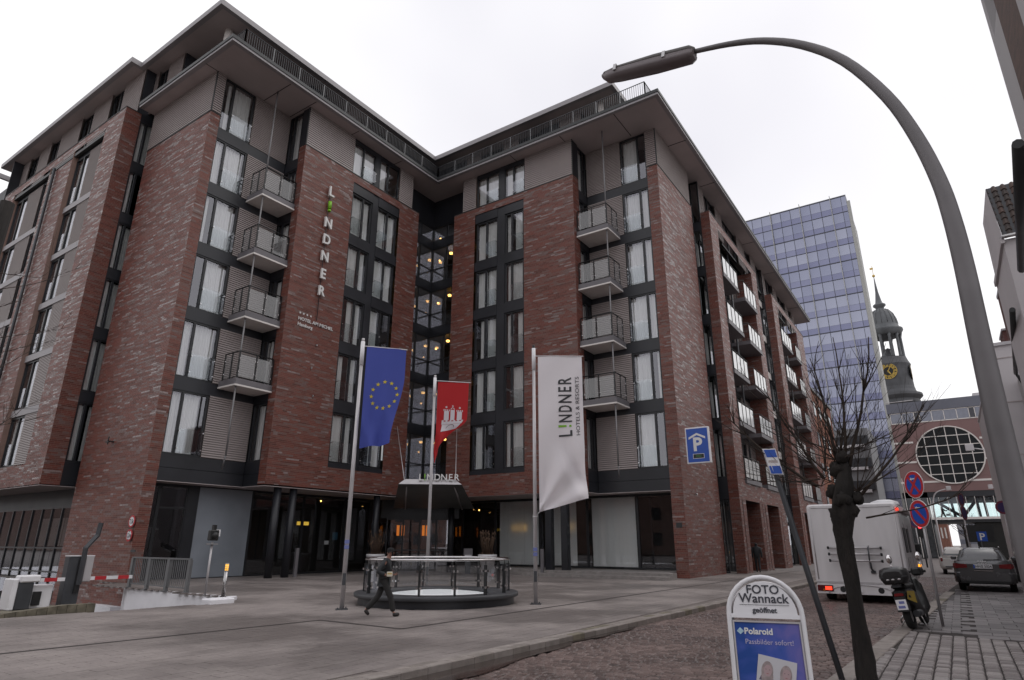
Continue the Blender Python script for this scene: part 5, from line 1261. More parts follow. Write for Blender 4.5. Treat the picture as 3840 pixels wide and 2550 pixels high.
# ------------------------------------------------------------ orange brick house and low block beyond the hotel
ob = thing('brick_house', 'orange brick house beyond the far end of the hotel', 'house', (87, 14, 0), world=True)
MB().box(78.6, 95, 11.5, 24, 0, 19.3).build('wall', mat('orange_brick', (.21, .075, .042), .8, var=.2, scale=1.2, bump=.2, bscale=12), ob)
MB().box(78.6, 95.2, 11.35, 24, 19.3, 19.6).build('roof_edge', mt['cap'], ob)
for z in (5.5, 9, 12.6, 16.2):
    for x in (80.3, 84, 88, 91.5): 
        o = MB().box(x, x+1.3, 11.44, 11.6, z, z+1.7).build('window', mt['frame'], ob); MB().box(x+.1, x+1.2, 11.42, 11.44, z+.1, z+1.6).build('pane', mat('far_pane', (.10, .11, .13), .1), o)
MB().box(79, 95, 11.4, 11.5, 4.2, 4.5).build('stone_band', mt['edge'], ob)
lb = thing('low_block', 'low grey block with dark balconies in front of the glass tower', 'building', (138, 14, 0), world=True)
MB().box(130, 145, 10.2, 26, 0, 22).build('wall', mat('grey_render', (.19, .19, .2), .7), lb)
for z in (3, 7, 11, 15, 19): 
    MB().box(129.6, 130, 10.4, 26, z, z+1.6).build('window_band', mt['dark'], lb); MB().box(129.2, 130, 11, 16, z-.5, z).build('balcony', mt['alu'], lb)
# ------------------------------------------------------------ right-hand houses
def rf_(x): return -2.4-.07*(x-15)
rend = mat('grey_render_wall', (.40, .385, .39), .8, var=.06, scale=.6, bump=.15); rendw = mat('pale_render', (.52, .49, .5), .8, var=.06, scale=.5, bump=.15)
r1 = thing('corner_house', 'grey rendered house with a brown brick loggia at the right edge', 'house', (14, -4, 0), world=True)
MB().box(9, 17.9, -9, -3.0, 9.4, 14.1).box(9, 16.3, -9, -4.2, 14.1, 18).box(17.55, 17.9, -9, -3.0, 14.1, 18).build('wall', rend, r1)
MB().box(13.5, 16.25, -3.02, -2.95, 11.2, 18).build('brick_panel', mat('brown_clinker', (.10, .062, .05), .8, var=.3, scale=2, bump=.4, bscale=12, stretch=(1, 1, 4)), r1)
MB().box(13.4, 14.15, -3.04, -2.9, 9.4, 18).build('pilaster', rend, r1)
MB().box(16.3, 17.55, -4.2, -4.1, 14.1, 18).build('loggia_back', mt['greymetal'], r1); MB().box(16.26, 17.58, -4.2, -3.0, 17.8, 18).build('loggia_ceiling', mt['greymetal'], r1)
MB().box(9, 21, -9, -3.3, 0, 9.4).build('lower_wall', rend, r1)
MB().tube([(15.0, -2.44, 9.6), (22.9, -3.0, 9.6)], .11, 8).build('gutter', mt['cap'], r1)
h2 = thing('mansard_house', 'pale rendered house with a steep brown tiled roof at the right', 'house', (27, -5, 0), world=True)
MB().box(24.9, 29.5, -9, -2.98, 0, 11.45).build('wall', rendw, h2)
MB().add([(24.85, -3.0, 11.5), (24.85, -9, 11.5), (25.9, -9, 13.9), (25.9, -3.0, 13.9)], [(0, 1, 2, 3)]).add([(24.87, -3.0, 11.5), (25.92, -3.0, 13.9), (29, -3.0, 13.9), (29.4, -3.0, 11.5)], [(0, 1, 2, 3)], 1).add([(25.9, -3, 13.9), (25.9, -9, 13.9), (29, -9, 13.9), (29, -3, 13.9)], [(0, 1, 2, 3)]).build('roof_shell', [mt['dark'], rendw], h2)
MB().tube([(24.75, -2.95, 11.5), (24.75, -8.5, 11.5)], .07, 8).build('gutter', mt['steel'], h2)
tile = MB(); k = 6
for i in range(k): 
    u0, u1 = i/k, (i+1)/k; w = lambda u: .055*math.sin(u*2*PI)
    tile.add([(0, u0*.26, w(u0)), (0, u1*.26, w(u1)), (.29, u1*.26, w(u1)-.04), (.29, u0*.26, w(u0)-.04)], [(0, 1, 2, 3)], 0, True); tile.add([(0, u0*.26, w(u0)), (0, u1*.26, w(u1)), (0, u1*.26, w(u1)-.06), (0, u0*.26, w(u0)-.06)], [(0, 1, 2, 3)])
tms = [tile.mesh('roof_tile', mat('roof_tile', c, .75, var=.25, scale=4)) for c in ((.065, .043, .036), (.085, .05, .04), (.05, .037, .033))]
sl_a = math.atan2(2.4, 1.05)
for i in range(9):
    for j in range(13): obj('roof_tile', r.choice(tms), h2, Matrix.Translation((24.82+1.05*i/9, -3.28-j*.26, 11.53+2.4*i/9)) @ Matrix.Rotation(-sl_a, 4, 'Y') @ Matrix.Rotation(0, 4, 'Z'))
MB().box(24.8, 29.3, -3.02, -2.9, 11.3, 11.5).build('verge', rendw, h2)
h3 = thing('white_annex', 'pale annex with recessed joints standing behind the lamp post', 'building', (37, -5, 0), world=True)
MB().box(36.4, 60, -9, -2.9, 0, 10.7).build('wall', rendw, h3)
for z in (3.2, 5.6, 8.0, 10.1): MB().box(36.37, 36.4, -9, -2.88, z-.02, z+.02).build('joint', mt['soffit'], h3)
MB().box(36.3, 60, -9, -2.85, 10.7, 10.85).build('coping', mt['alu'], h3)
h4 = thing('brick_chimney_house', 'narrow red brick wall rising above the pale annex', 'building', (39, -6, 0), world=True)
MB().box(38, 39.6, -9, -3.92, 10.8, 14.0).box(42, 44, -9, -4.0, 10.8, 12.9).build('wall', mat('far_red_brick', (.12, .05, .045), .8, var=.3, scale=3, bump=.3, stretch=(1, 1, 5)), h4)
MB().box(37.9, 39.7, -9, -3.88, 14.0, 14.15).box(41.9, 44.1, -9, -3.95, 12.9, 13.0).build('coping', mt['alu'], h4)
h5 = thing('grey_house', 'grey house with a dark eaves gutter above the footway at the right', 'house', (31, -6, 0), world=True)
MB().box(29.55, 36.3, -9, -3.55, 0, 8.95).build('wall', rend, h5)
g5 = MB(); g5.tube([(25.1, -2.78, 9.05), (35.2, -3.45, 9.05)], .085, 8).tube([(35.2, -3.45, 9.05), (35.3, -3.6, 8.6)], .06, 8); g5.build('gutter', mt['cap'], h5)
# ------------------------------------------------------------ far end of the street
fb_ = thing('far_brick_block', 'distant red brick block with arched windows seen under the bridge', 'building', (190, 10, 0), world=True)
MB().box(185, 230, 1.5, 30, 0, 7.2).build('wall', mat('far_brick', (.26, .12, .09), .8, var=.2), fb_)
for i in range(14): MB().box(184.9, 185, 1.9+i*.75, 2.2+i*.75, 3.2, 5.6).build('window', mt['edge'], fb_)
MB().prism([(184.5, 1.2), (231, 1.2), (231, 31), (184.5, 31)], 7.2, 7.4).build('roof', mat('pale_roof', (.34, .36, .35), .7), fb_)
fg = thing('far_glass_block', 'distant pale office block seen under the bridge', 'building', (230, -8, 0), world=True)
MB().box(225, 260, -16, -.5, 0, 9.0).build('wall', mat('pale_grey', (.36, .37, .4), .6), fg)
for z in (2, 4.6, 7.2): MB().box(224.9, 225, -16, -.5, z, z+1.2).build('window_band', mat('pale_glass', (.2, .22, .27), .2), fg)

# ------------------------------------------------------------ unseen house added to darken window reflections and the lower floors
dkb = mat('dark_brick', (.14, .085, .07), .85, var=.2, scale=1)
op = thing('unseen_opposite_house', 'unseen brick house added behind the viewer, mirrored in the hotel windows', 'house', (-32, 10, 0), world=True)
MB().box(-44, -32, -22, 210, 0, 13).build('wall', dkb, op)
for y in range(-20, 58, 4):
    for z in (1.5, 5.5): MB().box(-32, -31.95, y, y+1.6, z, z+2).build('window', mt['frame'], op)
# ------------------------------------------------------------ street lamp (whip mast)
lx = 6.3
lp = thing('street_lamp', 'tall grey curved street lamp arching over the road in the foreground', 'street lamp', (lx, -.45, 0), world=True)
cl_ = [(lx, -.43, 0), (lx, -.43, 1.2), (lx, -.43, 2.37), (lx, -.44, 3.27), (lx, -.455, 3.97), (lx, -.45, 4.48), (lx, -.42, 4.88), (lx, -.33, 5.38), (lx, -.17, 5.91), (lx, .12, 6.48), (lx, .47, 6.87), (lx, .85, 7.13), (lx, 1.22, 7.28), (lx, 1.66, 7.39)]
def smooth(P, k=4):
    P = [Vector(p) for p in P]; o = []
    for i in range(len(P)-1):
        a, b, c, d = P[max(i-1, 0)], P[i], P[i+1], P[min(i+2, len(P)-1)]
        for j in range(k):
            t = j/k; o.append(.5*((2*b)+(c-a)*t+(2*a-5*b+4*c-d)*t*t+(3*b-a-3*c+d)*t**3))
    return o+[P[-1]]
pts = smooth(cl_); n_ = len(pts)
hh_ = [p.z for p in pts]
def lrad(i):
    t = i/(n_-1); return .098*(1-t)+.028*t if t < 1 else .028
MB().tube(pts, [lrad(i) for i in range(n_)], 16).build('mast', mat('weathered_zinc', (.17, .16, .165), .55, .35, var=.18, scale=2), lp)
a, b = Vector((lx, 1.62, 7.36)), Vector((lx, 2.84, 7.60)); dd = (b-a).normalized(); ux = Vector((1, 0, 0)); uz = ux.cross(dd).normalized()
if uz.z < 0: uz = -uz
def loft(mb, secs, m=0, smooth_=True, caps=True):
    n = len(secs[0]); b0 = len(mb.v)
    for s_ in secs: mb.v += [tuple(p) for p in s_]
    for i in range(len(secs)-1):
        for j in range(n):
            mb.f.append((b0+i*n+j, b0+i*n+(j+1) % n, b0+(i+1)*n+(j+1) % n, b0+(i+1)*n+j)); mb.m.append(m); mb.sm.append(smooth_)
    if caps:
        mb.f.append(tuple(b0+j for j in range(n))[::-1]); mb.m.append(m); mb.sm.append(False); q = b0+(len(secs)-1)*n
        mb.f.append(tuple(q+j for j in range(n))); mb.m.append(m); mb.sm.append(False)
    return mb
def lsec(p, w, h0, h1): return [p+ux*(w*cx)+uz*(h1*cz if cz > 0 else -h0*cz*-1) for cx, cz in ((-1, -.0), (-.9, .7), (-.4, 1), (.4, 1), (.9, .7), (1, -.0))]
hd_ = MB(); loft(hd_, [lsec(a+dd*t, w, 0, h) for t, w, h in ((0, .07, .06), (.05, .10, .085), (.5, .115, .08), (1.0, .105, .055), (1.2, .07, .03), (1.235, .04, .015))]); hd_.build('lamp_housing', mat('lamp_housing', (.10, .092, .09), .55, .2, var=.15), lp)
def lsec2(p, w, h): return [p-uz*.0+ux*(w*cx)-uz*(h*cz) for cx, cz in ((-1, 0.02), (-.92, .7), (-.5, 1), (.5, 1), (.92, .7), (1, 0.02))]
lo = MB(); loft(lo, [lsec2(a+dd*t, w, h) for t, w, h in ((.0, .09, .06), (.05, .105, .11), (.5, .115, .12), (1.0, .105, .11), (1.15, .085, .10), (1.24, .045, .03))]); lo.build('lamp_diffuser', mat('lamp_diffuser', (.145, .12, .125), .35, var=.08), lp)
c_ = MB()
for t in (.36, 1.02): c_.box(-.12, .12, -.02, .02, -.03, .05, 0, Matrix.Translation(a+dd*t) @ Matrix.Rotation(math.atan2(dd.z, dd.y), 4, 'X'))
c_.build('clip', mt['steel'], lp)
# ------------------------------------------------------------ pollarded tree
bark = mat('bark', (.0135, .0105, .009), .95, var=.55, scale=9, bump=1.2, bscale=26, stretch=(1, 1, .35))
twig = mat('twig_bark', (.036, .025, .019), .9, var=.3)
def trunk(name, parent, pts, rads, knobs, seed):
    b = MB(); P = smooth(pts, 5); k = len(P); R_ = [np.interp(i/(k-1), np.linspace(0, 1, len(rads)), rads) for i in range(k)]
    b.tube(P, R_, 18); r = random.Random(seed)
    for i, v in enumerate(b.v):
        v = Vector(v); j = min(k-1, i//18); d = v-P[j]; q = 1+.10*math.sin(v.z*5+d.x*40)+.12*math.sin(d.y*50+v.z*1.5)+r.uniform(-.08, .08)
        b.v[i] = tuple(P[j]+d*q)
    for (p, rad, sc) in knobs:
        k0 = len(b.v); b.ball(p, rad, 12, 0, sc)
        for i in range(k0, len(b.v)):
            v = Vector(b.v[i]); d = v-Vector(p); b.v[i] = tuple(Vector(p)+d*(1+r.uniform(-.28, .28)))
    return b.build(name, bark, parent)
def shoot(parent, p0, d, L_, r0, seed, sub=5, droop=0.):
    r = random.Random(seed); b = MB(); P = [Vector(p0)]; d = Vector(d).normalized(); n = 7
    for i in range(n):
        d = (d+Vector((r.uniform(-.10, .10), r.uniform(-.10, .10), r.uniform(-.03, .11)-droop*.1))).normalized(); P.append(P[-1]+d*L_/n)
    b.tube(P, [r0*(1-.75*i/n) for i in range(n+1)], 6)
    for j in range(sub):
        i = r.randint(1, n-1); q = P[i]; e = (P[i+1]-P[i]).normalized(); s = (e+Vector((r.uniform(-.8, .8), r.uniform(-.8, .8), r.uniform(-.2, .6)))).normalized(); Q = [q]; l = L_*r.uniform(.18, .42)
        for k in range(4):
            s = (s+Vector((r.uniform(-.15, .15), r.uniform(-.15, .15), r.uniform(-.02, .18)))).normalized(); Q.append(Q[-1]+s*l/4)
        b.tube(Q, [r0*.42, r0*.34, r0*.26, r0*.2, r0*.12], 4)
        for t in range(2):
            q2 = Q[r.randint(1, 3)]; s2 = (s+Vector((r.uniform(-.9, .9), r.uniform(-.9, .9), r.uniform(-.1, .5)))).normalized(); b.tube([q2, q2+s2*l*.25, q2+s2*l*.45+Vector((0, 0, .03))], [r0*.22, r0*.16, r0*.08], 3)
    return b.build('branch', twig, parent)
tx, ty = 10.1, 1.29
tr_ = thing('pollarded_tree', 'bare pollarded street tree with knobbly head and thin shoots in front of the motorhome', 'tree', (tx, ty, 0), world=True)
trunk('trunk', tr_, [(tx, ty+.0, -.05), (tx, ty, .4), (tx, ty+.0, 1.2), (tx, ty-.0, 1.8), (tx, ty-.03, 2.15), (tx, ty-.1, 2.5), (tx, ty-.14, 2.8)], [.125, .105, .095, .105, .155, .125, .06],
      [((tx, ty+.07, 2.12), .085, (1, 1, 1.2)), ((tx, ty-.15, 2.15), .085, (1, 1, 1.1)), ((tx-.08, ty-.05, 2.3), .11, (1, 1, 1)), ((tx, ty-.04, 2.72), .1, (1, 1.1, 1.2)), ((tx, ty-.24, 2.32), .08, (1, 1, 1)), ((tx, ty+.06, 2.42), .09, (1, 1, 1)), ((tx-.03, ty-.12, 2.88), .09, (1, 1, 1))], 3)
r = random.Random(12); k = 0
heads = [(tx, ty+.2, 2.5), (tx, ty-.12, 2.95), (tx, ty-.25, 2.4), (tx-.05, ty-.05, 2.85), (tx, ty+.12, 2.7)]
for i in range(50):
    h = Vector(r.choice(heads)); ang_ = r.uniform(-1, 1); t = math.copysign(abs(ang_)**.8, ang_)*1.6; dep_ = r.uniform(-.5, .5)
    d = Vector((dep_, math.sin(t)*1.0, math.cos(t)+.12)); L_ = r.uniform(.9, 1.75)*(1.1 if abs(t) < .9 else .95)
    shoot(tr_, h, d, L_, r.uniform(.004, .0105), 100+i, 6, .15 if abs(t) > 1.1 else 0)
for (h, d, L_, rr) in (((tx, ty-.05, 2.9), (0, .02, 1), 1.5, .024), ((tx, ty-.2, 2.75), (-.1, -.33, 1), 1.9, .026), ((tx, ty-.16, 2.85), (.1, -.26, 1), 1.9, .022), ((tx, ty+.25, 2.5), (0, .9, .55), 1.7, .026), ((tx, ty-.28, 2.35), (0, -.8, .75), 1.5, .024), ((tx, ty+.15, 2.6), (0, .5, .9), 1.6, .024), ((tx, ty-.3, 2.05), (0, -1, .12), 1.2, .015), ((tx, ty+.2, 2.6), (-.3, 1, -.15), 1.1, .012)):
    k += 1; shoot(tr_, h, d, L_, rr, 300+k, 7)
# bare tree just outside the left edge
bt = thing('bare_tree', 'bare twigs of a tree reaching in at the left edge', 'tree', (2.2, 9.5, 0), world=True)
MB().tube([(2.2, 9.5, -.1), (2.2, 9.6, 3), (2.3, 9.7, 6)], [.16, .13, .08], 10).build('trunk', bark, bt)
for i in range(9):
    shoot(bt, (2.25, 9.65, 2.6+.3*i), (.75+.1*math.sin(i), .35, .35+.2*math.cos(i*2)), 1.35+.5*math.sin(i*3), .007, 500+i, 6)
# ------------------------------------------------------------ pavement board
fo = thing('pavement_board', 'A-shaped pavement board of a photo shop with blue poster on the near footway', 'sign', (6.12, 1.5, 0), math.atan2(-.96, .28))
tilt = Matrix.Translation((0, -.16, 0)) @ Matrix.Rotation(math.radians(-5), 4, 'X')
def archpts(w, zs, n=16): return [(-w, 0, .03)]+[(-w, 0, .03+(zs-.03)*i/3) for i in (1, 2, 3)]+[(-w*math.cos(PI*i/n), 0, zs+w*1.02*math.sin(PI*i/n)) for i in range(1, n)]+[(w, 0, zs), (w, 0, .4), (w, 0, .03)]
wf = .295; Zs = 1.13
board_m = mat('board_white', (.80, .79, .82), .5, var=.04)
MB().tube(archpts(wf, Zs), .021, 10).xf(tilt).build('front_frame', mt['white'], fo)
tb = Matrix.Translation((0, .28, 0)) @ Matrix.Rotation(math.radians(11), 4, 'X')
MB().tube(archpts(wf, Zs-.02), .021, 10).xf(Matrix.Translation((.02, .42, 0)) @ Matrix.Rotation(math.radians(14), 4, 'X')).build('rear_frame', mt['alu'], fo)
pn = MB(); ng = 18; rad = wf-.035
arc = [(-rad*math.cos(PI*i/ng), Zs-.0+rad*1.0*math.sin(PI*i/ng)) for i in range(ng+1)]
pn.face([(x, -.006, z) for x, z in arc][::-1]); pn.face([(x, .012, z) for x, z in arc])
for (x, z), (X, Z) in zip(arc, arc[1:]): pn.face([(x, -.006, z), (X, -.006, Z), (X, .012, Z), (x, .012, z)])
pn.box(-wf+.01, wf-.01, -.008, .012, Zs-.03, Zs+.004)
pn.xf(tilt).build('arched_panel', board_m, fo)
for s_, z, sz, nm in (('FOTO', Zs+.168, .10, 'heading'), ('Wannack', Zs+.095, .105, 'heading'), ('geöffnet', Zs+.016, .06, 'heading')):
    t = MB(); put_text(t, s_, sz, tilt @ Matrix.Translation((0, -.0125, z)) @ RX, ext=.0005, bold=.0015); t.build('lettering', mat('grey_print', (.045, .045, .06), .6, var=0), fo)
MB().box(-.2, .2, -.0118, -.0108, Zs+.075, Zs+.078).xf(tilt).build('print_rule', mt['greymetal'], fo)
MB().box(-wf+.02, wf-.02, .0, .03, .12, Zs-.05).xf(tilt).build('back_board', mt['black'], fo)
MB().box(-wf+.03, wf-.03, .0, .03, .1, Zs-.06).xf(Matrix.Translation((.02, .42, 0)) @ Matrix.Rotation(math.radians(14), 4, 'X')).build('rear_board', mt['black'], fo)
sd = MB()
for sx_ in (1, -1): sd.add([(sx_*(wf-.005), -.14, .12), (sx_*(wf-.005), .40, .12), (sx_*(wf-.005), .17, Zs-.06), (sx_*(wf-.005), -.08, Zs-.06)], [(0, 1, 2, 3)])
sd.build('side_panel', mt['black'], fo)
pf = MB()
for (a_, b_, c_, d_) in ((-wf+.022, -wf+.036, .1, Zs-.05), (wf-.036, wf-.022, .1, Zs-.05), (-wf+.036, wf-.036, Zs-.064, Zs-.05), (-wf+.036, wf-.036, .1, .114)): pf.box(a_, b_, -.016, .0, c_, d_)
pf.xf(tilt).build('poster_frame', mt['alu'], fo)
m, n, l, b = _mat('poster_print'); tcn = n.new('ShaderNodeTexCoord'); sp_ = n.new('ShaderNodeSeparateXYZ'); l.new(tcn.outputs['Object'], sp_.inputs[0])
nz_ = n.new('ShaderNodeTexNoise'); nz_.inputs['Scale'].default_value = 3.5; nz_.inputs['Detail'].default_value = 3; nz_.inputs['Distortion'].default_value = 1.2; l.new(tcn.outputs['Object'], nz_.inputs['Vector'])
ad = n.new('ShaderNodeMath'); ad.operation = 'MULTIPLY_ADD'; ad.inputs[1].default_value = .75; l.new(sp_.outputs['X'], ad.inputs[0]); l.new(nz_.outputs['Fac'], ad.inputs[2])
rr = n.new('ShaderNodeValToRGB'); e = rr.color_ramp.elements; e[0].position = .3; e[0].color = (.02, .07, .30, 1); e[1].position = .75; e[1].color = (.15, .14, .42, 1); q = e.new(.5); q.color = (.055, .10, .40, 1)
l.new(ad.outputs[0], rr.inputs['Fac']); l.new(rr.outputs['Color'], b.inputs['Base Color']); b.inputs['Roughness'].default_value = .3
MB().face([(-wf+.034, -.006, .112), (wf-.034, -.006, .112), (wf-.034, -.006, Zs-.062), (-wf+.034, -.006, Zs-.062)]).xf(tilt).build('poster', m, fo)
t = MB(); put_text(t, 'Polaroid', .068, tilt @ Matrix.Translation((-.185, -.0085, Zs-.155)) @ RX, ext=.0005, bold=.0022, align='LEFT'); t.build('lettering', mt['textw'], fo)
t = MB(); put_text(t, 'Passbilder sofort!', .056, tilt @ Matrix.Translation((-.185, -.0085, Zs-.232)) @ RX, ext=.0004, align='LEFT', sx=.98); t.build('lettering', mat('pale_lilac_print', (.5, .46, .62), .6, var=0), fo)
t = MB(); t.face([(-.245, -.009, Zs-.135), (-.215, -.009, Zs-.16), (-.185+.0, -.009, Zs-.135), (-.215, -.009, Zs-.105)]); t.xf(tilt).build('logo_mark', mat('logo_mint', (.42, .6, .72), .5, var=.3, scale=20), fo)
cd = tilt @ Matrix.Translation((.02, -.009, Zs-.53)) @ Matrix.Rotation(math.radians(11), 4, 'Y')
MB().box(-.15, .15, -.003, .002, -.2, .2).xf(cd).build('photo_card', mat('photo_paper', (.55, .54, .57), .45, var=.03), fo)
skin_p = mat('print_skin', (.42, .30, .31), .6, var=.06); hair_p = mat('print_hair', (.33, .27, .27), .6, var=.25, scale=30); shirt_p = mat('print_shirt', (.10, .08, .12), .6, var=.1)
for (x, z) in ((-.072, .095), (.072, .095), (-.072, -.095), (.072, -.095)):
    T = cd @ Matrix.Translation((x, 0, z))
    def ell(cx, cz, rx, rz, y, m_, nm):
        f = MB(); f.face([(cx+rx*math.cos(2*PI*i/20), y, cz+rz*math.sin(2*PI*i/20)) for i in range(20)]); f.xf(T).build(nm, m_, fo)
    MB().face([(-.058, -.004, -.085), (.058, -.004, -.085), (.045, -.004, -.05), (.0, -.004, -.035), (-.045, -.004, -.05)]).xf(T).build('portrait_shirt', shirt_p, fo)
    ell(0, -.008, .046, .075, -.0045, hair_p, 'portrait_hair'); ell(-.022, -.05, .022, .045, -.0046, hair_p, 'portrait_hair'); ell(.03, -.05, .018, .045, -.0046, hair_p, 'portrait_hair'); ell(.004, -.004, .031, .044, -.005, skin_p, 'portrait_face')
    for ex in (-.011, .017): ell(ex, .004, .005, .0025, -.0055, shirt_p, 'portrait_eye')
    ell(.004, -.027, .010, .003, -.0055, mat('print_lip', (.35, .14, .16), .6, var=0), 'portrait_mouth')
# ------------------------------------------------------------ leaning sign post and no-stopping signs
lps = thing('leaning_sign_post', 'leaning grey post with a blue and white arrow board behind the pavement board', 'sign post', (10.05, 1.6, 0), world=True)
pt = Vector((9.97, 2.05, 2.66)); pb_ = Vector((10.06, 1.57, -.02))
MB().tube([pb_, pb_.lerp(pt, .5), pt, pt+(pt-pb_)*.15], .04, 10).build('post', mt['greymetal'], lps)
ax = (pt-pb_).normalized(); sdv = Vector((.34, -.94, 0)).normalized(); nrm = sdv.cross(ax).normalized()
if nrm.x > 0: nrm = -nrm
def plate(mb, u0, u1, v0, v1, o, skew=.0, m=0): 
    c0 = pt+ax*.0+nrm*o
    mb.face([c0+sdv*(u0-skew*0)+ax*v0, c0+sdv*u1+ax*v0, c0+sdv*u1+ax*v1, c0+sdv*u0+ax*v1], m)
q = MB(); plate(q, -.08, .09, .02, .40, .05); q.build('board', mt['white'], lps)
for v0, v1 in ((.03, .145), (.275, .39)):
    q = MB(); plate(q, -.072, .082, v0, v1, .054); q.build('blue_field', mt['signblue'], lps)
q = MB(); c0 = pt+nrm*.057
q.face([c0+sdv*-.075+ax*.36, c0+sdv*-.05+ax*.22, c0+sdv*-.06+ax*.21]); q.face([c0+sdv*-.03+ax*.05, c0+sdv*-.05+ax*.2, c0+sdv*-.035+ax*.2]); q.build('arrow_mark', mt['textw'], lps)
q = MB(); plate(q, -.06, .07, .19, .23, .055); q.build('grey_line', mt['soffit'], lps)
q = MB(); plate(q, -.09, .10, .01, .41, .03); q.build('board_back', mt['alu'], lps)
ns = thing('no_stopping_sign', 'grey pole with two round red and blue no stopping signs at the kerb', 'sign', (17.94, .6, 0), -PI/2-math.radians(50))
MB().tube([(0, 0, -.02), (0, 0, 3.35)], .032, 10).build('pole', mt['alu'], ns)
def nodisc(z, cross, par):
    R = .315; o = MB().disc((0, -.05, z), R, (0, -1, 0), 32, 0, .015).build('sign_disc', mt['white'], par)
    MB().disc((0, -.053, z), R*.96, (0, -1, 0), 32, 0, .002).build('red_ring', mt['red'], o); MB().disc((0, -.056, z), R*.74, (0, -1, 0), 32, 0, .002).build('blue_disc', mt['signblue'], o)
    for a in ((PI/4, -PI/4) if cross else (PI/4,)):
        MB().box(-R*.78, R*.78, -.0605, -.058, -.033, .033).xf(Matrix.Translation((0, -.001 if a > 0 else 0, z)) @ Matrix.Rotation(a if not cross else a*1.15, 4, 'Y') @ Matrix()).build('red_bar', mt['red'], o)
    w = MB(); zz = z+R*.42; w.box(-.05, .07, -.0655, -.063, zz-.012, zz+.012); w.face([(-.085, -.0655, zz), (-.03, -.0655, zz-.04), (-.03, -.0655, zz-.02), (-.055, -.0655, zz)]); w.face([(-.085, -.0655, zz), (-.055, -.0655, zz), (-.03, -.0655, zz+.02), (-.03, -.0655, zz+.04)])
    w.build('white_arrow', mt['textw'], o)
nodisc(3.06, True, ns); nodisc(2.395, False, ns)
# ------------------------------------------------------------ motorhome
mh = thing('motorhome', 'white motorhome with bike rack seen from behind on the road', 'motorhome', (24.5, 2.85, ZRD), 0)
cream = mat('motorhome_shell', (.68, .66, .67), .32, var=.05, scale=1.5, stretch=(1, 3, .5)); cgrey = mat('motorhome_side', (.40, .38, .39), .3, var=.05, scale=.6)
def rr_sec(x, y0, y1, z0, z1, rc, n=5):
    P = []
    for (cy, cz, a0) in ((y1-rc, z1-rc, 0), (y0+rc, z1-rc, PI/2), (y0+rc*.3, z0+rc*.3, PI), (y1-rc*.3, z0+rc*.3, 1.5*PI)):
        q = rc if cz > (z0+z1)/2 else rc*.3
        for i in range(n+1): a = a0+PI/2*i/n; P.append(Vector((x, cy+q*math.cos(a), cz+q*math.sin(a))))
    return P
sh = MB(); loft(sh, [rr_sec(x, -1.37+i_, 1.37-i_, .58, 3.13-i_*.8, .12) for x, i_ in ((0, .07), (.04, .025), (.12, 0), (3, 0), (6.2, 0), (6.6, .1))])
shell = sh.build('body', cream, mh)
fr_ = MB()
for s in (-1, 1): fr_.tube([(-.005, s*1.26, .7), (-.005, s*1.27, 2.98), ], .018, 6)
fr_.tube([(-.005, -1.2, 3.0), (-.005, 1.2, 3.0)], .012, 6); fr_.box(-.02, .0, -1.32, 1.32, .60, .64); fr_.build('edge_trim', mt['alu'], mh)
bp = MB(); loft(bp, [rr_sec(x, -1.34, 1.34, .26, .57, .05) for x in (-.06, .1, .5)]); bump = bp.build('rear_bumper', cream, mh)
for (y, w) in ((.55, .16), (-.55, .16)):
    MB().disc((-.064, y, .4), .09, (-1, 0, 0), 16, 0, .01).build('bumper_vent', mt['black'], bump)
arcp = [(-.068, .98*math.cos(PI*i/16), .28+.27*math.sin(PI*i/16)) for i in range(17)]
MB().tube(arcp, .018, 6).build('bumper_moulding', mt['alu'], bump)
MB().box(-.085, -.07, -.02, .36, .32, .44).build('number_plate', mt['white'], bump); MB().box(-.088, -.085, .30, .36, .325, .435).build('plate_badge', mt['signblue'], bump)
tlr = mat('tail_lamp_dark', (.09, .006, .008), .2, var=.1); tll = emitmat('tail_lamp_lit', (1, .05, .02), 1.6); tla = mat('amber_lens', (.38, .12, .01), .25, var=0)
for s in (1, -1):
    o = MB().rbox(-.085, -.05, s*.84, s*1.32, .33, .52, .01).build('tail_lamp', tlr if s > 0 else mt['alu'], mh)
    y0 = s*.88 if s > 0 else -1.18; MB().box(-.095, -.086, y0, y0+.2, .37, .48).build('lit_lens', tll, o)
    MB().disc((-.09, s*1.12, .37), .04, (-1, 0, 0), 12, 0, .01).build('amber_lens', tla, o)
rk_ = MB(); rack = MB().tube([(-.1, .35, 1.72), (-.1, .35, 1.05)], .025, 6).tube([(-.1, -.35, 1.72), (-.1, -.35, 1.05)], .025, 6).build('bike_rack', mt['alu'], mh)
for i, z in enumerate((1.7, 1.5, 1.3)):
    x = -.12-i*.09; MB().tube([(x, .82-.02*i, z), (x, -.74-.0*i, z)], .035, 8).build('wheel_rail', mt['alu'], rack)
    for y in (.82-.02*i, -.74): MB().tube([(x, y-.03, z), (x, y+.03, z)], .048, 8).build('rail_cap', mt['black'], rack)
for y in (.38, -.38):
    MB().tube([(-.03, y, 1.76), (-.24, y, 1.70), (-.32, y, 1.3)], .022, 6).tube([(-.03, y-.05, .98), (-.1, y, 1.05), (-.2, y, 1.28)], .03, 6).box(-.06, -.0, y-.1, y+.04, .92, 1.0).build('rack_arm', mt['greymetal'], rack)
t = MB(); put_text(t, 'ROB', .17, Matrix.Translation((-.012, .52, 2.46)) @ Matrix.Rotation(-PI/2, 4, 'Z') @ RX, ext=.002, bold=.006, align='LEFT', shear=.25, sx=1.35); t.build('lettering', mt['text'], mh)
MB().box(-.05, 0, -.05, .26, 2.84, 2.87).build('brake_strip', mt['greymetal'], mh)
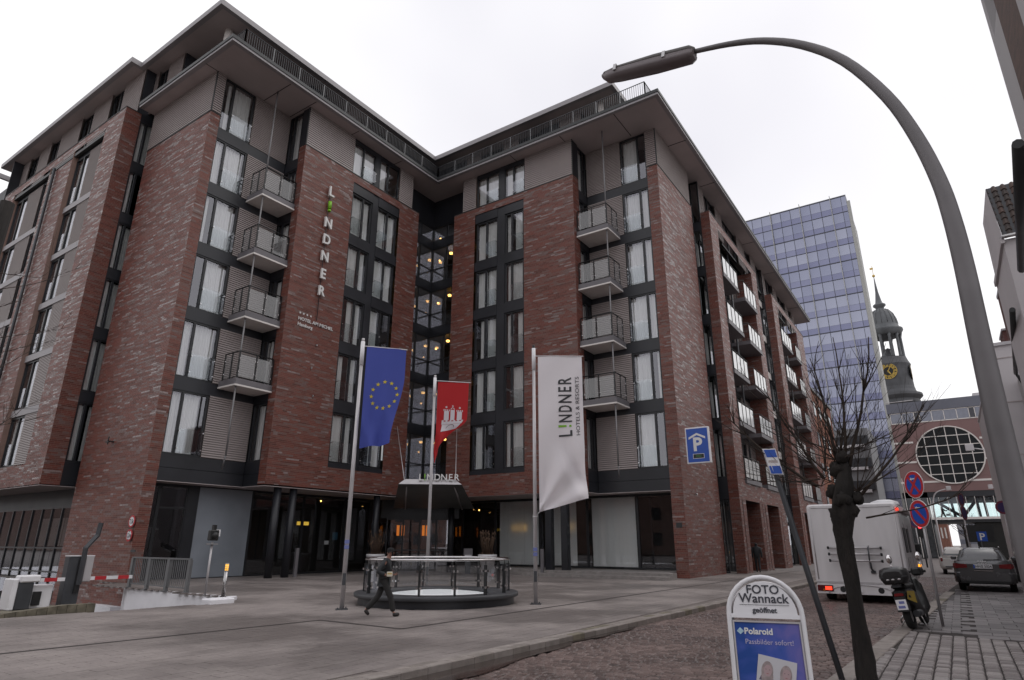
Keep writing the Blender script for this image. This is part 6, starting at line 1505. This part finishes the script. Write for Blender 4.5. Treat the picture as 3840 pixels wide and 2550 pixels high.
side = MB(); side.box(.2, 6.4, -1.378, -1.372, .62, 2.9); side.build('side_skin', cgrey, mh)
MB().rbox(.9, 1.9, -1.40, -1.37, 1.55, 2.35, .03).build('side_window', mt['black'], mh)
MB().rbox(2.6, 3.4, -1.40, -1.37, 1.55, 2.35, .03).build('side_window', mt['black'], mh)
MB().rbox(1.0, 2.6, -1.395, -1.372, .7, 1.4, .02).build('locker_door', mat('locker_grey', (.28, .265, .27), .3), mh)
MB().rbox(3.6, 4.2, -1.395, -1.372, .6, 2.5, .02).build('side_door', cgrey, mh)
MB().tube([(.3, -1.46, 2.93), (5.2, -1.46, 2.93)], .08, 10).build('awning', mt['alu'], mh)
MB().rbox(-.02, .1, -1.42, -1.34, 2.86, 2.96, .01).build('marker_lamp', emitmat('marker_red', (1, .06, .03), .9), mh)
MB().lathe([(.45, 0), (.42, .1), (.2, .17), (0, .18)], (1.4, -.95, 3.12), 16).build('roof_dome', mt['white'], mh); MB().rbox(.9, 1.6, -.1, .6, 3.12, 3.2, .03).build('roof_vent', mt['white'], mh)
def wheel(parent, x, y, R, w, rim=mt['alu']):
    o = MB().lathe([(R*.6, -w/2), (R*.92, -w/2), (R, -w*.35), (R, w*.35), (R*.92, w/2), (R*.6, w/2)], n=24).xf(Matrix.Translation((x, y, R)) @ Matrix.Rotation(PI/2, 4, 'X')).build('wheel', mt['rubber'], parent)
    rb_ = MB(); rb_.lathe([(0, w*.3), (R*.25, w*.34), (R*.55, w*.28), (R*.62, w*.45)], n=16)
    for i in range(5): rb_.box(R*.1, R*.6, -.03, .03, w*.26, w*.36, 0, Matrix.Rotation(2*PI*i/5, 4, 'Z'))
    v2 = [(-1)*1 for _ in ()]; sgn = 1 if y < 0 else -1
    rb_.xf(Matrix.Translation((x, y, R)) @ Matrix.Rotation(PI/2*sgn, 4, 'X')).build('rim', rim, o)
    return o
for x in (1.1, 5.2):
    for y in (-1.1, 1.1): wheel(mh, x, y, .36, .26)
MB().box(.3, 6.2, -1.0, 1.0, .3, .6).build('chassis', mt['black'], mh)
sk_ = MB(); sk_.box(.3, .72, -1.36, -1.3, .32, .6).box(1.5, 4.7, -1.36, -1.3, .32, .6).box(.3, .72, 1.3, 1.36, .32, .6).box(1.5, 4.7, 1.3, 1.36, .32, .6); sk_.build('skirt', cgrey, mh)
cb = MB(); loft(cb, [rr_sec(x, -1.05, 1.05, .35, z, .15) for x, z in ((6.2, 2.3), (6.9, 2.2), (7.6, 1.3), (8.2, 1.1))]); cb.build('cab', cream, mh)
for s in (-1, 1):
    o = MB().tube([(7.1, s*1.05, 1.5), (7.1, s*1.4, 1.55)], .03, 6).rbox(7.0, 7.12, s*1.4-.12, s*1.4+.12, 1.4, 1.85, .03).build('mirror', mt['black'], mh)
MB().box(7.2, 7.3, -1.45, -1.32, .95, 1.05).build('indicator', emitmat('indicator_amber', (1, .35, .02), 2.0), mh)
# ------------------------------------------------------------ cars
def car(name, label, cat, loc, rot, prof, hood, wid, paint, tail, sc=1., rear_lamps='wagon', plate=None, badge=False, rails=False):
    """prof: stations (x, z_low, z_belt, z_roof, half width belt, half width roof) from the rear (x=0) forwards"""
    t = thing(name, label, cat, loc, rot)
    b = MB(); secs = []
    for (x, zl, zb, hw) in hood:
        P = []
        for (u, v) in ((-.86, 0), (-.97, .16), (-1, .45), (-.985, .8), (-.93, 1), (-.5, 1.02), (.5, 1.02), (.93, 1), (.985, .8), (1, .45), (.97, .16), (.86, 0)): P.append(Vector((x, -hw*u*wid, zl+(zb-zl)*v)))
        secs.append([p*sc for p in P])
    loft(b, secs); b.build('body', paint, t)
    g = MB(); secs = []
    for (x, zb, zr, hb, hr) in prof:
        P = []
        for (u, v) in ((-1, 0), (-.97, .5), (-.9, .93), (-.7, 1), (.7, 1), (.9, .93), (.97, .5), (1, 0)): w = (hb+(hr-hb)*v)*u; P.append(Vector((x, -w*wid, zb+(zr-zb)*v)))
        secs.append([p*sc for p in P])
    loft(g, secs); g.build('cabin', paint, t)
    return t
silver = mat('silver_paint', (.125, .125, .13), .25, .6, var=.05); whitep = mat('white_car_paint', (.62, .6, .58), .25, var=.03); darkp = mat('black_car_paint', (.012, .012, .014), .2, var=.1)
tint = mat('tinted_glass', (.05, .055, .065), .05, spec=.8, var=.3, scale=2)
tl_red = mat('tail_lamp_red', (.16, .008, .01), .18, var=.15, scale=20)
k = 1.1
au = car('estate_car', 'silver grey estate car parked on the footway side, seen from behind', 'car', (31.4, -.62, -.0), math.radians(-2.5),
    [(.06, 1.0, 1.02, .80, .70), (.22, 1.0, 1.22, .80, .66), (.46, 1.0, 1.41, .8, .60), (.8, .98, 1.455, .82, .60), (2.0, .97, 1.46, .84, .61), (2.9, .95, 1.40, .83, .6), (3.7, .93, .95, .8, .7)],
    [(0.0, .42, .9, .80), (.04, .34, 1.0, .90), (.16, .26, 1.02, .96), (.7, .22, 1.0, 1.0), (2.5, .22, .97, 1.0), (3.8, .24, .93, .98), (4.5, .3, .78, .9), (4.65, .36, .66, .75)], .91, silver, None, k)
def quad(pts, m, nm, par, s=k): return MB().face([Vector(p)*s for p in pts]).build(nm, m, par)
rw_ = quad([(.075, .66, 1.035), (.075, -.66, 1.035), (.43, -.53, 1.375), (.43, .53, 1.375)], tint, 'rear_window', au)
MB().add([Vector(p)*k for p in ((.06, .74, 1.03), (.06, .665, 1.03), (.42, .535, 1.38), (.42, .57, 1.38))], [(0, 1, 2, 3)]).add([Vector(p)*k for p in ((.06, -.665, 1.03), (.06, -.74, 1.03), (.42, -.57, 1.38), (.42, -.535, 1.38))], [(0, 1, 2, 3)]).build('window_surround', mt['black'], au)
for s in (1, -1):
    MB().add([Vector(p)*k for p in ((-.012, s*.46, .90), (-.012, s*.46, .78), (-.0, s*.80, .76), (.10, s*.875, .80), (.12, s*.868, .92), (-.0, s*.80, .93))], [(0, 1, 2, 5), (2, 3, 4, 5)]).build('tail_lamp', tl_red, au)
    MB().tube([Vector((x, s*.56, 1.47+.02*(x > .7)*(x < 2.6)))*k for x in (.5, .75, 2.6, 2.8)], .018, 6).build('roof_rail', mt['chrome'], au)
    MB().rbox(2.7*k, 2.85*k, s*.95*k-.1, s*.95*k+.1, 1.0*k, 1.13*k, .03).build('wing_mirror', silver, au)
    for x in (.85, 3.7): wheel(au, x*k, s*.74*k, .32*k, .22)
    MB().add([Vector(p)*k for p in ((.5, s*.752, 1.03), (.7, s*.60, 1.38), (2.6, s*.60, 1.37), (3.4, s*.75, 1.0))], [(0, 1, 2, 3)]).build('side_window', tint, au)
bpz = MB(); loft(bpz, [[Vector(p)*k for p in ((x, w, .58), (x, w*.96, .64), (x, -w*.96, .64), (x, -w, .58), (x, -w*.98, .3), (x, w*.98, .3))] for x, w in ((-.06, .72), (-.045, .82), (.1, .9))]); bpz.build('rear_bumper', silver, au)
MB().box(-.085*k, -.05*k, -.7*k, .7*k, .28*k, .36*k).build('diffuser', mt['black'], au)
MB().rbox(-.035, -.012, -.30, .30, .78*k-.02, .78*k+.13, .008).build('number_plate', mt['white'], au)
t = MB(); put_text(t, 'HH:E 5024', .125, Matrix.Translation((-.042, -.02, .78*k+.02)) @ Matrix.Rotation(-PI/2, 4, 'Z') @ RX, ext=.001, bold=.002, sx=.92); t.build('plate_text', mt['text'], au)
MB().box(-.041, -.036, .245, .298, .78*k-.012, .78*k+.122).build('plate_badge', mt['signblue'], au)
MB().box(-.03, -.01, -.3, .3, .70*k-.02, .70*k+.0).build('boot_strip', mt['chrome'], au)
bd = MB()
for i in range(4): bd.tube([(-.02, .11-.073*i+.045*math.cos(a_*PI/8), .965*k+.045*math.sin(a_*PI/8)) for a_ in range(16)], .008, 5, close=True)
bd.build('badge_rings', mt['chrome'], au)
MB().tube([Vector((.06, -.05, 1.05))*k, Vector((.08, -.5, 1.06))*k], .018, 5).build('wiper', mt['black'], au)
MB().tube([Vector((.55, 0, 1.45))*k, Vector((.6, 0, 1.5))*k], [.03, .012], 6).build('aerial', mt['black'], au)
f5 = 1.12
fi = car('small_car', 'small white hatchback driving away down the road', 'car', (51.4, .35, ZRD), 0,
    [(.0, .95, .98, .72, .62), (.12, .95, 1.25, .72, .6), (.4, .95, 1.47, .74, .58), (1.0, .93, 1.5, .76, .58), (2.0, .9, 1.44, .76, .57), (2.8, .88, .92, .74, .6)],
    [(-.02, .45, .85, .78), (.06, .32, .94, .9), (.4, .25, .95, .98), (1.5, .22, .93, 1.0), (2.6, .24, .9, .98), (3.4, .35, .7, .8)], .83, whitep, None, f5)
quad([(.0, .54, 1.05), (.0, -.54, 1.05), (.26, -.46, 1.36), (.26, .46, 1.36)], tint, 'rear_window', fi, f5)
for s in (1, -1):
    MB().rbox(-.03*f5, .12*f5, s*.60*f5, s*.72*f5, .70*f5, .90*f5, .02).build('tail_lamp', tl_red, fi)
    for x in (.6, 2.8): wheel(fi, x*f5, s*.62*f5, .29*f5, .19)
MB().box(-.05, -.02, -.6, .6, .44, .5).build('bumper_strip', mt['greymetal'], fi); MB().box(-.05, -.02, -.26, .26, .84, .96).build('number_plate', mt['white'], fi); MB().box(-.045, -.0, -.25, .25, .28, .38).build('reflector', mt['white'], fi)
su = car('dark_car', 'dark car parked in the shade beside the silver estate car', 'car', (40, -3.0, 0), 0,
    [(.0, 1.0, 1.05, .8, .7), (.3, 1.0, 1.6, .8, .68), (2.6, 1.0, 1.65, .82, .66), (3.4, .95, 1.0, .8, .7)],
    [(0, .4, .95, .85), (.1, .3, 1.02, .95), (1.2, .25, 1.02, 1), (3.2, .25, 1.0, 1), (4.4, .35, .8, .85)], .9, darkp, None, 1.1)
for s in (1, -1):
    for x in (.8, 3.4): wheel(su, x*1.1, s*.74*1.1, .36, .22)
MB().add([Vector(p)*1.1 for p in ((.04, .6, 1.1), (.04, -.6, 1.1), (.26, -.58, 1.5), (.26, .58, 1.5))], [(0, 1, 2, 3)]).build('rear_window', tint, su)
# ------------------------------------------------------------ scooter
ss = thing('motor_scooter', 'black motor scooter with top case parked at the kerb beside the tree', 'scooter', (16.7, 1.12, 0.0), math.radians(-8))
LT = Matrix.Rotation(math.radians(-7), 4, 'X')
def T_(mb): return mb.xf(LT)
yel = mat('yellow_panel', (.40, .27, .01), .3, var=.05)
def tyre(x, R, w):
    return MB().lathe([(R*.55, -w/2), (R*.9, -w/2), (R, -w*.2), (R, w*.2), (R*.9, w/2), (R*.55, w/2)], n=22).xf(Matrix.Translation((x, 0, R)) @ Matrix.Rotation(PI/2, 4, 'X'))
for x in (.1, 1.4): o = T_(tyre(x, .27, .13)).build('wheel', mt['rubber'], ss); T_(MB().lathe([(0, .03), (.08, .05), (.15, .04)], n=12).xf(Matrix.Translation((x, 0, .27)) @ Matrix.Rotation(PI/2, 4, 'X'))).build('rim', mt['alu'], o)
def sec(x, w, z0, z1): return [Vector((x, w*u, z0+(z1-z0)*v)) for u, v in ((-.6, 0), (-1, .35), (-.9, .8), (-.5, 1), (.5, 1), (.9, .8), (1, .35), (.6, 0))]
bdy = MB(); loft(bdy, [sec(x, w, a_, b_) for x, w, a_, b_ in ((-.22, .09, .62, .76), (-.1, .16, .55, .80), (.2, .2, .42, .82), (.55, .2, .3, .78), (.75, .18, .25, .45), (1.05, .2, .22, .34), (1.2, .24, .25, .55), (1.3, .2, .35, .95), (1.36, .1, .5, 1.0))]); T_(bdy).build('body', mt['black'], ss)
T_(MB().rbox(-.1, .7, -.15, .15, .80, .9, .04)).build('seat', mat('seat_vinyl', (.02, .02, .02), .6), ss)
for s in (1, -1):
    q = MB(); q.add([(-.2, s*.13, .60), (.15, s*.215, .50), (.2, s*.21, .74), (-.15, s*.15, .76)], [(0, 1, 2, 3)]); T_(q).build('side_panel', yel, ss)
cs_ = MB(); loft(cs_, [[Vector((x, w*u, z0+(z1-z0)*v)) for u, v in ((-.72, 0), (-.95, .3), (-1, .55), (-.88, .88), (-.5, 1), (.5, 1), (.88, .88), (1, .55), (.95, .3), (.72, 0))] for x, w, z0, z1 in ((-.36, .18, .98, 1.16), (-.33, .25, .92, 1.2), (-.2, .29, .9, 1.25), (-.02, .28, .9, 1.24), (.06, .2, .94, 1.18))]); case = T_(cs_).build('top_case', mat('case_black', (.02, .02, .021), .3, var=.1), ss)
MB().box(-.36, -.28, -.26, .26, 1.045, 1.06).xf(LT).build('case_seam', mt['greymetal'], case)
for y in (-.12, 0, .1): MB().ball((-.365, y, 1.0), .035, 8, 0, (.4, 1, .5)).xf(LT).build('reflector', mt['alu'], case)
T_(MB().box(-.25, .05, -.08, .08, .84, .92)).build('rack', mt['greymetal'], ss)
pl_ = MB(); pl_.box(-.302, -.29, -.1, .1, .40, .60); pl_ = T_(pl_.xf(Matrix.Translation((0, -.01, 0)))).build('number_plate', mt['white'], ss)
q = MB(); q.box(-.306, -.302, -.07, .03, .52, .57).box(-.306, -.302, -.07, .06, .43, .48); T_(q).build('plate_print', mat('faint_blue', (.15, .17, .4), .6, var=0), pl_)
q = MB(); q.box(-.29, -.02, -.1, .1, .36, .66); T_(q).build('mudguard', mt['black'], ss); 
hb = MB(); hb.tube([(1.22, -.36, 1.1), (1.18, 0, 1.12), (1.22, .36, 1.1)], .028, 8); hb.tube([(1.3, 0, .5), (1.18, 0, 1.12)], .04, 8); T_(hb).build('handlebar', mt['black'], ss)
for y in (-.3, .28): 
    q = MB(); q.tube([(1.2, y, 1.12), (1.15, y*1.05, 1.32)], .01, 6); q.ball((1.13, y*1.05, 1.42), .09, 10, 0, (.4, .75, 1.15)); T_(q).build('mirror', mt['chrome'], ss)
q = MB(); q.rbox(1.0, 1.35, -.3, -.1, 1.02, 1.2, .04).rbox(1.0, 1.35, .1, .3, 1.02, 1.2, .04); T_(q).build('hand_muff', mt['black'], ss)
q = MB(); q.tube([(.0, -.17, .30), (.35, -.18, .3)], .07, 10); T_(q).build('exhaust', mt['greymetal'], ss)
q = MB(); q.tube([(.45, .1, .3), (.3, .25, .02)], .014, 6).tube([(.45, -.1, .3), (.3, -.25, .0)], .014, 6).tube([(.1, .12, .28), (.1, .2, .18), (.22, .22, .1)], .02, 6); q.build('stand', mt['steel'], ss)
T_(MB().rbox(-.27, -.2, -.09, .09, .66, .72, .01)).build('tail_lamp', tl_red, ss)
# ------------------------------------------------------------ people
def skinmesh(name, verts, edges, rad, m, parent, sub=2, root=0):
    me = bpy.data.meshes.new(name); me.from_pydata(verts, edges, []); me.materials.append(m); o = obj(name, me, parent)
    sk = o.modifiers.new('skin', 'SKIN'); sk.use_smooth_shade = True
    for i, q in enumerate(rad):
        v = me.skin_vertices[0].data[i]; v.radius = q if hasattr(q, '__len__') else (q, q); v.use_root = i == root
    ss_ = o.modifiers.new('sub', 'SUBSURF'); ss_.levels = sub; ss_.render_levels = sub
    return o
def hand(parent, wrist, d, nrm, m, side=1):
    d = Vector(d).normalized(); nrm = Vector(nrm).normalized(); sx_ = d.cross(nrm).normalized()*side; w = Vector(wrist)
    V = [w, w+d*.05, w+d*.085]; E = [(0, 1), (1, 2)]; R = [(.026, .02), (.036, .017), (.038, .016)]
    for i, (o_, l) in enumerate(((-.03, .062), (-.01, .072), (.011, .068), (.03, .052))):
        b0 = w+d*.085+sx_*o_; a1 = b0+d*l*.5+nrm*.008; a2 = a1+d*l*.3+nrm*.028; k0 = len(V); V += [b0, a1, a2]; E += [(2, k0), (k0, k0+1), (k0+1, k0+2)]; R += [.009, .0085, .007]
    k0 = len(V); t1 = w+d*.035-sx_*.035; V += [t1, t1+d*.03-sx_*.022+nrm*.015, t1+d*.06-sx_*.02+nrm*.03]; E += [(1, k0), (k0, k0+1), (k0+1, k0+2)]; R += [.012, .01, .008]
    return skinmesh('hand', [tuple(v) for v in V], E, R, m, parent, 1)
skin = mat('skin', (.30, .155, .115), .6, var=.06); jk = mat('dark_jacket', (.020, .022, .025), .7, var=.25, scale=6, bump=.2, bscale=15); tr2 = mat('dark_trousers', (.022, .021, .021), .85, var=.2, scale=8); sho = mat('dark_shoes', (.016, .012, .011), .5); hairm = mat('black_wool', (.008, .008, .009), .9)
man = thing('person', 'person in dark jacket and cap striding past the round skylight', 'person', (12.0, 12.0, 0), math.radians(-47.5)+.0)
s_ = 1.585/1.75
def sc3(P): return [tuple(c*s_ for c in p) for p in P]
# local axes: +x = walking direction (right in the picture), -y = towards the camera
J = dict(pel=(0, 0, .92), sp=(.02, 0, 1.12), ch=(.05, 0, 1.34), nk=(.09, 0, 1.50), hd=(.13, -.02, 1.62), hp=(.135, -.02, 1.70),
    hl=(0, .1, .90), hr=(0, -.1, .90), kl=(-.14, .1, .50), al=(-.46, .1, .16), tl=(-.37, .1, .03), kr=(.20, -.1, .50), ar=(.30, -.1, .09), tr=(.46, -.12, .06),
    sl=(.03, .2, 1.42), sr=(.03, -.2, 1.42), el=(.02, .27, 1.14), er=(-.17, -.29, 1.14), wl=(.22, .14, 1.05), wr=(.07, -.27, 1.05))
names = list(J); V = sc3([J[n_] for n_ in names]); ix = {n_: i for i, n_ in enumerate(names)}
Ed = [('pel', 'sp'), ('sp', 'ch'), ('ch', 'nk'), ('nk', 'hd'), ('hd', 'hp'), ('pel', 'hl'), ('pel', 'hr'), ('hl', 'kl'), ('kl', 'al'), ('hr', 'kr'), ('kr', 'ar'), ('ch', 'sl'), ('ch', 'sr'), ('sl', 'el'), ('sr', 'er'), ('el', 'wl'), ('er', 'wr')]
Rb = dict(pel=(.11, .14), sp=(.11, .14), ch=(.11, .16), nk=(.05, .05), hd=(.085, .075), hp=(.07, .065), hl=.09, hr=.09, kl=.06, al=.03, tl=.02, kr=.06, ar=.03, tr=.02, sl=.06, sr=.06, el=.045, er=.045, wl=.03, wr=.03)
Ed += [('al', 'tl'), ('ar', 'tr')]
sr_ = lambda q: tuple(c*s_ for c in q) if hasattr(q, '__len__') else q*s_
skinmesh('body', V, [(ix[a_], ix[b_]) for a_, b_ in Ed], [sr_(Rb[n_]) for n_ in names], skin, man)
def garment(nm, parts, edges, rads, m, par): skinmesh(nm, sc3([J[p] if p in J else p for p in parts]), edges, [sr_(q) for q in rads], m, par)
garment('jacket', ['pel', 'sp', 'ch', (.085, 0, 1.47), 'sl', 'sr', 'el', 'er', (.17, .165, 1.07), (.03, -.275, 1.07), (-.005, 0, .82)], [(0, 1), (1, 2), (2, 3), (2, 4), (2, 5), (4, 6), (5, 7), (6, 8), (7, 9), (0, 10)],
    [(.145, .185), (.145, .185), (.15, .20), (.075, .085), .095, .095, .08, .08, .06, .06, (.14, .175)], jk, man)
garment('trousers', [(0, 0, .90), 'hl', 'hr', 'kl', 'kr', (-.44, .1, .17), (.295, -.1, .11)], [(0, 1), (0, 2), (1, 3), (2, 4), (3, 5), (4, 6)], [(.13, .15), .105, .105, .085, .085, .075, .075], tr2, man)
for (a_, b_, c_) in (((-.48, .1, .17), (-.42, .1, .10), (-.35, .1, .025)), ((.27, -.1, .06), (.36, -.11, .05), (.47, -.12, .06))):
    skinmesh('shoe', sc3([a_, b_, c_]), [(0, 1), (1, 2)], [sr_(q) for q in (.06, (.06, .055), (.052, .042))], sho, man, 1)
cpb = MB(); hx, hy, hz = [c*s_ for c in J['hd']]
cpb.lathe([(.0, .135), (.06, .125), (.088, .085), (.092, .05), (.088, .03)], (hx, hy, hz), 16); cpb.add([(hx-.05, hy-.08, hz+.045), (hx+.05, hy-.08, hz+.045), (hx+.045, hy-.15, hz+.03), (hx-.045, hy-.15, hz+.03)], [(0, 1, 2, 3)]); cpb.build('cap', hairm, man)
hr_ = MB(); hr_.ball((hx, hy+.018, hz+.01), .083, 12, 0, (1.02, .95, 1.1)); hr_.build('hair', hairm, man)
fc = MB(); fc.tube([(hx, hy-.075, hz+.02), (hx, hy-.10, hz-.012)], [.009, .014], 6).ball((hx, hy-.07, hz-.045), .022, 8, 0, (1.3, .5, .4))
for s in (-1, 1): fc.ball((hx+s*.078, hy, hz), .02, 8, 0, (.5, 1, 1.5))
fc.build('nose_and_ears', skin, man)
ey = MB()
for s in (-1, 1): ey.ball((hx+s*.03, hy-.068, hz+.018), .01, 8, 0, (1.3, .6, .7))
ey.build('eye', mt['text'], man); mo = MB(); mo.ball((hx, hy-.077, hz-.045), .02, 8, 0, (1.1, .3, .28)); mo.build('mouth', mat('lips', (.22, .08, .07), .5, var=0), man)
hand(man, [c*s_ for c in J['wr']], (.9, .35, .05), (.2, -.2, .9), skin, -1); hand(man, [c*s_ for c in J['wl']], (.9, -.5, 0), (-.2, -.3, .9), skin, 1)
pk2 = MB(); pk2.rbox(-.07, .07, -.035, .035, -.055, .06, .012).box(-.05, .055, -.037, .037, .0, .03, 1)
T0 = man.matrix_basis.copy() if False else Matrix.Translation((12.0, 12.0, 0)) @ Matrix.Rotation(math.radians(-47.5), 4, 'Z')
w_ = T0 @ Vector((.15*s_, -.30*s_, 1.08*s_))
solo('paper_bag', 'small white and yellow paper packet held in the hand of the person in the forecourt', 'packet', pk2, [mat('paper', (.6, .55, .45), .8), mat('paper_yellow', (.5, .35, .12), .8)], None, tuple(w_), math.radians(-50))
p2_ = thing('person', 'person in dark clothes walking under the brick arcade, seen from behind', 'person', (44.6, 11.0, 0), math.radians(10))
skinmesh('body', [(0, 0, .95), (0, 0, 1.2), (0, 0, 1.45), (0, 0, 1.58), (0, 0, 1.7), (0, 0, 1.8), (0, .1, .92), (0, -.1, .92), (.1, .1, .5), (-.08, -.1, .5), (.12, .1, .06), (-.2, -.1, .1), (0, .22, 1.45), (0, -.22, 1.45), (.02, .28, 1.15), (-.02, -.28, 1.15), (.06, .28, .88), (.0, -.28, .88)],
    [(0, 1), (1, 2), (2, 3), (3, 4), (4, 5), (0, 6), (0, 7), (6, 8), (7, 9), (8, 10), (9, 11), (2, 12), (2, 13), (12, 14), (13, 15), (14, 16), (15, 17)], [(.16, .2), (.16, .2), (.15, .21), .06, .1, .085, .1, .1, .075, .075, .06, .06, .1, .1, .075, .075, .05, .05], jk, p2_)
hand(p2_, (.07, .28, .84), (.05, 0, -1), (.1, -1, 0), skin); hand(p2_, (.0, -.28, .84), (.05, 0, -1), (.1, 1, 0), skin, -1)
for y, x in ((.1, .14), (-.1, -.16)): skinmesh('shoe', [(x-.06, y, .05), (x+.12, y, .04)], [(0, 1)], [.055, .045], sho, p2_, 1)
p3_ = thing('person', 'small silhouette of a person walking inside the glazed bridge', 'person', (112, 1.1, 5.1), 0)
skinmesh('body', [(0, 0, .95), (0, 0, 1.2), (0, 0, 1.5), (0, 0, 1.75), (0, 0, 1.95), (0, .12, .9), (0, -.1, .9), (0, .25, .5), (0, -.2, .5), (0, .3, .05), (0, -.45, .1), (0, -.1, 1.5), (0, -.35, 1.25), (0, -.6, 1.35)], [(0, 1), (1, 2), (2, 3), (3, 4), (0, 5), (0, 6), (5, 7), (6, 8), (7, 9), (8, 10), (2, 11), (11, 12), (12, 13)], [.2, .2, .22, .12, .12, .13, .13, .1, .1, .08, .08, .12, .09, .07], jk, p3_, 1)
# ------------------------------------------------------------ small street things far off
pp = thing('parking_board', 'small black board with a blue letter P above the silver car', 'sign', (44, -1.05, 0), -PI/2)
MB().tube([(0, 0, 0), (0, 0, 2.2)], .04, 6).build('post', mt['greymetal'], pp); MB().box(-.55, .65, -.03, .03, 1.85, 2.75).build('board', mt['black'], pp); MB().box(-.15, .3, -.035, -.03, 1.9, 2.4).build('blue_field', mt['signblue'], pp)
t = MB(); put_text(t, 'P', .5, Matrix.Translation((.08, -.04, 1.97)) @ RX, bold=.01); t.build('letter_p', mt['textw'], pp)
def farsign(x, y, zs, label, turn):
    t = thing('distant_sign', label, 'sign', (x, y, 0), -PI/2+turn)
    MB().tube([(0, 0, 0), (0, 0, max(zs)+.3)], .05, 6).build('post', mt['alu'], t)
    for z in zs:
        MB().disc((0, -.06, z), .42, (0, -1, 0), 20, 0, .02).build('red_ring', mat('far_red', (.19, .035, .06), .6, var=0), t); MB().disc((0, -.065, z), .3, (0, -1, 0), 20, 0, .002).build('blue_disc', mat('far_blue', (.05, .03, .12), .6, var=0), t)
farsign(48, -.55, (4.35, 3.55), 'narrow stack of no stopping discs seen edge on under the bridge', 1.2)
farsign(52, -2.75, (4.0,), 'single round no stopping sign far off under the bridge at the right', .2)
farsign(70, 3.0, (3.6,), 'small round sign far off behind the motorhome', 0)
def farlamp(x, y, h, label, arm):
    t = thing('far_lamp', label, 'street lamp', (x, y, 0), world=True)
    P = smooth([(x, y, 0), (x, y, h*.5), (x, y, h*.75), (x, y+arm*.12, h*.9), (x, y+arm*.4, h*.98), (x, y+arm, h*1.02)], 4)
    MB().tube(P, [.1-.05*i/(len(P)-1) for i in range(len(P))], 8).build('mast', mt['alu'], t); MB().rbox(x-.15, x+.15, min(y+arm, y+arm*1.3), max(y+arm, y+arm*1.3), h*1.0, h*1.06, .02).build('lamp_head', mt['alu'], t)
farlamp(85, 1.6, 7.4, 'thin curved lamp post in front of the glazed bridge', -1.5); farlamp(88, -5.6, 7.6, 'curved lamp at the right in front of the glazed bridge', 1.4)
farlamp(150, 3.2, 7.0, 'distant curved lamp post seen beneath the bridge', -2.2); farlamp(72, -4.9, 10.0, 'lamp with long arm in front of the round window', 2.2)
ft = thing('far_tree', 'distant bare tree seen beneath the bridge', 'tree', (170, -1.5, 0), world=True)
MB().tube([(170, -1.5, 0), (170, -1.5, 4), (170, -1.5, 7)], [.25, .2, .1], 8).build('trunk', bark, ft)
for i in range(18): shoot(ft, (170, -1.5, 3+.2*i), (random.uniform(-.5, .5), math.sin(i*2.4)*1.0, .7), 3.2, .07, 700+i, 5)
ts = thing('traffic_light', 'distant traffic light showing red behind the motorhome', 'traffic light', (62, 2.35, 0), -PI/2)
MB().tube([(0, 0, 0), (0, 0, 2.4)], .06, 8).build('pole', mt['greymetal'], ts); MB().rbox(-.18, .18, -.15, .15, 2.3, 3.3, .03).build('signal_head', mt['black'], ts); MB().disc((0, -.16, 3.08), .13, (0, -1, 0), 16, 0, .01).build('red_light', emitmat('signal_red', (1, .03, .04), 3), ts)
